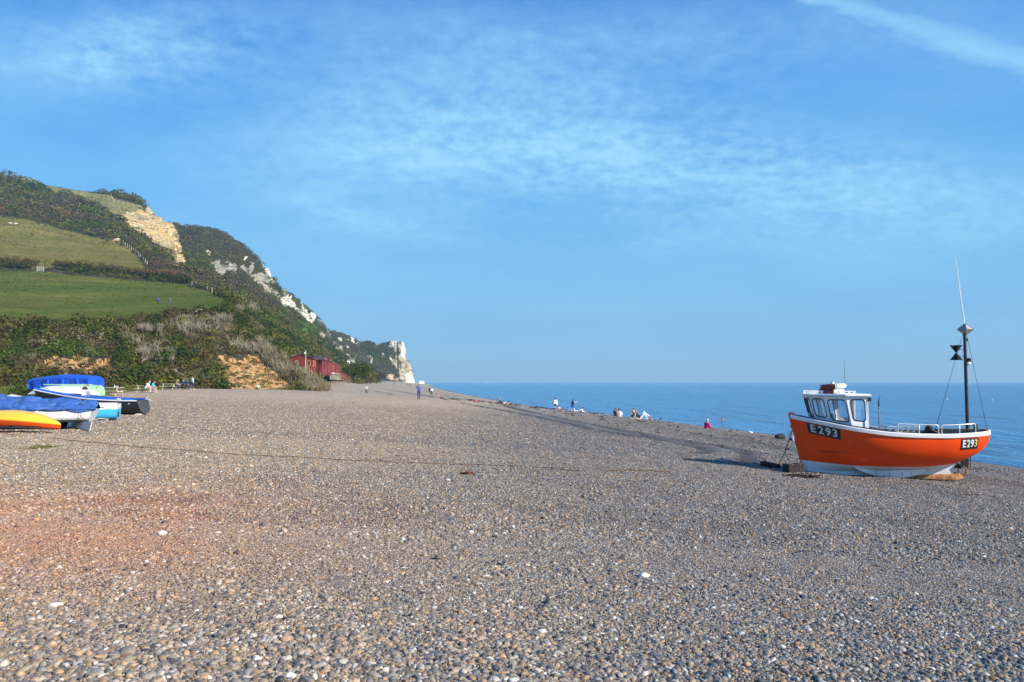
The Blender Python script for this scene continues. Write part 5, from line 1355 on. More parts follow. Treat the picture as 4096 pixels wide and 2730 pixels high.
def left_boats():
    GRP = 'small boats drawn up on the left of the beach'
    ste = paint('stainless', (.72, .72, .70), .28, .1, 6, metal=1.0); blk = paint('black_iron', (.016, .016, .018), .5, .3, 8)
    # --- orange and yellow sit-on kayak, lying upside down on its edge
    m, t, b = new_mat('kayak_plastic')
    tc = texco(t); z = t.n('ShaderNodeSeparateXYZ'); t.l(tc, z.inputs[0])
    a = t.n('ShaderNodeAttribute'); a.attribute_name = 'tint'; sp_ = t.n('ShaderNodeSeparateColor'); t.l(a.outputs['Color'], sp_.inputs[0])
    swirl = t.m('ADD', sp_.outputs[0], t.m('MULTIPLY', t.m('SUBTRACT', t.noise(t.scalev(tc, (.7, 4, 4)), 1.0, 4), .5), .45))
    c = t.ramp(swirl, [(.05, (.86, .58, .04)), (.42, (.86, .47, .03)), (.62, (.84, .30, .02)), (.78, (.80, .12, .01)), (.95, (.74, .075, .006))])
    t.l(c, b.inputs['Base Color']); b.inputs['Roughness'].default_value = .38; b.inputs['Coat Weight'].default_value = .15
    L = 4.2
    tip = on_ground(237, 1734); tip[2] += .22
    root = root_at('kayak', tip, radians(3), L, 'orange and yellow plastic kayak lying keel up, bottom left of the boats', 'kayak', GRP)
    V = []; T = []
    xs = np.concatenate([np.linspace(0, .5, 10), np.linspace(.6, L - .6, 30), np.linspace(L - .5, L, 14)])
    n = 40; roll = radians(15)
    for x in xs:
        u = 2 * x / L - 1; w = max(0.012, (1 - abs(u)**2.3)**.80) if abs(u) < 1 else .012
        hb = .47 * w; ht = .19 * (.35 + .65 * w) * (1 if w > .1 else w / .1 + .1); hd = .31 * (.45 + .55 * w) * (1 if w > .1 else w / .1 + .1)
        rock = -.30 * u * u
        for k in range(n):
            q = 2 * pi * k / n; y = hb * np.sign(cos(q)) * abs(cos(q))**.8; zz = (ht if sin(q) > 0 else hd) * np.sign(sin(q)) * abs(sin(q))**(.75 if sin(q) > 0 else .55)
            if sin(q) > 0: zz += .018 * (cos(3.0 * y / max(hb, .05) * pi / 2 * 1.33) - .3) * min(1, w)      # keel ridges
            zz += rock
            yy = y * cos(roll) - zz * sin(roll); z2 = y * sin(roll) + zz * cos(roll)
            V.append((x, yy, z2 + .36)); 
            T.append((np.clip((.90 if sin(q) < .05 else .16 + .36 * (y > 0) * abs(y) / (hb + .01) + .45 * max(0, abs(u) - .62)), 0, 1), 0, 0))
    fc = [(i * n + k, i * n + (k + 1) % n, (i + 1) * n + (k + 1) % n, (i + 1) * n + k) for i in range(len(xs) - 1) for k in range(n)] + [list(range(n))[::-1], list(range((len(xs) - 1) * n, len(xs) * n))]
    hull = link('hull', raw_mesh('hull', V, fc, [m], np.array(T), True), root)
    # name panel along the near edge, upside down because the kayak is
    def side_pt(x, s, off):          # s: 0 at the edge .. 1 down the side
        u = 2 * x / L - 1; w = (1 - abs(u)**2.3)**.80; hb = .47 * w; hd = .31 * (.45 + .55 * w)
        q = pi + .10 + s * .95; y = hb * np.sign(cos(q)) * abs(cos(q))**.8; zz = hd * np.sign(sin(q)) * abs(sin(q))**.55 - .30 * u * u
        nn = np.array([0, cos(q) * .8, sin(q) * .8])
        y += nn[1] * off; zz += nn[2] * off
        return np.array([x, y * cos(roll) - zz * sin(roll), y * sin(roll) + zz * cos(roll) + .36])
    mb = MB(); x0, x1 = L - 1.66, L - .56
    mb.grid(np.array([[side_pt(x, .17 + .30 * (.5 - (.5 if i > 7 else i / 16)) , .006), side_pt(x, .52 + .16 * 0, .006)] for i, x in enumerate(np.linspace(x0, x1, 40))]))
    pn = mb.build('name_panel', [paint('panel_dark', (.03, .025, .022), .5)], hull)
    V, Fc = text_geo('MALIBU TWO XL', .118, .002, .002); W = []
    for X, Y, Z in V:
        W.append(side_pt((x0 + x1) / 2 + .08 - X * .98, .36 + Y * 1.9, .010))
    link('lettering', raw_mesh('lettering', W, Fc, [paint('letter_white', (.86, .86, .83), .5)]), pn)
    # --- white dinghy under a blue cover, on its launching trolley
    g0 = on_ground(362, 1716)
    L = 5.0; st = at(381, 1690, g0[1] + .2)
    H = dinghy_hull(L, 1.75, .56, .12, .86, .06, 5.0, 2.8, .05, .5, .16)
    base = st.copy(); base[2] = st[2] - .03
    root = root_at('sailing_dinghy', base, radians(-19), L, 'white dinghy with a green bottom edge under a blue cover on a trolley', 'boat', GRP)
    hull_shell(H, root, [two_tone('dinghy_white', (.80, .80, .80), (.10, .19, .20), .165, .28, .02, dirt=((.25, .25, .22), .74))])
    transom_part(H, root, paint('transom_white', (.66, .68, .72), .35))
    rail_part(H, root, paint('rubbing_strake', (.05, .07, .14), .6), .04, .04)
    cv = empty('boat_cover', (root.location[0], root.location[1], root.location[2] + .5), radians(19), 'faded blue fabric cover lashed over the white dinghy', 'boat cover')
    mb = MB(); A = []; g = R(4)
    xs = np.linspace(.0, L + .16, 90); ny = 44
    for x in xs:
        xx = min(x, L); zs = float(H.ZS(xx)) - .5; y0 = float(H.B(xx)) + .05; row = []
        rg = .36 + .24 * (1 - xx / L) + .03 * sin(x * 5)
        end = max(0, (x - L) / .16)
        for j in range(ny + 1):
            v = -1 + 2 * j / ny; s = abs(v)
            if s < .74: k = s / .74; y = np.sign(v) * y0 * k; zz = zs + .02 + (rg * (1 - .55 * end)) * (1 - k**1.5) - .035 * sin(pi * k) * (1 + .5 * sin(x * 4))
            else:
                k = (s - .74) / .26; y = np.sign(v) * (y0 + .035 + .02 * sin(3 * pi * k)); zz = zs + .04 - (.07 + .03 * sin(x * 3.1) + .025 * sin(x * 7.3) + (.05 * max(0, 1 - x / 3.0))) * k
            row.append((x + (-.06 * end * (s < .74)), y, zz))
        A.append(row)
    A = np.array(A)
    nz = fbm(np.stack([A[..., 0] * 1.1, A[..., 1] * 2.2 + A[..., 0] * .8, A[..., 2] * 4], -1), 4, 14)
    fold = np.abs(fbm(np.stack([A[..., 0] * .9 - A[..., 2] * 2.0, A[..., 2] * 5 + A[..., 0] * .5, 0 * A[..., 0] + A[..., 1] * .4], -1), 3, 15))
    A[..., 2] += .05 * nz - .05 * np.exp(-(fold / .07)**2); A[..., 1] += np.sign(A[..., 1]) * (.06 * nz - .11 * np.exp(-(fold / .06)**2))
    mb.grid(A); 
    canvas = paint('cover_blue', (.030, .105, .34), .7, .28, 2.2, bump=.4, bscale=9, dirt=((.12, .22, .42), .60))
    cover = mb.build('cloth', [canvas], cv, True, fixn=False)
    for k, x in enumerate((L - 1.9, L - .38, L - 3.4)):
        mb = MB(); y = -float(H.B(x)) - .09; p = np.array([x, y, -.13])
        mb.tube([p + [0, 0, .12], p + [0, -.01, -.06], p + [.10 + .08 * k, .03, -.22], p + [.26 + .05 * k, .16, -.36]], .011, 5); mb.ball(p + [0, -.01, -.05], .022, 8, 6)
        if k == 1: mb.tube([p + [0, -.01, -.05], p + [.07, -.03, -.02], p + [.13, -.02, -.05]], .008, 5)
        else: mb.tube([p + [0, -.01, -.06], p + [-.03, .0, -.2]], .009, 5)
        mb.build('lashing', [paint('rope_navy', (.03, .045, .13), .9)], cv)
    tr = empty('launching_trolley', (root.location[0], root.location[1], g0[2]), radians(19), 'boat trolley with a fat black tyre under the covered dinghy', 'trolley')
    for sd in (-1, 1):
        wr = empty('wheel', (L - 1.30, sd * .62, .23)); wr.parent = tr
        mb = MB(); mb.torus((0, 0, 0), .155, .085, 26, 10, Matrix.Rotation(pi / 2, 3, 'X')); mb.build('tyre', [paint('tyre_rubber', (.022, .022, .024), .7, .3, 9)], wr, True)
        mb = MB(); mb.tube([(0, -.05, 0), (0, .05, 0)], .10, 14); mb.build('hub', [paint('hub_grey', (.3, .3, .3), .5)], wr)
    mb = MB(); mb.tube([(L - 1.30, -.6, .23), (L - 1.30, .6, .23)], .025, 8); mb.tube([(L - 1.3, .0, .25), (L - 3.8, 0, .25)], .03, 8); mb.box((L - 1.3, -.35, .34), (.35, .12, .14)); mb.box((L - 1.3, .35, .34), (.35, .12, .14)); mb.build('frame', [paint('galvanised', (.34, .35, .36), .45, .2, 6, metal=.6)], tr)
    # white board lying under the stern
    a, b_, c_, d_ = on_ground(248, 1707), on_ground(357, 1726), None, None
    o = empty('white_board', (a + b_) / 2, 0, 'flat white board leaning on the shingle under the covered dinghy', 'board')
    mb = MB(); u = (b_ - a); hgt = np.array([.0, .16, .27]); mid = (a + b_) / 2
    q0, q1 = a - mid, b_ - mid; up1 = np.array([.02, .12, .34]); up0 = np.array([-.01, .14, .20]); th_ = np.array([.01, .022, -.01])
    mb.add([q0, q1, q1 + up1, q0 + up0, q0 + th_, q1 + th_, q1 + up1 + th_, q0 + up0 + th_], [(0, 1, 2, 3), (7, 6, 5, 4), (0, 4, 5, 1), (1, 5, 6, 2), (2, 6, 7, 3), (3, 7, 4, 0)]); mb.build('panel', [paint('board_white', (.74, .75, .72), .5, .08, 3)], o)
    mb = MB(); mb.tube([q0 + [0, -.01, .02], q1 + [0, -.01, .02]], .012, 5); mb.build('edge_strip', [paint('edge_black', (.03, .03, .03), .6)], o)
    # --- light blue and white boat behind it
    g1 = on_ground(474, 1683); L = 4.5
    H = dinghy_hull(L, 1.45, .80, .42, .72, .05, 5.0, 2.8, .45, .25, .02)
    root = root_at('rowing_boat', g1, radians(-17), L, 'white boat with a bright sky blue lower hull and chipped paint', 'boat', GRP)
    hull_shell(H, root, [two_tone('skyblue_hull', (.80, .80, .78), (.05, .43, .74), .56, .4, .10, dirt=((.72, .80, .82), .685))])
    transom_part(H, root, two_tone('skyblue_transom', (.72, .72, .70), (.06, .40, .70), .56, .4, .12, dirt=((.72, .80, .82), .66)))
    rail_part(H, root, paint('rail_white', (.78, .77, .74), .45, .1, 4), .07, .05)
    mb = MB(); mb.grid(np.array([[(x, -float(H.B(x)) * .97, float(H.ZS(x)) - .012), (x, 0, float(H.ZS(x)) + .05), (x, float(H.B(x)) * .97, float(H.ZS(x)) - .012)] for x in np.linspace(.02, L - .02, 20)])); mb.build('deck', [paint('deck_cream', (.76, .73, .66), .5, .1, 3)], root, True)
    mb = MB(); mb.box((L + .02, -.18, .30), (.03, .16, .24), bev=.01); mb.build('vent_plate', [blk], root)
    rp = [(L - 2.0 + k * .02, -float(H.y(L - 2.0 + min(k * .02, 2.0), .12)) - .05, .10 + .02 * sin(k * .21)) for k in range(84)]
    mb = MB(); mb.tube(rp, [.024 + .006 * sin(k * 2.2) for k in range(84)], 6); mb.build('fender_rope', [paint('rope_pale', (.52, .50, .46), .9, .3, 30)], root)
    # --- long black boat with a blue rail
    g2 = on_ground(568, 1660); L = 5.8
    H = dinghy_hull(L, 1.40, .80, .60, .86, .10, 4.0, 2.4, .42, .35, -.22)
    root = root_at('punt', g2, radians(1), L, 'long black boat with a blue and white gunwale and a worn black transom', 'boat', GRP)
    hull_shell(H, root, [paint('hull_black', (.012, .014, .022), .42, .4, 4, dirt=((.05, .055, .06), .66))])
    transom_part(H, root, paint('transom_worn', (.045, .05, .055), .7, .6, 9, dirt=((.40, .42, .42), .63)))
    rail_part(H, root, paint('rail_white', (.78, .77, .74), .45, .1, 4), .05, .055, 'rubbing_strake')
    mb = MB()
    for sd in (-1, 1):
        A = []
        for x in np.linspace(.0, L - .16, 40):
            z = float(H.ZS(x)) + .012; y = float(H.y(x, z - .03)); X = float(H.X(x, z))
            A.append([(X, sd * (y - .12), z), (X, sd * (y - .11), z + .10), (X, sd * (y - .03), z + .10), (X, sd * (y + .012), z)])
        mb.grid(np.array(A))
    mb.build('side_deck', [paint('punt_blue', (.02, .12, .52), .42, .25, 4, dirt=((.60, .66, .70), .70))], root, True, angle=.6)
    V, Fc = text_geo('OC', .13, .004, .004); x = L - .95
    for cx in (-.07, .07):
        pass
    mb = MB()
    for k, x in enumerate((L - 1.02, L - .90)):
        mb.torus((x, -float(H.y(x, float(H.ZS(x)) - .05)) - .006, float(H.ZS(x)) + .055), .05, .013, 14, 5, Matrix.Rotation(pi / 2 - .3, 3, 'X'))
    mb.build('painted_mark', [paint('letter_white', (.86, .86, .83), .5)], root)
    mb = MB(); x = L - .42; mb.tube([(x, -float(H.y(x, .62)) - .03, .62), (x, -float(H.y(x, .62)) + .02, .62)], .035, 10); mb.build('drain_fitting', [ste], root)
    mb = MB(); mb.tube([(L + .18, .20, .86), (L + .30, .55, .74)], .022, 6); mb.tube([(L + .1, .18, .90), (L + .24, .22, .88)], .03, 6); mb.build('transom_handle', [ste], root)
    o = empty('chock', on_ground(560, 1662) + np.array([-.05, -.1, 0]), .1, 'pale wooden chock under the stern of the black boat', 'chock')
    mb = MB(); mb.box((0, 0, .035), (.36, .16, .07), bev=.01); mb.build('block', [paint('pale_timber', (.55, .50, .43), .8, .2, 6)], o); mb = MB(); mb.box((.02, .0, .085), (.22, .12, .03), bev=.006); mb.build('wedge', [paint('pale_timber', (.55, .50, .43), .8)], o)
    # --- pale upturned tender, green tender, tarpaulined boat further back
    p = stand(305, 44.0); p[2] += .30
    tz = np.array([0, 0, float(at(200, 1541, 46.0)[2] - stand(250, 46.0)[2]) - .95])
    root = root_at('upturned_tender', stand(340, 46.0) + tz, radians(0), 3.3, 'pale grey upturned tender with a white hull in front of the green one', 'boat', GRP)
    H = dinghy_hull(3.3, 1.5, .62, .0, .55, .12, 2.6, 1.8, .20, .2, .0)
    mb = MB(); xs = np.linspace(0, 3.3, 40)
    for sd in (-1, 1):
        S_ = H.strip(H.ZK, H.ZS, 14, xs, sd, 0, 1.3); S_[..., 2] = .95 - S_[..., 2] * .85 + .02; mb.grid(S_)
    mb.build('hull', [paint('tender_grey', (.62, .64, .66), .45, .12, 2.5, dirt=((.42, .44, .46), .66))], root, True, .0015)
    mb = MB()
    for sd in (-1, 1):
        A = [(float(H.X(x, 0)), sd * (float(H.B(x)) + .01), .42) for x in xs]; mb.tube(A, .035, 6)
    mb.build('gunwale', [paint('tender_edge', (.10, .10, .12), .6)], root, True)
    for k, x in enumerate((.9, 2.6)):
        mb = MB(); mb.box((x, 0, .2 - tz[2] / 2), (.3, 1.1, .42 + tz[2]), bev=.02); mb.build('trestle', [paint('tarred_timber', (.022, .019, .017), .85)], root)
    tz = np.array([0, 0, float(at(280, 1556, 43.0)[2] - stand(280, 43.0)[2]) - .88])
    root = root_at('inflatable_boat', stand(372, 43.0) + tz, radians(2), 2.9, 'white inflatable boat with a dark blue stripe lying along the others', 'boat', GRP)
    mb = MB(); A = []
    for a in np.linspace(-.0, 1, 44):
        if a < .4: q = a / .4; A.append((2.9 - 2.1 * q, -.62, .62 + .05 * q))
        elif a < .6: q = (a - .4) / .2 * pi; A.append((.8 - .72 * sin(q), -.62 * cos(q), .67 + .10 * sin(q)))
        else: q = (a - .6) / .4; A.append((.8 + 2.1 * q, .62, .67 - .05 * q))
    mb.tube(A, [.05] + [.13] + [.215] * 40 + [.13] + [.05], 14); mb.build('tube', [paint('inflatable_white', (.76, .77, .78), .4, .08, 3)], root, True)
    mb = MB(); mb.tube([(x, y * 1.34 if abs(y) > .5 else y, z - .02) for x, y, z in A[1:-1]], .03, 6); mb.build('stripe', [paint('stripe_navy', (.02, .035, .13), .5)], root, True)
    mb = MB(); mb.box((1.7, 0, .50), (2.0, 1.0, .05)); mb.box((2.5, 0, .56), (.05, 1.05, .4)); mb.build('floor', [paint('inflatable_floor', (.25, .26, .28), .6)], root)
    for x in (.9, 2.2):
        mb = MB(); mb.box((x, 0, .22 - tz[2] / 2), (.25, 1.1, .44 + tz[2]), bev=.02); mb.build('support', [paint('tarred_timber', (.022, .019, .017), .85)], root)
    tz = np.array([0, 0, float(at(290, 1534, 50.0)[2] - stand(290, 50.0)[2]) - .98])
    root = root_at('green_dinghy', stand(402, 50.0) + tz, radians(0), 4.0, 'pale green dinghy lying upside down behind the grey tender', 'boat', GRP)
    H = dinghy_hull(4.0, 1.55, .78, .0, .78, .16, 2.6, 1.8, .08, .5, .05)
    mb = MB(); xs = np.linspace(0, 4.0, 40)
    for sd in (-1, 1):
        S_ = H.strip(H.ZK, H.ZS, 14, xs, sd, 0, 1.3); S_[..., 2] = .98 - S_[..., 2] * .95; mb.grid(S_)
    A = []
    for z in np.linspace(.98 - float(H.ZK(4.0)) * .95, .98 - .95 * .78, 12):
        y = float(H.y(4.0, (.98 - z) / .95)); A.append([(4.0, -y, z), (4.0, y, z)])
    mb.grid(np.array(A)); gm = paint('dinghy_green', (.36, .66, .34), .45, .1, 2.5, dirt=((.50, .72, .48), .62)); mb.build('hull', [gm], root, True, .0015, angle=.7)
    mb = MB(); mb.box((2.6, -.56, .76), (.26, .03, .05), bev=.008); mb.build('grab_handle', [blk], root)
    mb = MB(); mb.box((1.9, 0, .955), (3.2, .04, .06), bev=.01); mb.build('keel', [gm], root)
    mb = MB()
    for sd in (-1, 1): mb.tube([(float(H.X(x, 0)), sd * (float(H.B(x)) + .015), .26) for x in xs], .03, 6)
    mb.build('gunwale', [gm], root, True)
    for x in (.8, 3.2):
        mb = MB(); mb.box((x, 0, .14 - tz[2] / 2), (.2, 1.0, .26 + tz[2]), bev=.02); mb.build('trestle', [paint('tarred_timber', (.022, .019, .017), .85)], root)
    o = empty('coiled_rope', place_local(root, (3.25, -.35, .98)), 0, 'grey rope coil draped over the upturned boats', 'rope')
    mb = MB()
    for k in range(5): mb.tube([(.30 * cos(q) * (1 - .05 * k), -.1 + .16 * sin(q), -.10 + .02 * k - .14 * (1 - sin(q)) * .8) for q in np.linspace(0, 2 * pi, 24)], .016, 5)
    mb.build('coil', [paint('rope_grey', (.42, .40, .35), .9)], o)
    # boat under the bright tarpaulin
    D = 60.0; pr = stand(380, D)
    L = 5.0
    root = root_at('tarpaulined_boat', pr, radians(6), L, 'boat on a trailer shrouded in a bright blue tarpaulin', 'boat', GRP)
    H = dinghy_hull(L, 1.8, .75, .1, .85, .08)
    mb = MB()
    for sd in (-1, 1):
        S_ = H.strip(H.ZK, H.ZS, 10, np.linspace(0, L, 30), sd); S_[..., 2] += .40; mb.grid(S_)
    mb.build('hull', [paint('tarp_hull', (.05, .06, .07), .5)], root, True)
    for sd in (-1, 1):
        wr = empty('wheel', (2.2, sd * .8, .26)); wr.parent = root
        mb = MB(); mb.torus((0, 0, 0), .2, .08, 22, 8, Matrix.Rotation(pi / 2, 3, 'X')); mb.build('tyre', [paint('tyre_rubber', (.022, .022, .024), .7)], wr, True)
        mb = MB(); mb.tube([(0, -.04, 0), (0, .04, 0)], .13, 12); mb.build('rim', [paint('hub_grey', (.3, .3, .3), .5)], wr)
    tp = empty('tarpaulin', (root.location[0], root.location[1], root.location[2] + .6), -radians(6), 'crumpled bright blue tarpaulin draped over the boat on the trailer', 'tarpaulin')
    zt = float(at(240, 1497, D)[2]) - tp.location[2]; zl = float(at(100, 1513, D)[2]) - tp.location[2]; zr = float(at(388, 1503, D)[2]) - tp.location[2]; zbm = float(at(250, 1556, D)[2]) - tp.location[2]
    mb = MB(); A = []
    xs = np.linspace(-.12, L + .12, 110); ny = 60
    for x in xs:
        f = np.clip(x / L, 0, 1); rg = np.interp(f, [0, .5, .62, 1], [zl, zt, zt - .02, zr]); row = []
        yw = .98 * (1 - .35 * np.clip(.35 - f, 0, 1) / .35)
        for j in range(ny + 1):
            v = -1 + 2 * j / ny; s = abs(v)
            if s < .55: k = s / .55; y = np.sign(v) * yw * k; z = rg - .20 * k**1.2 * (1 + .3 * (f > .3))
            else: k = (s - .55) / .45; y = np.sign(v) * (yw + .06 * k); z = rg - .22 - (rg - .22 - zbm + .06 * sin(x * 3.7) + .05 * sin(x * 9.1)) * k
            row.append((x, y, z))
        A.append(row)
    A = np.array(A)
    skirt = np.clip((zt - .2 - A[..., 2]) / .5, 0, 1)
    wr_ = fbm(np.stack([A[..., 0] * 3.2 + A[..., 2] * .8, A[..., 1] * .6, A[..., 2] * .9], -1), 4, 34)
    A[..., 1] += np.sign(A[..., 1]) * skirt * (.16 * wr_ - .10 * np.exp(-(np.abs(wr_) / .06)**2)); A[..., 2] += .03 * fbm(A * 1.8, 3, 35)
    mb.grid(A)
    for k, side in ((0, 0), (len(xs) - 1, -1)):
        row = A[k]; mid = row.mean(0); mid[2] = row[:, 2].mean()
        mb.grid(np.array([[p, p * .5 + np.array([p[0], 0, p[2] - .05]) * .5, np.array([p[0], 0, p[2] * .9])] for p in row]))
    m, t, b = new_mat('tarpaulin_blue')
    n = t.noise(texco(t), 5, 6, .7); t.l(t.ramp(n, [(.3, (.008, .055, .42)), (.7, (.015, .11, .62))]), b.inputs['Base Color']); b.inputs['Roughness'].default_value = .36; t.l(t.bump(t.noise(texco(t), 7, 5, .7), .5, .05), b.inputs['Normal'])
    mb.build('sheet', [m], tp, True, fixn=False)
    mb = MB(); mb.torus((L * .5, 0, zt + .02), .10, .022, 14, 6); mb.build('tie_ring', [paint('rope_grey', (.42, .40, .35), .9)], tp)
    # rusty winch wires lying across the shingle
    rp = paint('wire_rust', (.15, .075, .035), .85, .4, 4)
    WG = 'winch wires across the shingle'
    for pts, lb, r in (([(0, 1735), (40, 1741), (70, 1745)], 'short rusty wire on the shingle at the left edge below the kayak', .007),
                       ([(200, 1757), (330, 1771), (480, 1786), (640, 1800), (800, 1812), (960, 1823), (1130, 1832), (1330, 1842), (1500, 1850), (1640, 1856), (1860, 1862), (2020, 1870), (2090, 1872)], 'long rusty winch wire snaking right from below the trolley over the shingle', .008),
                       ([(2120, 1873), (2200, 1880), (2310, 1886), (2320, 1884)], 'middle short length of rusty wire on the open shingle', .010), ([(2415, 1888), (2530, 1887), (2600, 1887), (2680, 1892)], 'straight rusty wire end on the shingle, short of the boat shadow', .011)):
        P = [on_ground(*q) for q in pts]; g = R(len(pts)); Q = []
        for a_, b_ in zip(P[:-1], P[1:]):
            for f in np.linspace(0, 1, 9)[:-1]: Q.append(a_ * (1 - f) + b_ * f + np.array([g.normal(0, .02), g.normal(0, .05), 0]))
        Q.append(P[-1]); Q = np.array(Q); Q[:, 2] = ground_z(Q[:, 0], Q[:, 1]) + .035
        o = empty('winch_wire', Q[0], 0, lb, 'wire', WG); mb = MB(); mb.tube(Q - Q[0], r, 5); mb.build('wire', [rp], o)
    # odds and ends on the stones
    g = R(77)
    o = empty('beach_weed', on_ground(172, 1793), 0, 'small flat tuft of green beach plants near the kayak', 'plant')
    C = np.stack([g.normal(0, .20, 90), g.normal(0, .30, 90), np.full(90, .01)], -1)
    V, cl = leaf_cloud(C, np.full(90, .05), np.array(OLIVE) * np.ones((90, 3)) * 1.6, 5, .022, g); link('leaves', raw_mesh('leaves', V, quads(V), [attr_mat('leaves')], cl), o)
    mb = MB()
    for k in range(10): q = g.normal(0, .25, 3); mb.tube([(0, 0, 0), (q[0], q[1], .04)], .006, 4)
    mb.build('stems', [paint('bark', (.12, .095, .07), .9)], o)
    for (x, y, s, lb, nm, c) in ((1790, 1924, .05, 'pale chalk stone standing out on the grey shingle below mid beach', 'stone', (.60, .58, .53)), (648, 2140, .05, 'white chalk stone among tan pebbles left of centre', 'stone', (.60, .58, .53)), (225, 2430, .042, 'broad white flint near the lower left corner', 'stone', (.60, .58, .53)), (3000, 1737, .22, 'pale boulder on the beach edge between the pink top and the black bag', 'boulder', (.66, .63, .56)), (2576, 2312, .05, 'bluish white flint in the right foreground', 'stone', (.60, .58, .53))):
        p = on_ground(x, y); o = empty(nm, p, g.uniform(0, 6), lb, nm)
        bm = bmesh.new(); bmesh.ops.create_icosphere(bm, subdivisions=3, radius=1)
        co = np.array([v.co[:] for v in bm.verts]); d = 1 + .42 * fbm(co * 1.1 + x, 4, 3); co = co * d[:, None] * np.array([1.25, .9, .62]) * s + np.array([0, 0, s * .4])
        fc = np.array([[v.index for v in f.verts] for f in bm.faces]); bm.free()
        link('surface', raw_mesh('surface', co, fc, [paint('stone_%d' % x, c, .7, .1, 8, bump=.3, bscale=20)], None, True), o)
    o = empty('orange_weed', on_ground(1860, 1899), 0, 'rust coloured scrap of seaweed on the shingle', 'seaweed')
    mb = MB()
    for k in range(9): p = np.array([g.normal(0, .05), g.normal(0, .03), .02]); mb.tube([p, p + [g.normal(0, .08), g.normal(0, .06), .04], p + [g.normal(0, .1), g.normal(0, .06), .0]], .014, 5)
    mb.build('fronds', [paint('weed_rust', (.18, .05, .02), .7)], o)

def drift_weed():
    g = R(60); n = 520
    Y = np.sqrt(g.uniform(24**2, 130**2, n)); cr = g.normal(3.0, 3.2, n); X = crestX(Y) - cr
    f = fbm(np.stack([X / 1.4, Y / 2.6, 0 * X], -1), 3, 44); ok = f > .02; X, Y = X[ok], Y[ok]
    P = np.stack([X, Y, ground_z(X, Y) + .03], -1); k = (.6 + Y / 60.)
    V, cl = leaf_cloud(P, g.uniform(.05, .14, len(X)) * k, np.array((.035, .024, .014)) * g.uniform(.6, 2.2, (len(X), 1)), 9, .035 * k, g, .18)
    o = link('drift_weed', raw_mesh('drift_weed', V, quads(V), [attr_mat('leaves')], cl)); tag(o, 'dark scraps of weed left along the beach crest by the tide', kind='stuff')
# ------------------------------------------------------------------ people
SKIN = (.56, .34, .24); SKINT = (.50, .26, .15); SKINP = (.66, .42, .33)
def capsule(mb, a, b, ra, rb, n=10, m=4):
    a, b = np.array(a, float), np.array(b, float); d = b - a; L = np.linalg.norm(d)
    d = d / L if L > 1e-6 else np.array([0, 0, 1.])
    pts = []; rs = []
    for k in range(m): q = pi / 2 * (1 - k / m); pts.append(a - d * ra * sin(q)); rs.append(max(ra * cos(q), .001))
    for k in range(m + 1): q = pi / 2 * k / m; pts.append(b + d * rb * sin(q)); rs.append(max(rb * cos(q), .001))
    mb.tube(pts, rs, n)

def pose_stand(armL=None, armR=None, stride=0.0, lean=0.0, tall=1.0):
    J = dict(pel=(0, 0, .95), chest=(0, lean, 1.30), neck=(0, lean * 1.2, 1.47), head=(0, .02 + lean * 1.3, 1.63))
    for s, n in ((-1, 'L'), (1, 'R')):
        J['sh' + n] = (s * .185, lean, 1.42); J['hip' + n] = (s * .09, 0, .92)
        st = stride * s
        J['kn' + n] = (s * .10, .04 + st * .16, .50); J['an' + n] = (s * .11, -.02 + st * .34 - (.04 if st < 0 else 0), .085 + (.06 if st < 0 else 0)); J['toe' + n] = (s * .125, .15 + st * .34, .04)
        J['el' + n] = (s * .255, -.03 - st * .12, 1.14); J['ha' + n] = (s * .27, .08 - st * .2, .90)
    if armL: J['elL'], J['haL'] = armL
    if armR: J['elR'], J['haR'] = armR
    return J
def pose_seat(h=.45, lean=.05, legs=.42):
    J = dict(pel=(0, 0, h + .09), chest=(0, lean, h + .43), neck=(0, lean * 1.5, h + .60), head=(0, lean * 2 + .03, h + .76))
    for s, n in ((-1, 'L'), (1, 'R')):
        J['sh' + n] = (s * .185, lean, h + .55); J['hip' + n] = (s * .10, .02, h + .08); J['kn' + n] = (s * .13, legs, h + .06); J['an' + n] = (s * .13, legs + .02, .085); J['toe' + n] = (s * .14, legs + .18, .04)
        J['el' + n] = (s * .25, lean + .08, h + .30); J['ha' + n] = (s * .13, lean + .32, h + .22)
    return J
def pose_ground(lean=-.05, knees=.36):
    J = dict(pel=(0, 0, .12), chest=(0, lean, .46), neck=(0, lean * 1.1, .63), head=(0, lean + .06, .79))
    for s, n in ((-1, 'L'), (1, 'R')):
        J['sh' + n] = (s * .185, lean, .58); J['hip' + n] = (s * .10, .03, .12); J['kn' + n] = (s * .12, .38, knees); J['an' + n] = (s * .11, .62, .08); J['toe' + n] = (s * .12, .76, .06)
        J['el' + n] = (s * .25, .14, .38); J['ha' + n] = (s * .14, .34, knees - .02)
    return J
def pose_lie(prop=.25, knees=.0):
    """lying on the back along +y (feet), upper body raised by prop"""
    J = dict(pel=(0, 0, .12), chest=(0, -.34, .13 + prop * .8), neck=(0, -.50, .16 + prop * 1.15), head=(0, -.62, .24 + prop * 1.4))
    for s, n in ((-1, 'L'), (1, 'R')):
        J['sh' + n] = (s * .185, -.45, .13 + prop); J['hip' + n] = (s * .10, .04, .12); J['kn' + n] = (s * .12, .44 - knees * .3, .12 + knees); J['an' + n] = (s * .13, .82 - knees * .6, .08); J['toe' + n] = (s * .14, .90 - knees * .55, .16)
        J['el' + n] = (s * .30, -.52, .10); J['ha' + n] = (s * .32, -.30, .07)
    return J
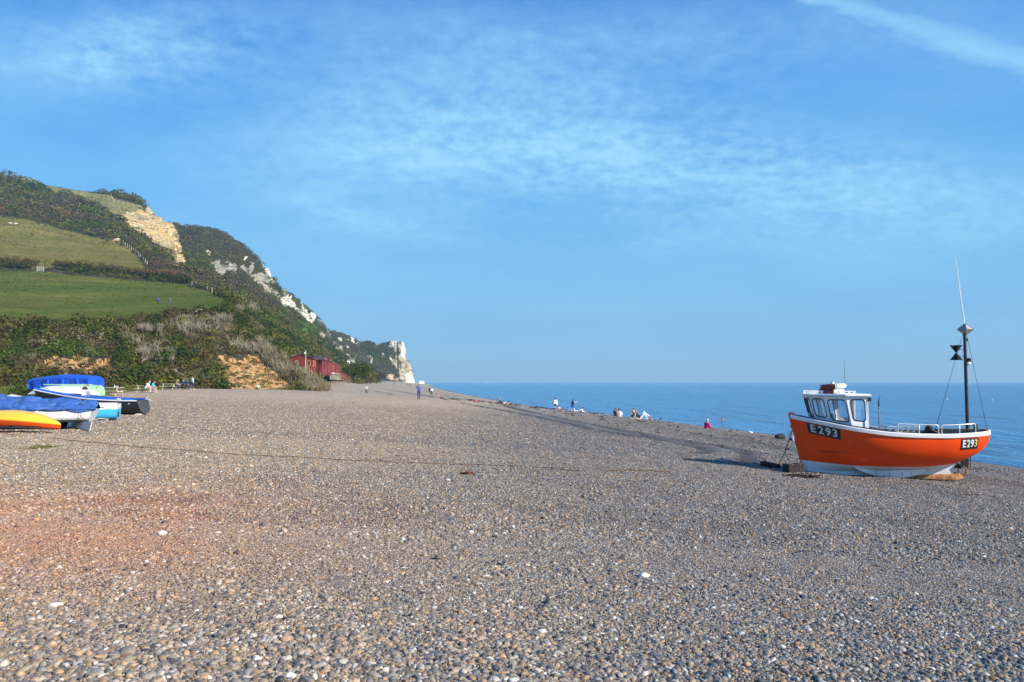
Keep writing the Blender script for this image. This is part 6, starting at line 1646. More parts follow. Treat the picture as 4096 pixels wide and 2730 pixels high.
def pose_prone(up=.3):
    """lying on the front, head (+y) raised, shins in the air"""
    J = dict(pel=(0, 0, .12), chest=(0, .36, .14 + up * .5), neck=(0, .50, .18 + up * .8), head=(0, .62, .26 + up))
    for s, n in ((-1, 'L'), (1, 'R')):
        J['sh' + n] = (s * .185, .46, .14 + up * .55); J['hip' + n] = (s * .10, -.06, .11); J['kn' + n] = (s * .12, -.5, .09); J['an' + n] = (s * .12, -.62, .42); J['toe' + n] = (s * .12, -.70, .56)
        J['el' + n] = (s * .24, .58, .07); J['ha' + n] = (s * .10, .80, .10)
    return J
def pose_swim():
    J = pose_stand(); d = -1.38
    J = {k: (v[0], v[1], v[2] + d) for k, v in J.items()}
    for s, n in ((-1, 'L'), (1, 'R')): J['el' + n] = (s * .34, .16, -.12); J['ha' + n] = (s * .42, .36, -.10)
    return J

def person(loc, yaw, J, label, top=None, bottom=None, hair=(.05, .035, .025), skin=SKIN, sleeve='short', leg='long', shoes=(.05, .05, .055), hat=None, group=None, vox=.02, scale=1.0, wide=1.0, fingers=False, hair_long=0.0):
    """one continuous body grown from a posed skeleton; clothes and hair are its children"""
    B = []; w = wide
    A = lambda k: np.array(J[k], float)
    def bone(reg, a, b, ra, rb): B.append((reg, np.array(a, float), np.array(b, float), ra, rb))
    px = np.array([.055 * w, 0, 0])
    for s in (-1, 1):
        bone('torso', A('chest') + px * s * 1.25, A('pel') + px * s + np.array([0, 0, .12]) * 0, .118 * w, .112 * w)
    bone('torso', A('chest') + np.array([0, 0, .02]), A('neck') * .6 + A('chest') * .4, .12 * w, .09)
    bone('torso', A('shL') * .75 + A('shR') * .25, A('shR') * .75 + A('shL') * .25, .075, .075)
    bone('neck', A('neck'), A('head'), .056, .056)
    hd = A('head'); nk = hd - A('neck'); nk /= np.linalg.norm(nk)
    fw = np.cross(np.array([1., 0, 0]), nk) * -1
    fw = np.array([0, 1., 0]) - nk * nk[1]; fw /= np.linalg.norm(fw) + 1e-9
    if J.get('face'): fw = np.array(J['face'], float)
    bone('head', hd - fw * .018 + nk * .035, hd + fw * .012 + nk * .02, .092, .088); bone('head', hd + fw * .015 - nk * .05, hd + fw * .035 - nk * .065, .062, .05)
    bone('head', hd + fw * .095 - nk * .0, hd + fw * .112 - nk * .025, .012, .017)
    sd = np.cross(fw, nk)
    for s in (-1, 1): bone('head', hd + sd * s * .088, hd + sd * s * .096 - nk * .03, .018, .014)
    for n in 'LR':
        bone('upper', A('sh' + n), A('el' + n), .056 * w, .043 * w); bone('fore', A('el' + n), A('ha' + n), .043 * w, .029)
        d = A('ha' + n) - A('el' + n); d /= np.linalg.norm(d); h = A('ha' + n)
        if fingers:
            sdv = np.cross(d, np.array([.3, 1, .1])); sdv /= np.linalg.norm(sdv)
            bone('hand', h, h + d * .07, .030, .034)
            nv = np.cross(sdv, d)
            for k, ln in ((-1.5, .062), (-.5, .074), (.5, .07), (1.5, .052)):
                r0 = h + d * .085 + sdv * k * .021; r1 = r0 + d * ln * .5 + nv * .006; bone('hand', r0, r1, .0095, .009); bone('hand', r1, r1 + d * ln * .42 + nv * .022, .009, .0075)
            bone('hand', h + d * .02 + sdv * .03, h + d * .055 + sdv * .066, .013, .010)
        else:
            bone('hand', h, h + d * .10, .034, .026); bone('hand', h + d * .03, h + d * .06 + np.array([.02, .03, 0]), .016, .012)
        bone('thigh', A('hip' + n), A('kn' + n), .088 * w, .060 * w); bone('calf', A('kn' + n), A('an' + n), .060 * w, .039)
        bone('foot', A('an' + n) - (A('toe' + n) - A('an' + n)) * .25 - np.array([0, 0, .02]), A('toe' + n), .044, .034)
    mb = MB()
    for reg, a, b, ra, rb in B: capsule(mb, a, b, ra, rb, 10, 3)
    me = raw_mesh('figure', mb.v, mb.f)
    o = bpy.data.objects.new('figure', me); COL.objects.link(o)
    md = o.modifiers.new('r', 'REMESH'); md.mode = 'VOXEL'; md.voxel_size = vox; md.use_smooth_shade = True
    sm = o.modifiers.new('s', 'SMOOTH'); sm.factor = .5; sm.iterations = 3 if not fingers else 2
    dg = bpy.context.evaluated_depsgraph_get(); dg.update()
    m2 = bpy.data.meshes.new_from_object(o.evaluated_get(dg))
    bpy.data.objects.remove(o); bpy.data.meshes.remove(me)
    nv = len(m2.vertices); V = np.empty(nv * 3, np.float32); m2.vertices.foreach_get('co', V); V = V.reshape(-1, 3).astype(float)
    Nn = np.empty(nv * 3, np.float32); m2.vertices.foreach_get('normal', Nn); Nn = Nn.reshape(-1, 3).astype(float)
    Fc = [list(p.vertices) for p in m2.polygons]; bpy.data.meshes.remove(m2)
    best = np.full(nv, 1e9); reg = np.zeros(nv, int); names = []
    for i, (r_, a, b, ra, rb) in enumerate(B):
        ab = b - a; L2 = ab @ ab + 1e-9; t = np.clip(((V - a) @ ab) / L2, 0, 1)
        dd = np.linalg.norm(V - a - t[:, None] * ab, axis=1) - (ra + (rb - ra) * t)
        if r_ not in names: names.append(r_)
        k = dd < best; best[k] = dd[k]; reg[k] = names.index(r_)
    isr = lambda *rs: np.isin(reg, [names.index(r) for r in rs if r in names])
    body = link('person', raw_mesh('person', V * scale, Fc, [paint('skin_%d_%d' % (int(skin[0] * 100), int(skin[1] * 100)), skin, .55, .06, 20)], None, True))
    body.location = tuple(map(float, loc)); body.rotation_euler = (0, 0, yaw)
    tag(body, label, 'person', group)
    def garment(name, vm, c, off):
        fs = [f for f in Fc if all(vm[i] for i in f)]
        if len(fs) < 3: return
        used = sorted({i for f in fs for i in f}); mp = {j: i for i, j in enumerate(used)}
        W = (V[used] + Nn[used] * off) * scale
        link(name, raw_mesh(name, W, [[mp[i] for i in f] for f in fs], [paint('cloth_%d_%d_%d' % tuple(int(k * 255) for k in c), c, .85, .16, 7)], None, True), body)
    pz = np.array(J['pel'])
    if bottom is not None:
        lo = isr('thigh') | (isr('torso') & (np.linalg.norm((V - (pz + np.array([0, 0, 0]))), axis=1) < .185))
        if leg == 'long': lo |= isr('calf')
        garment('trousers' if leg == 'long' else 'shorts', lo, bottom, .014)
    if top is not None:
        up = isr('torso') | (isr('neck') & False)
        if sleeve in ('short', 'long'): up |= isr('upper')
        if sleeve == 'long': up |= isr('fore')
        if bottom is not None: up &= ~(np.linalg.norm(V - pz, axis=1) < .13)
        garment('shirt', up, top, .022)
    if shoes is not None: garment('shoe', isr('foot'), shoes, .008)
    if hair is not None or hat is not None:
        q = (V - hd) @ nk; p = (V - hd) @ fw
        top_ = isr('head') & ((q > .055) | ((p < .0) & (q > -.06 - hair_long)) | ((p < .045) & (q > .02)))
        if hair_long: top_ |= isr('neck', 'torso') & (np.linalg.norm(V - (hd - nk * (.12 + hair_long * .5) - fw * .05), axis=1) < .11 + hair_long * .3) & (p < 0.0)
        garment('hat' if hat else 'hair', top_, hat or hair, .016)
    return body

def everyone():
    at_t = lambda x, d: stand(x, d)
    GT, GW, GS, GF = 'people at the picnic tables', 'people along the water edge', 'swimmers in the sea', 'walkers on the hillside'
    E = pi / 2
    # right (+x in the photo) is yaw -90 deg, away is 0, towards the viewer 180
    p = at_t(1676, 93); J = pose_stand(((-.32, .16, 1.50), (-.08, .20, 1.66)), ((.32, .16, 1.50), (.08, .20, 1.66)))
    person(p, .25, J, 'man in a blue shirt and jeans with both hands raised to his head', (.07, .085, .42), (.02, .035, .10), (.22, .15, .10), sleeve='short', fingers=True, vox=.0125)
    p = at_t(1466, 146); person(p, .5 + pi, pose_stand(((-.2, .12, 1.2), (-.06, .2, 1.3)), ((.2, .12, 1.2), (.06, .2, 1.3))), 'person with pale jacket and dark backpack straps standing alone below the huts', (.62, .55, .40), (.03, .035, .04), (.07, .05, .04), sleeve='long', scale=.98)
    p = on_ground(1719, 1568); p = stand(1719, 170); p[2] = float(at(1719, 1569, 170)[2]); p[2] = float(ground_z(p[0], p[1]))
    person(p, 3.0, pose_stand(stride=.5), 'walker in black top and shorts, beside one in white by the sea', (.02, .02, .025), (.03, .03, .04), (.03, .02, .02), leg='short', group='two walkers near the water')
    p = stand(1727, 170); person(p, 3.3, pose_stand(stride=-.5), 'walker in a loose white top beside a companion in black near the sea', (.78, .78, .76), (.04, .04, .05), (.05, .03, .02), sleeve='long', group='two walkers near the water')
    # picnic tables
    p1 = stand(592, 84); p1[2] -= .02
    person(p1 + np.array([-.02, -.35, 0]), -E + .15, pose_seat(.44, .16, .42), 'bald man in white shirt and khaki shorts seated on a picnic bench', (.80, .79, .78), (.30, .26, .17), None, SKINP, shoes=(.12, .11, .10), leg='short', fingers=True, vox=.0125, group=GT, wide=1.25)
    person(p1 + np.array([.22, .45, 0]), -E + .1, pose_seat(.44, .12, .42), 'person in turquoise top seated beyond the bald man', (.02, .42, .62), (.35, .32, .25), (.06, .045, .03), leg='short', shoes=(.6, .6, .6), group=GT)
    p3 = stand(712, 98)
    person(p3 + np.array([-.05, -.55, 0]), -E + .1, pose_seat(.44, .10, .46), 'man in grey shirt, flat cap and jeans astride a picnic bench', (.10, .105, .115), (.025, .055, .16), (.3, .25, .2), SKINP, hat=(.16, .17, .18), shoes=(.5, .5, .5), group=GT, sleeve='short', fingers=True, vox=.0125)
    person(p3 + np.array([.45, .7, 0]), pi, pose_seat(.44, .12), 'person in royal blue hoodie behind the man with the cap', (.02, .045, .26), (.03, .03, .04), (.04, .03, .025), sleeve='long', group=GT)
    person(p3 + np.array([.92, .55, 0]), pi + .3, pose_seat(.42, .16), 'dark haired child with pale face seated between two in blue', (.55, .5, .45), (.04, .04, .05), (.05, .032, .02), SKINP, sleeve='short', group=GT, scale=.9)
    person(p3 + np.array([1.22, -.35, 0]), -.25, pose_seat(.44, .10), 'person in navy jacket seated with back turned on the yellow bench end', (.022, .032, .062), (.03, .03, .04), (.03, .022, .02), sleeve='long', group=GT)
    p = stand(769, 99); person(p, -.55, pose_stand(stride=.55, tall=1), 'person in pale blue jumper and jeans walking past the picnic tables', (.62, .74, .84), (.03, .075, .24), (.14, .09, .055), shoes=(.65, .65, .65), sleeve='long', fingers=True, vox=.0125, hair_long=.05, group=GT)
    p = stand(1034, 117.5); person(p, pi + .5, pose_ground(), 'person in pale green sitting at the foot of the orange earth scar', (.55, .60, .44), (.40, .36, .28), (.10, .07, .05), vox=.022)
    # on the field and paths
    for x, y, yaw, lb, c, b_ in ((633, 1217, .4, 'walker in bright blue jacket and black trousers on the green field', (.03, .08, .50), (.02, .02, .025)), (678, 1218, -.2, 'walker with pale rucksack and jeans on the green field, right of the blue jacket', (.20, .19, .16), (.06, .11, .24))):
        h = near_land(x, y); person(h, yaw, pose_stand(stride=.45), lb, c, b_, (.08, .06, .05), sleeve='long', group=GF)
    for x, y, lb in ((467, 966, 'left one of two walkers in white at the top corner of the olive field'), (474, 967, 'right one of two walkers in white at the top corner of the olive field')):
        h = on_land(x, y)
        if h is not None: person(h, 1, pose_stand(stride=.4), lb, (.8, .8, .8), (.3, .3, .3), vox=.03, group=GF, scale=1.15)
    for x, y, lb, c in ((934, 1182, 'walker in dark top on the cliff path by the gate', (.05, .05, .06)), (942, 1184, 'walker in white top on the cliff path by the gate', (.78, .78, .78)), (948, 1184, 'walker in blue grey top on the cliff path by the gate', (.4, .45, .55)), (1017, 1200, 'lone walker in white high on the scrubby slope', (.82, .82, .82))):
        h = on_land(x, y)
        if h is not None: h[2] += .5; h -= np.array(ray(x, y)) * 1.5; person(h, 2, pose_stand(stride=.3), lb, c, (.06, .06, .08), vox=.03, group=GF, sleeve='long')
    # far along the beach
    GB = 'distant walkers under the headland'
    for x, d, lb, c in ((1577, 420, 'tiny dark figure at the foot of the headland near the huts side', (.03, .04, .06)), (1629, 430, 'left figure of a distant pair in front of the chalk cliff', (.04, .04, .05)), (1635, 430, 'pale middle figure of the distant pair in front of the chalk cliff', (.5, .5, .5)), (1641, 430, 'right figure of the distant group in front of the chalk cliff', (.05, .05, .07))):
        p = stand(x, d); person(p, 1.3, pose_stand(stride=.4), lb, c, (.04, .04, .05), vox=.035, group=GB, sleeve='long')
    # the water's edge
    def shore(x, d): return stand(x, d)
    p = shore(1762, 128); person(p + np.array([0, 0, .02]), -E, pose_lie(.34, .0), 'sunbather with bare back leaning on an elbow, by a dark dog coloured bag', None, (.04, .05, .10), (.30, .18, .08), SKINT, leg='short', shoes=None, vox=.022)
    for x, d, s, lb, c in ((1772, 128, (.34, .25, .22), 'small dark bag beside the bare backed sunbather', (.03, .028, .03)), (1898, 112, (.62, .4, .22), 'bright red towel bundle on the upper beach edge', (.62, .02, .03)), (1960, 107, (.62, .4, .25), 'red and dark clothes heap on the beach edge, right of the red bundle', (.30, .02, .035)), (1992, 106, (.5, .3, .14), 'low dark heap of things near the reclining pair', (.05, .04, .05)), (2165, 100, (.75, .4, .16), 'flat dark bag at the beach edge left of the woman in a white wrap', (.03, .035, .045)), (3116, 44.5, (.62, .36, .32), 'black holdall beside the man in a white shirt', (.016, .016, .018))):
        p = shore(x, d); o = empty('bag', p, .3, lb, 'bag'); g = R(int(x))
        bm = bmesh.new(); bmesh.ops.create_icosphere(bm, subdivisions=3, radius=1)
        co = np.array([v.co[:] for v in bm.verts]); fc = np.array([[v.index for v in f.verts] for f in bm.faces]); bm.free()
        co = np.sign(co) * np.abs(co)**.72; co = co * (1 + .22 * fbm(co * 1.6 + x, 3, 8))[:, None] * np.array(s) / 2; co[:, 2] = np.maximum(co[:, 2] + s[2] * .42, -.02)
        link('body', raw_mesh('body', co, fc, [paint('bag_%d' % x, c, .75, .3, 8)], None, True), o)
        mb = MB(); mb.tube([(-s[0] * .28, 0, s[2] * .78), (-s[0] * .18, .02, s[2] * 1.02), (s[0] * .18, .0, s[2] * 1.0), (s[0] * .28, 0, s[2] * .78)], .02, 6); mb.build('strap', [paint('bag_strap', (.02, .02, .025), .8)], o)
    p = shore(2012, 104); person(p, -E + .2, pose_lie(.36, .22), 'sunbather in dark top reclining near the red bundles', (.03, .03, .04), (.65, .63, .6), (.04, .03, .03), SKINT, leg='short', shoes=None, vox=.022)
    p = shore(2221, 113); J = pose_stand(((-.30, -.05, 1.16), (-.40, .05, .92)), stride=.35)
    b_ = person(p, .35, J, 'dark haired woman with a pale wrap over her shoulders walking to the water', None, (.05, .045, .04), (.03, .022, .02), SKIN, leg='short', shoes=None, hair_long=.12)
    mb = MB(); A = []
    for z in np.linspace(1.47, .80, 12):
        k = (1.47 - z) / .67; r1 = .13 + .17 * sin(min(1, k * 1.15) * pi * .62); A.append([(r1 * 1.25 * cos(q), r1 * .78 * sin(q) - .02 + .02 * sin(6 * q) * k, z + .05 * sin(2.5 * q) * k) for q in np.linspace(-.25 * pi - pi, .25 * pi, 26)])
    mb.grid(np.array(A)); mb.build('wrap', [paint('wrap_white', (.72, .66, .62), .85, .1, 6)], b_, True)
    p = shore(2232, 109); p[2] = max(p[2], .3); person(p + np.array([.35, 3, -.35]), pi + .3, pose_ground(), 'bather in pink top sitting in the shallows behind the woman in the wrap', (.75, .30, .24), (.02, .02, .02), (.04, .03, .025), SKINP, vox=.022, sleeve='none')
    p = shore(2291, 108); J = pose_stand(None, ((.30, .16, 1.26), (.42, .36, 1.36)), stride=.75)
    b_ = person(p, -.5, J, 'woman in a short blue dress holding a white cup, stepping along the shore', (.015, .02, .06), (.035, .075, .33), (.06, .04, .03), SKINP, sleeve='none', leg='short', hair_long=.06)
    mb = MB(); A = []
    for z, r in ((1.12, .135), (.98, .165), (.86, .20), (.72, .25)): A.append([(r * 1.1 * cos(q), r * .9 * sin(q), z) for q in np.linspace(0, 2 * pi, 22)])
    mb.grid(np.array(A)); mb.build('skirt', [paint('dress_blue', (.03, .075, .34), .85)], b_, True)
    mb = MB(); mb.tube([(.43, .42, 1.38), (.43, .43, 1.50)], [.03, .042], 10); mb.build('cup', [paint('cup_white', (.85, .85, .85), .5)], b_)
    p = shore(2310, 104); p[2] += .03; person(p + np.array([.15, 0, 0]), -E - .2, pose_prone(.22), 'person in white lying propped up to the right of the woman in blue', (.82, .82, .82), (.82, .82, .82), (.04, .03, .025), SKINP, shoes=None, sleeve='long', vox=.022)
    for x, y, lb in ((2271, 1633, 'swimmer with arms spread between the wrapped woman and the blue dress'), (2602, 1673, 'swimmer with sun glasses pushed up, right of the reclining woman'), (2643, 1681, 'swimmer with dark hair further right near the reclining woman'), (2889, 1674, 'lone swimmer farther out above the pink top')):
        d = (CZ - .12) / ((y + 2 - 1530) / F); X = float(at(x, y, d)[0]); person((X, d, .0), pi * .9 if x != 2643 else -.4, pose_swim(), lb, None, None, (.035, .025, .02), SKINT, shoes=None, vox=.022, group=GS)
    p = shore(2463, 72); p[2] -= .12; person(p, -.5, pose_ground(), 'seated bather with auburn hair at the beach edge, left of two', (.14, .05, .03), (.1, .05, .03), (.16, .06, .03), SKINT, vox=.022, group=GW)
    p = shore(2476, 71); p[2] -= .16; person(p, -.4, pose_ground(), 'seated person in white with black hair at the beach edge, right of two', (.8, .8, .8), (.3, .3, .3), (.025, .02, .02), SKIN, vox=.022, group=GW)
    p = shore(2537, 67); person(p, 2.6, pose_ground(.0, .3), 'tanned sunbather sitting up at the head end of a white towel', None, (.05, .05, .06), (.10, .07, .045), SKINT, leg='short', shoes=None, vox=.022, group=GW)
    p2 = shore(2556, 66.5); o = empty('beach_towel', shore(2556, 65.6), -.12, 'white towel spread under the woman in white trousers', 'towel')
    mb = MB(); mb.grid(np.array([[(x, y, .05 + .015 * sin(9 * x + 4 * y)) for y in np.linspace(-.35, .35, 8)] for x in np.linspace(-.75, .75, 16)])); mb.build('cloth', [paint('towel_white', (.84, .83, .80), .9, .08, 8)], o, True); 
    mb = MB(); mb.box((-.73, 0, .062), (.05, .68, .01)); mb.build('hem', [paint('towel_hem', (.7, .68, .62), .9)], o)
    J = pose_lie(.30, .46); J['kn' + 'R'] = (.14, .34, .52); J['anR'] = (.15, .78, .22); J['toeR'] = (.16, .9, .28); J['elL'] = (-.2, -.35, .45); J['haL'] = (-.1, -.2, .62)
    person(p2 + np.array([.1, 0, .02]), -E - .1, J, 'woman in black top and white trousers lying with raised knees reading', (.018, .018, .02), (.86, .86, .85), (.22, .15, .08), SKINP, shoes=None, sleeve='none', vox=.022, group=GW)
    p = shore(2822, 54); p[2] -= .22; person(p, -E * .7, pose_ground(.06), 'grey haired woman in a bright pink top sitting at the beach edge', (.75, .02, .17), (.12, .12, .14), (.52, .49, .46), SKINP, sleeve='long', shoes=(.1, .1, .1), fingers=True, vox=.0125)
    p = shore(3160, 43); p[2] -= .05; person(p + np.array([.05, 0, 0]), -.75, pose_ground(.02), 'man in white sitting by the water beside a black bag, behind the boat bow', (.80, .80, .84), (.03, .04, .10), (.05, .035, .03), SKINP, fingers=True, vox=.0125)

# ------------------------------------------------------------------ picnic tables
def tables():
    wd = paint('table_timber', (.52, .46, .34), .8, .22, 4, stretch=(.3, 4, 4), dirt=((.17, .16, .13), .60))
    def make():
        root = empty('picnic_table', (0, 0, 0))
        mb = MB()
        for k in range(5): mb.box((0, -.32 + .16 * k, .735), (1.85, .145, .045), bev=.006)
        mb.build('tabletop', [wd], root)
        for sd in (-1, 1):
            mb = MB()
            for k in range(2): mb.box((0, sd * (.66 + .14 * k), .435), (1.85, .13, .045), bev=.006)
            mb.build('bench', [wd], root)
            for x in (-.62, .62):
                mb = MB(); mb.box((x, sd * .48, .36), (.09, .075, .80), rx=sd * .50, bev=.006); mb.build('leg', [wd], root)
        for x in (-.62, .62):
            mb = MB(); mb.box((x + .075 * np.sign(x), 0, .385), (.045, 1.60, .095), bev=.004); mb.box((x + .075 * np.sign(x), 0, .665), (.045, .74, .09), bev=.004); mb.build('crosspiece', [wd], root)
            mb = MB(); mb.tube([(x * .95, 0, .42), (x * .35, 0, .70)], .035, 6); mb.build('brace', [wd], root)
        return root
    t0 = make()
    spots = [(449, 70.5, .03, 'picnic table with two drinks bottles standing on its top'), (583, 84.5, .05, 'picnic table with the bald man in white seated at it'), (678, 97.5, .06, 'picnic table left of the man in the flat cap'), (722, 98.8, .02, 'picnic table with a group of people in blue around it'), (262, 68.5, .03, 'picnic table mostly hidden behind the blue tarpaulin')]
    for i, (x, d, rz, lb) in enumerate(spots):
        o = t0 if i == 0 else copy_tree(t0)
        p = stand(x, d); o.location = tuple(map(float, p)); o.rotation_euler = (0, 0, rz); tag(o, lb, 'table', 'wooden picnic tables at the back of the beach')
    p = stand(449, 70.5)
    for x, h, c, lb in ((.28, .26, (.72, .78, .82), 'clear bottle with dark cap on the nearest picnic table'), (.46, .15, (.62, .66, .66), 'left one of two pale cups on the picnic table'), (.57, .15, (.66, .68, .66), 'right one of two pale cups on the picnic table')):
        o = empty('bottle' if h > .2 else 'cup', p + np.array([x, -.1, .758]), 0, lb, 'bottle' if h > .2 else 'cup')
        mb = MB(); mb.tube([(0, 0, 0), (0, 0, h * .6), (0, 0, h * .75), (0, 0, h)] if h > .2 else [(0, 0, 0), (0, 0, h)], [.045, .045, .018, .016] if h > .2 else [.03, .042], 12); mb.build('body', [paint('drink_%d' % int(x * 100), c, .2)], o, True, angle=.7)
        mb = MB(); mb.tube([(0, 0, h), (0, 0, h + .02)], .02 if h > .2 else .044, 10); mb.build('lid', [paint('lid_dark', (.05, .05, .06), .5)], o)

# ------------------------------------------------------------------ red chalets, pole, caravans
def chalets():
    ex = np.array([-.133, .991, 0]); org = np.array([-38.9, 150.0, 7.0]); th = atan2(ex[1], ex[0])
    red = paint('chalet_red', (.185, .017, .012), .6, .2, 1.5, stretch=(1, 1, 6)); redl = paint('chalet_panel', (.24, .042, .040), .6, .2, 2); roof = paint('chalet_roof', (.045, .045, .05), .8, .3, 2)
    trim = paint('frame_orange', (.62, .26, .10), .5); dark = paint('pane_dark', (.03, .035, .04), .15, .2, 3); wht = paint('plinth_white', (.48, .46, .42), .8, .15, 2); rail = paint('rail_red', (.21, .03, .025), .6)
    def P(r): return org + ex * r
    def win(par, c, w, h, axis, name='window', fr=trim):
        mb = MB(); t = .07
        dx = (lambda a, b: (c[0] + a, c[1], c[2] + b)) if axis == 'x' else (lambda a, b: (c[0], c[1] + a, c[2] + b))
        sz = (lambda a, b: (a, .06, b)) if axis == 'x' else (lambda a, b: (.06, a, b))
        for s in (-1, 1): mb.box(dx(s * w / 2, 0), sz(t, h + t)); mb.box(dx(0, s * h / 2), sz(w + t, t))
        mb.box(dx(0, 0), sz(.04, h)); f = mb.build(name, [fr], par)
        mb = MB(); mb.box(dx(0, 0), (lambda a, b: (a, .03, b) if axis == 'x' else (.03, a, b))(w - t, h - t)); mb.build('pane', [dark], f)
    D = 4.4; E_, Rg = 2.32, 2.98
    specs = [(0, 5.4, 0, 'red wooden chalet at the near end with a wide gable and orange framed windows'), (5.6, 11.2, 1, 'second red chalet from the near gable with a tall gabled porch'), (17.4, 9.6, 1, 'third red chalet with a smaller gabled porch in the row'), (27.4, 17.6, 2, 'fourth red chalet with a broad flat front on white stilts'), (45.4, 11.0, 3, 'last red chalet at the far end of the row on white stilts')]
    for i, (r, L, kind, lb) in enumerate(specs):
        root = empty('chalet', P(r) + np.array([0, 0, -.02 * i]), th, lb, 'chalet', 'red chalets in a row above the beach')
        # local: x along the row, +y inland, front face y = 0 looks over the beach
        mb = MB(); mb.prism([(0, -.8), (0, E_), (D / 2, Rg), (D, E_), (D, -.8)], 0, L, 'YZ'); mb.build('wall', [red], root)
        mb = MB()
        for (ya, za), (yb, zb) in (((-.28, E_ - .08), (D / 2, Rg + .03)), ((D / 2, Rg + .03), (D + .28, E_ - .08))):
            mb.add([(-.22, ya, za), (L + .12, ya, za), (L + .12, yb, zb), (-.22, yb, zb), (-.22, ya, za + .10), (L + .12, ya, za + .10), (L + .12, yb, zb + .10), (-.22, yb, zb + .10)], [(0, 3, 2, 1), (4, 5, 6, 7), (0, 1, 5, 4), (1, 2, 6, 5), (2, 3, 7, 6), (3, 0, 4, 7)])
        rf = mb.build('roof', [roof], root)
        mb = MB(); mb.box((L / 2, -.27, E_ - .12), (L + .3, .05, .16)); mb.build('fascia', [rail], rf)
        if kind == 0:
            win(root, (-.035, .72, 1.35), .55, 1.0, 'y'); win(root, (-.035, 3.05, 1.3), .5, .95, 'y', fr=wht)
            for k in range(2): win(root, (1.1 + 2.6 * k, -.035, 1.45), 1.0, 1.25, 'x')
            mb = MB(); mb.box((2.4, -.04, 1.0), (.9, .06, 2.0)); mb.build('door', [redl], root)
        elif kind == 1:
            pw = L * .78; x0 = L * .05
            mb = MB()
            for x in (x0, x0 + pw * .30, x0 + pw * .62, x0 + pw * .92): mb.box((x + .4, -1.15, .75), (.9, .10, 3.1))
            mb.build('porch_panel', [redl], root)
            mb = MB(); mb.box((x0 + pw / 2, -.6, -.4), (pw, 1.1, .16)); mb.box((x0 + pw / 2, -1.12, .05), (pw, .08, .9)); mb.build('porch_base', [red], root)
            mb = MB(); mb.prism([(x0 - .2, E_ - .1), (x0 + pw / 2, Rg + .12), (x0 + pw + .2, E_ - .1)], -1.35, .9, 'XZ'); mb.build('porch_roof', [roof], root)
            mb = MB(); mb.prism([(x0 + .1, E_ - .08), (x0 + pw / 2, Rg + .02), (x0 + pw - .1, E_ - .08)], -1.40, -1.36, 'XZ'); mb.build('porch_gable', [redl], root)
            mb = MB(); mb.box((L * .45, -.04, 1.0), (1.0, .06, 2.0)); mb.build('door', [paint('door_dark_red', (.12, .02, .02), .6)], root)  # deeper red than the walls
        else:
            n = 4 if kind == 2 else 3
            mb = MB()
            for k in range(n): mb.box((L * (.10 + .80 * k / (n - 1)), -.55, 1.0), (1.15, .10, 2.5))
            mb.build('porch_panel', [redl], root)
            mb = MB(); mb.box((L * .5, -.3, -.28), (L, .9, .14)); mb.build('porch_floor', [wht], root)
            mb = MB()
            for k in range(n + 2): mb.box((L * (.04 + .92 * k / (n + 1)), -.62, -1.0), (.14, .14, 1.4))
            mb.box((L * .5, -.70, -.16), (L, .06, .34)); mb.build('stilt', [wht], root)
            for k in range(n - 1): win(root, (L * (.10 + .80 * (k + .5) / (n - 1)), -.04, 1.3), 1.6, 1.1, 'x')
            # steps to the beach with handrails
            st = MB(); x0 = L * .62
            for k in range(9): st.box((x0, -.95 - .30 * k, -.34 - .21 * k), (1.3, .30, .05))
            for s in (-1, 1): st.tube([(x0 + s * .66, -.8, -.42), (x0 + s * .66, -3.6, -2.3)], .06, 5)
            sp2 = st.build('stairs', [paint('stair_timber', (.30, .24, .19), .85, .2, 3)], root)
            rl = MB()
            for s in (-1, 1):
                rl.tube([(x0 + s * .7, -.8, .55), (x0 + s * .7, -3.6, -1.25)], .05, 6); rl.tube([(x0 + s * .7, -.8, .1), (x0 + s * .7, -3.6, -1.7)], .04, 6)
                for k in range(7): y = -.8 - 2.8 * k / 6; rl.tube([(x0 + s * .7, y, -.4 - 1.8 * k / 6), (x0 + s * .7, y, .6 - 1.8 * k / 6)], .04, 5)
            rl.build('handrail', [rail], sp2)
    p = at(1222, 1464, 147.0)
    o = empty('utility_pole', p - np.array([0, 0, 1.5]), 0, 'pale utility pole standing before the near red chalet', 'pole')
    mb = MB(); mb.tube([(0, 0, 0), (0, 0, 4.5)], [.10, .075], 10); mb.build('post', [paint('pole_grey', (.46, .43, .37), .85, .15, 2)], o, True, angle=.6)
    mb = MB(); mb.box((-.16, -.05, 3.95), (.2, .16, .36), bev=.03); mb.build('junction_box', [paint('lamp_white', (.8, .8, .78), .35)], o)
    # caravans on the slope
    for x, y, w, lb in ((1391, 1460, 1.5, 'white caravan nearest the chalets on the slope below the cliff'), (1438, 1465, .9, 'small white caravan half hidden right of a bigger one')):
        h = on_land(x, y)
        if h is None: continue
        d = h[1]; h = h - np.array(ray(x, y)) * 3.0
        k = d / 420.
        o = empty('caravan', h, .5, lb, 'caravan', 'white caravans on the slope')
        mb = MB(); mb.box((0, 0, 1.2 * k), (w * k * 1.3, 1.9 * k, 1.7 * k), bev=.25 * k); mb.build('body', [paint('caravan_white', (.82, .82, .80), .4)], o)
        mb = MB(); mb.box((0, -.96 * k, 1.45 * k), (w * k * .7, .04, .5 * k)); mb.build('window', [dark], o)
        mb = MB(); mb.box((0, 0, 2.08 * k), (w * k, 1.5 * k, .1 * k)); mb.build('roof', [paint('caravan_roof', (.7, .7, .7), .5)], o)
    # white hut on the far spit, buoys at sea
    p = stand(1686, 1085); o = empty('beach_hut', p, .2, 'tiny white hut on the far spit of shingle beyond the headland', 'hut')
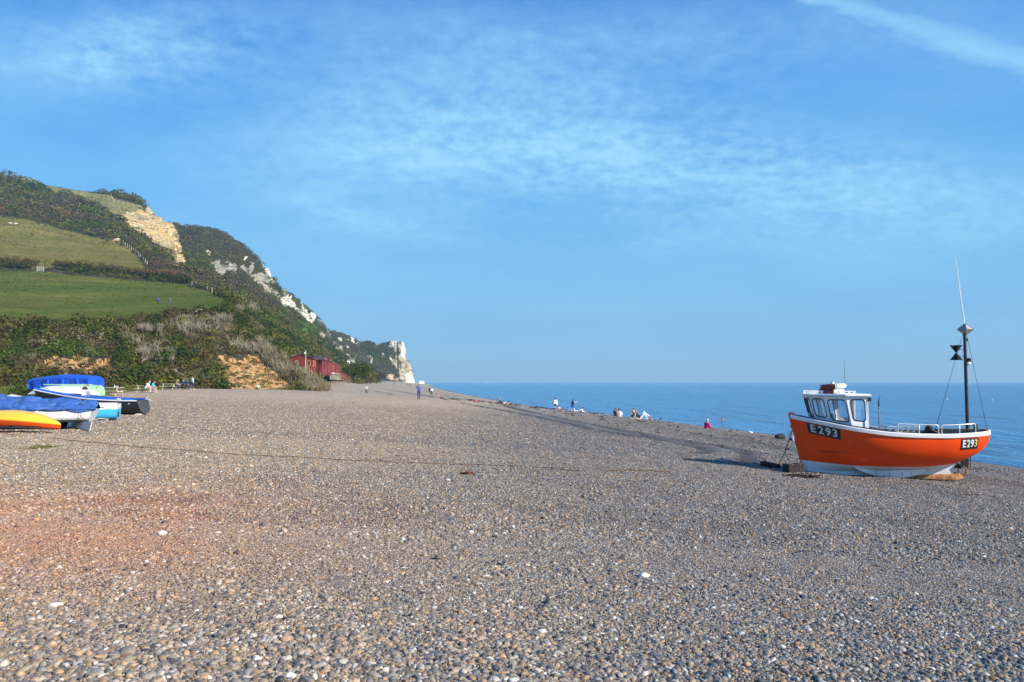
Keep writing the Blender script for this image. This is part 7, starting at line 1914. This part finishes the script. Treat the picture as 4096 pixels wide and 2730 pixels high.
    mb = MB(); mb.box((0, 0, 1.6), (8, 5, 3.4)); mb.build('wall', [paint('caravan_white', (.82, .82, .80), .4)], o); mb = MB(); mb.prism([(-4.3, 3.3), (0, 4.4), (4.3, 3.3)], -2.8, 2.8, 'XZ'); mb.build('roof', [paint('caravan_roof', (.7, .7, .7), .5)], o)
    for x, y, s, lb in ((1949, 1534.5, 3.0, 'white buoy far out near the horizon'), (3788, 1598.5, .22, 'small white float on the water left of the mast'), (3967, 1601.5, .22, 'small white float on the water right of the stay wires')):
        d = CZ * F / (y - 1530); X = float(at(x, y, d)[0]); o = empty('buoy', (X, d, 0), 0, lb, 'buoy', 'white floats on the sea')
        mb = MB(); mb.ball((0, 0, s * .3), (s, s, s * .8)); mb.build('float', [paint('caravan_white', (.82, .82, .80), .4)], o, True); mb = MB(); mb.tube([(0, 0, s), (0, 0, s * 1.6)], s * .15, 6); mb.build('ring', [paint('bag_strap', (.02, .02, .025), .8)], o)

# ------------------------------------------------------------------ hedges, shrubs, fences
def near_land(x, y):
    for k in range(0, 60, 3):
        for dx, dy in ((0, k), (-k, 0), (-k, k), (0, -k)):
            h = on_land(x + dx, y + dy)
            if h is not None and h[1] < 720: return h
def greenery(N, M):
    def along(pts, step, seed, back=0.0, zoff=0.0, jit=1.0):
        g = R(seed); out = []
        for (x0, y0), (x1, y1) in zip(pts[:-1], pts[1:]):
            n = max(1, int(abs(x1 - x0) / step))
            for k in range(n):
                x = x0 + (x1 - x0) * (k + g.random()) / n; y = y0 + (y1 - y0) * (k + .5) / n + g.normal(0, 2)
                h = on_land(x, y, [N])
                if h is not None: out.append(h + np.array([0, g.normal(0, .7) * jit, zoff]))
        return np.array(out)
    # hedge between the two fields, in two runs with the gate between
    HG = 'hedges between the fields'
    g = R(31)
    for pts, lb, seed, hh in (([(-260, 1066), (0, 1070), (60, 1072), (140, 1074)], 'hedge with russet tops on the left of the field gate', 61, 1.0), ([(222, 1078), (320, 1088), (430, 1098), (560, 1112), (680, 1126), (760, 1138)], 'long hedge running right from the field gate, russet above and dark below', 62, 1.0)):
        lo = along(pts, 5, seed, zoff=1.0); hi = along(pts, 7, seed + 1, zoff=2.7 * hh)
        nz = fbm(hi / 9, 2, seed); hi[:, 2] += 1.3 * nz
        P = np.concatenate([lo, lo + np.array([0, .8, 1.0]), hi]); r = np.concatenate([g.uniform(1.2, 1.9, 2 * len(lo)), g.uniform(1.0, 2.0, len(hi))])
        c = np.concatenate([choose(g, 2 * len(lo), [(IVY, 3), (OLIVE, 1.2), (BRAMBLE, .6)]), choose(g, len(hi), [(RUSSET, 2), (BRAMBLE, 2), ((.15, .11, .07), 2), (OLIVE, .6)])])
        bush('hedge', lb, 'hedge', P, r, c, seed, 55, .16, .9, HG)
    # round dark shrubs on the lower field edge
    for x, y, r, n, lb, cs in ((855, 1258, 1.9, 9, 'rounded dark green shrub on the lower edge of the green field', IVY), (720, 1266, 1.5, 9, 'low brown shrub left of the rounded dark one at the field edge', BRAMBLE), (772, 1262, 1.3, 6, 'small dark shrub between two others on the field edge', IVY)):
        c = near_land(x, y); gg = R(int(x)); P = c + np.stack([gg.normal(0, 2.2, n), gg.normal(0, .8, n), gg.uniform(.3, 1.0, n)], -1)
        bush('shrub', lb, 'shrub', P, gg.uniform(.8, 1.2, n) * r * .75, np.array(cs) * gg.uniform(.8, 1.3, (n, 1)), int(x), 120, .15, .85, 'shrubs along the field edge')
    # pale leafless shrubs on the bank
    for x, y, r, lb in ((610, 1340, 1.7, 'pale leafless shrub high on the bank above the bald man'), (770, 1338, 2.1, 'widest pale leafless shrub just under the green field'), (600, 1430, 1.6, 'pale shrub lower on the bank above the picnic tables'), (885, 1300, 1.8, 'pale shrub on the shoulder right of the field'), (975, 1250, 2.0, 'large pale shrub on the ridge below the field corner'), (1005, 1420, 1.7, 'pale shrub above the orange earth scar')):
        c = near_land(x, y); gg = R(int(x + y)); n = 9
        P = c + np.stack([gg.normal(0, r * .8, n), gg.normal(0, .5, n), gg.uniform(.2, 1.0, n)], -1)
        bush('leafless_shrub', lb, 'shrub', P, gg.uniform(.5, .8, n) * r * .6, np.array(DRYG) * gg.uniform(.8, 1.3, (n, 1)), int(x + y), 26, .13, .9, 'pale leafless shrubs on the bank', True, ((.33, .29, .21), 2.0))
    # dead branches in the scrub
    bk = paint('dead_branch', (.50, .45, .38), .85, .15, 4)
    for i, (x, y, dx, lb) in enumerate(((672, 1512, 1.1, 'curved bare branch above the table with the flat capped man'), (700, 1452, -.6, 'forked bare branch high in the scrub above the tables'), (915, 1395, .9, 'tangle of bare twigs near the orange scar'), (560, 1462, .8, 'bare branch in the scrub above the bald man'))):
        c = near_land(x, y) - np.array(ray(x, y)) * 1.4; gg = R(i + 5); o = empty('dead_branch', c, 0, lb, 'branch', 'bare dead branches in the scrub')
        mb = MB(); q = [np.zeros(3), np.array([dx * .5, 0, .75]), np.array([dx * 1.2, .1, .95]), np.array([dx * 2.0, .1, .35])]; mb.tube(q, [.05, .045, .035, .02], 6); mb.build('limb', [bk], o, True)
        mb = MB()
        for k in range(5): s = q[1] + (q[2] - q[1]) * gg.random(); mb.tube([s, s + np.array([gg.normal(0, .3), 0, gg.uniform(.1, .6)]), s + np.array([gg.normal(0, .6), .1, gg.uniform(.1, .8)])], [.022, .016, .008], 5)
        mb.build('twig', [bk], o)
    # dark trees where the cliff meets the shingle
    for x, y, d, r, lb, cs in ((1418, 1532, 262, 3.8, 'big dark bushy tree at the back of the beach past the chalets', IVY), (1452, 1540, 300, 3.0, 'dark bushy tree right of the big one at the back of the beach', OLIVE), (1482, 1538, 345, 3.0, 'olive bushy tree third along the back of the beach', OLIVE), (1372, 1522, 236, 2.6, 'bushy tree just beyond the last chalet', IVY), (1508, 1532, 400, 3.2, 'last bushy tree where the scrub thins under the headland', HEATH)):
        c = stand(x, d); gg = R(int(x)); n = 16
        P = np.stack([gg.normal(0, r * .75, n), gg.normal(0, r * .5, n), r * gg.uniform(.5, 1.5, n)], -1)
        root = empty('bushy_tree', c, 0, lb, 'tree', 'bushy trees at the back of the far beach')
        V, cl = leaf_cloud(P, r * gg.uniform(.45, .75, n), np.array(cs) * gg.uniform(.8, 1.4, (n, 1)), 110, r * .075, gg, .9); link('crown', raw_mesh('crown', V, quads(V), [attr_mat('leaves')], cl), root)
        mb = MB(); mb.tube([(0, 0, -.5), (.1, 0, r * .6), (.3, .1, r * 1.2)], [r * .1, r * .07, r * .03], 7)
        for k in range(4): mb.tube([(.05, 0, r * .4), P[k] * .6, P[k]], [r * .05, r * .03, r * .012], 5)
        mb.build('trunk', [paint('bark', (.12, .095, .07), .9)], root)
    # field gate and fences
    wood = paint('fence_grey', (.44, .41, .35), .85, .2, 3)
    def gate(x, y, w, h, lb, yaw=0.0):
        c = near_land(x, y); o = empty('field_gate', c - np.array(ray(x, y)) * .8, yaw, lb, 'gate', 'field gates')
        mb = MB()
        for k in range(5): mb.box((0, 0, h * (.15 + .2 * k)), (w, .07, .13))
        mb.tube([(-w / 2, 0, h * .15), (w / 2, 0, h * .95)], .05, 5); mb.build('bars', [paint('gate_pale', (.62, .58, .50), .8)], o)
        for s in (-1, 1): mb = MB(); mb.box((s * w / 2, .02, h * .5), (.2, .2, h * 1.25), bev=.02); mb.build('gate_post', [wood], o)
        return o
    gate(161, 1087, 2.7, 1.9, 'pale field gate in the gap at the left end of the hedge')
    gate(868, 1175, 1.3, 1.1, 'small pale gate at the right corner of the green field', -.3)
    def fence(pts, n, h, lb, wires=True, w=.12):
        P = []
        for k in range(n):
            t = k / (n - 1) * (len(pts) - 1); i = min(int(t), len(pts) - 2); f = t - i
            x = pts[i][0] * (1 - f) + pts[i + 1][0] * f; y = pts[i][1] * (1 - f) + pts[i + 1][1] * f
            q = near_land(x, y)
            if q is not None: P.append(q - np.array(ray(x, y)) * .4)
        o = empty('post_fence', P[0], 0, lb, 'fence', 'fences of grey posts on the hillside')
        for q in P:
            mb = MB(); mb.box(q - P[0] + np.array([0, 0, h * .5]), (w, w, h * 1.2)); mb.build('post', [wood], o)
        mb = MB()
        for z in (.45, .85):
            for a, b in zip(P[:-1], P[1:]): mb.tube([a - P[0] + [0, 0, h * z], b - P[0] + [0, 0, h * z]], .02, 4)
        mb.build('wire', [paint('wire', (.05, .05, .06), .5)], o)
    fence([(492, 976), (520, 996), (545, 1015), (565, 1036), (588, 1060)], 14, 1.7, 'fence of pale posts down the right edge of the olive field', w=.22)
    fence([(443, 783), (450, 800), (458, 808), (500, 815), (555, 830)], 11, 2.0, 'fence along the clifftop meadow near the skyline', w=.26)
    fence([(768, 1142), (788, 1148), (806, 1152), (824, 1162), (848, 1172)], 6, 1.5, 'fence posts at the top right of the green field', w=.18)
    c = near_land(905, 1160); o = empty('signpost', c - np.array(ray(905, 1160)) * 2, 0, 'small white notice board by the gate at the field corner', 'sign')
    mb = MB(); mb.box((0, 0, 1.7), (.7, .06, .8)); mb.build('board', [paint('caravan_white', (.82, .82, .80), .4)], o); mb = MB(); mb.box((0, .06, .8), (.1, .1, 2.4)); mb.build('post', [wood], o)
    # pale boulders and a low wall
    for x, y, s, lb in ((40, 894, 1.3, 'left one of two white rocks in the olive field'), (62, 896, 1.2, 'right one of two white rocks in the olive field')):
        h = near_land(x, y); o = empty('rock', h, .3, lb, 'rock', 'white rocks in the olive field')
        bm = bmesh.new(); bmesh.ops.create_icosphere(bm, subdivisions=3, radius=1); co = np.array([v.co[:] for v in bm.verts]); fc = np.array([[v.index for v in f.verts] for f in bm.faces]); bm.free()
        co = co * (1 + .3 * fbm(co * 1.3 + x, 3, 3))[:, None] * np.array([s, .8, .5]); link('surface', raw_mesh('surface', co, fc, [paint('rock_pale', (.62, .60, .54), .85, .15, 1)], None, True), o)

def verge():
    """rough grass strip behind the picnic tables"""
    g = R(88)
    ys = np.linspace(58, 112, 60); rows = []
    for y in ys:
        xr = -36.7 - (y - 70.5) * .26 - 2.2 + .8 * sin(y * .7); xl = footX(y) - 14
        rows.append(np.stack([np.linspace(xl, xr, 40), np.full(40, y)], -1))
    A = np.array(rows); Z = ground_z(A[..., 0], A[..., 1]) + .03
    mb = MB(); mb.grid(np.concatenate([A, Z[..., None]], -1)); o = mb.build('grass_verge', [grass_mat('verge_green', [(.3, (.04, .085, .014)), (.5, (.07, .11, .02)), (.7, (.12, .125, .04))])], None, True)
    tag(o, 'strip of short rough grass behind the picnic tables', kind='structure')
    P = A.reshape(-1, 2); k = g.integers(0, len(P), 5200); C = P[k] + g.normal(0, .5, (5200, 2)); ok = C[:, 0] < -36.2 - (C[:, 1] - 70.5) * .26 - 1.6; C = C[ok]
    C3 = np.concatenate([C, ground_z(C[:, 0], C[:, 1])[:, None]], -1)
    V, cl = blade_cloud(C3, g.uniform(.12, .35, len(C3)), choose(g, len(C3), [(BRIGHT, 2), (OLIVE, 2), (DRYG, .6)]), 9, g, .3, .03, .35)
    o = link('verge_grass', raw_mesh('verge_grass', V, quads(V), [attr_mat('dry_stalks', .85, .1, transl=.15)], cl)); tag(o, 'tufts of rough grass along the back of the beach', kind='stuff')
    p = stand(88, 62.0); n = 14; P = p + np.stack([g.normal(0, .55, n), g.normal(0, .3, n), g.uniform(.2, .75, n)], -1)
    bush('leafy_plant', 'bright leafy plant growing left of the blue tarpaulin', 'plant', P, g.uniform(.25, .45, n), np.array(BRIGHT) * g.uniform(.8, 1.3, (n, 1)), 404, 60, .2, .9)
# ------------------------------------------------------------------ light, sky, camera
SUN_AZ = atan2(.86, -.51); SUN_EL = radians(30)
def world():
    w = bpy.data.worlds.new('World'); scene.world = w; w.use_nodes = True
    t = NT(w.node_tree); bg = w.node_tree.nodes['Background']
    sky = t.n('ShaderNodeTexSky'); sky.sky_type = 'NISHITA'; sky.sun_disc = False; sky.sun_elevation = SUN_EL; sky.sun_rotation = SUN_AZ
    sky.altitude = 0; sky.air_density = 1.0; sky.dust_density = .35; sky.ozone_density = 3.0
    hs = t.n('ShaderNodeHueSaturation'); hs.inputs['Saturation'].default_value = SKY['sat']; hs.inputs['Hue'].default_value = SKY['hue']; hs.inputs['Value'].default_value = SKY['val']; t.l(sky.outputs[0], hs.inputs['Color'])
    v = texco(t, 'Generated'); s = t.n('ShaderNodeSeparateXYZ'); t.l(v, s.inputs[0])
    zc = t.m('MAXIMUM', s.outputs[2], .02)
    # even out the pale band low over the sea
    gr = t.mix(1.0, t.ramp(zc, [(p_, tuple(q_ / 12 for q_ in c_)) for p_, c_ in SKY['grad']]), (12.0, 12.0, 12.0), 'MULTIPLY')
    c0 = t.mix(SKY['own'], hs.outputs[0], gr)
    # high thin cloud sheet: bearings on a flat layer overhead
    k = t.m('ADD', zc, .22)
    cx = t.n('ShaderNodeCombineXYZ'); t.l(t.m('DIVIDE', s.outputs[0], k), cx.inputs[0]); t.l(t.m('DIVIDE', s.outputs[1], k), cx.inputs[1])
    p = cx.outputs[0]
    rot = t.n('ShaderNodeMapping'); rot.inputs['Rotation'].default_value = (0, 0, -.55); rot.inputs['Scale'].default_value = (1.3, 2.0, 1); t.l(p, rot.inputs['Vector'])
    n1 = t.noise(rot.outputs[0], .9, 9, .62); n2 = t.noise(p, 22.0, 4, .62); n3 = t.noise(rot.outputs[0], 3.2, 8, .66)
    az = t.m('DIVIDE', s.outputs[0], t.m('MAXIMUM', s.outputs[1], .05)); el = t.m('DIVIDE', s.outputs[2], t.m('MAXIMUM', s.outputs[1], .05))
    def blob(a0, e0, sa, se, amp, sl=0.0):
        da = t.m('DIVIDE', t.m('SUBTRACT', az, a0), sa); de = t.m('DIVIDE', t.m('SUBTRACT', t.m('SUBTRACT', el, e0), t.m('MULTIPLY', t.m('SUBTRACT', az, a0), sl)), se)
        return t.m('MULTIPLY', t.m('EXPONENT', t.m('MULTIPLY', t.m('ADD', t.m('MULTIPLY', da, da), t.m('MULTIPLY', de, de)), -1.0)), amp)
    cov = None
    for b_ in SKY['blobs']:
        x = blob(*b_); cov = x if cov is None else t.m('ADD', cov, x)
    tex = t.m('ADD', t.m('MULTIPLY', n1, .42), t.m('ADD', t.m('MULTIPLY', n3, .36), t.m('MULTIPLY', n2, .50)))
    f = t.m('MULTIPLY', t.ramp(tex, [(.46, 0.0), (.82, 1.0)]), t.m('MINIMUM', cov, 1.0), clamp=True)
    veil = t.m('MULTIPLY', t.ramp(n1, [(.36, 0.0), (.70, 1.0)]), SKY['veil'])
    f = t.m('MINIMUM', t.m('ADD', f, veil), .9)
    # vapour trail upper right
    dtr = t.m('SUBTRACT', t.m('SUBTRACT', el, .510), t.m('MULTIPLY', t.m('SUBTRACT', az, .404), -.308))
    dtr = t.m('ADD', dtr, t.m('MULTIPLY', t.m('SUBTRACT', n3, .5), .07))
    wd = t.m('ADD', .013, t.m('MULTIPLY', t.m('MAXIMUM', t.m('SUBTRACT', az, .40), 0.0), .062))
    q = t.m('DIVIDE', dtr, wd)
    tr = t.m('MULTIPLY', t.m('EXPONENT', t.m('MULTIPLY', t.m('MULTIPLY', q, q), -1.0)), t.m('MULTIPLY', t.ramp(az, [(.30, 0.0), (.40, .9), (.66, .85)]), t.ramp(n3, [(.25, .5), (.65, .95)])))
    f = t.m('MAXIMUM', f, t.m('MULTIPLY', tr, .95))
    c = t.mix(f, c0, SKY['cloud'])
    t.l(c, bg.inputs['Color']); bg.inputs['Strength'].default_value = SKY['str']
    sun = bpy.data.lights.new('sun', 'SUN'); sun.energy = SKY['sun']; sun.angle = radians(.53); sun.color = (1.0, .92, .79)
    so = bpy.data.objects.new('sun', sun); COL.objects.link(so)
    d = Vector((-cos(SUN_EL) * .86, cos(SUN_EL) * .51, -sin(SUN_EL)))
    so.rotation_euler = d.to_track_quat('-Z', 'Y').to_euler(); so.location = (60, -30, 60)

SKY = dict(str=.080, sun=5.0, sat=1.25, hue=.5, val=1.0, own=.8, grad=[(0.0, (1.15, 3.7, 7.0)), (.06, (1.15, 3.85, 7.35)), (.15, (1.35, 4.35, 7.8)), (.25, (.95, 3.8, 8.0)), (.36, (.50, 2.75, 7.5)), (.55, (.2, 1.4, 5.6)), (1.0, (.15, .9, 4.0))], cloud=(3.3, 6.5, 8.8), veil=.24,
           blobs=[(.10, .315, .30, .085, .85, -.15), (.46, .26, .30, .06, .75, -.08), (-.20, .30, .25, .08, .55), (-.20, .215, .10, .02, .5, -.2), (-.53, .44, .16, .055, 1.0, .1), (.15, .46, .5, .06, .35), (.3, .19, .5, .04, .3)])

def camera():
    cd = bpy.data.cameras.new('camera'); cd.sensor_width = 36; cd.sensor_fit = 'HORIZONTAL'; cd.lens = 36 * F / 4096; cd.clip_start = .1; cd.clip_end = 60000
    co = bpy.data.objects.new('camera', cd); COL.objects.link(co); co.location = (0, 0, CZ); co.rotation_euler = (pi / 2 + TH, 0, 0)
    scene.camera = co
    vs = scene.view_settings; vs.view_transform = 'Standard'; vs.look = 'None'; vs.exposure = EXPO; vs.gamma = 1; vs.use_curve_mapping = False
EXPO = 0.60

def haze():
    m = bpy.data.materials.new('haze'); m.use_nodes = True; nt = m.node_tree; nt.nodes.remove(nt.nodes['Principled BSDF'])
    v = nt.nodes.new('ShaderNodeVolumePrincipled'); v.inputs['Color'].default_value = (.46, .78, 1.0, 1); v.inputs['Density'].default_value = HAZE
    nt.links.new(v.outputs[0], nt.nodes['Material Output'].inputs['Volume'])
    mb = MB(); x0, x1, y0, y1, z0, z1 = -27000, 27000, -500, 29000, -5, 330
    mb.box(((x0 + x1) / 2, (y0 + y1) / 2, (z0 + z1) / 2), (x1 - x0, y1 - y0, z1 - z0)); o = mb.build('haze', [m]); tag(o, 'thin sea haze', kind='stuff')
HAZE = 0.00016

def main():
    import time
    t0 = time.time()
    def lap(s): print('LAP %-10s %.1f' % (s, time.time() - t0), flush=True)
    camera(); world()
    build_beach(); lap('beach'); build_pebbles(); lap('pebbles'); build_sea()
    N, M, W, H = build_hills(); lap('hills')
    build_scrub(N, M, W, H); lap('scrub')
    r, hl, th = fishing_boat(); boat_extras(r, hl); lap('boat')
    left_boats(); drift_weed(); lap('left boats')
    tables(); everyone(); lap('people')
    chalets(); greenery(N, M); verge(); lap('rest')
    if HAZE > 0: haze()
main()
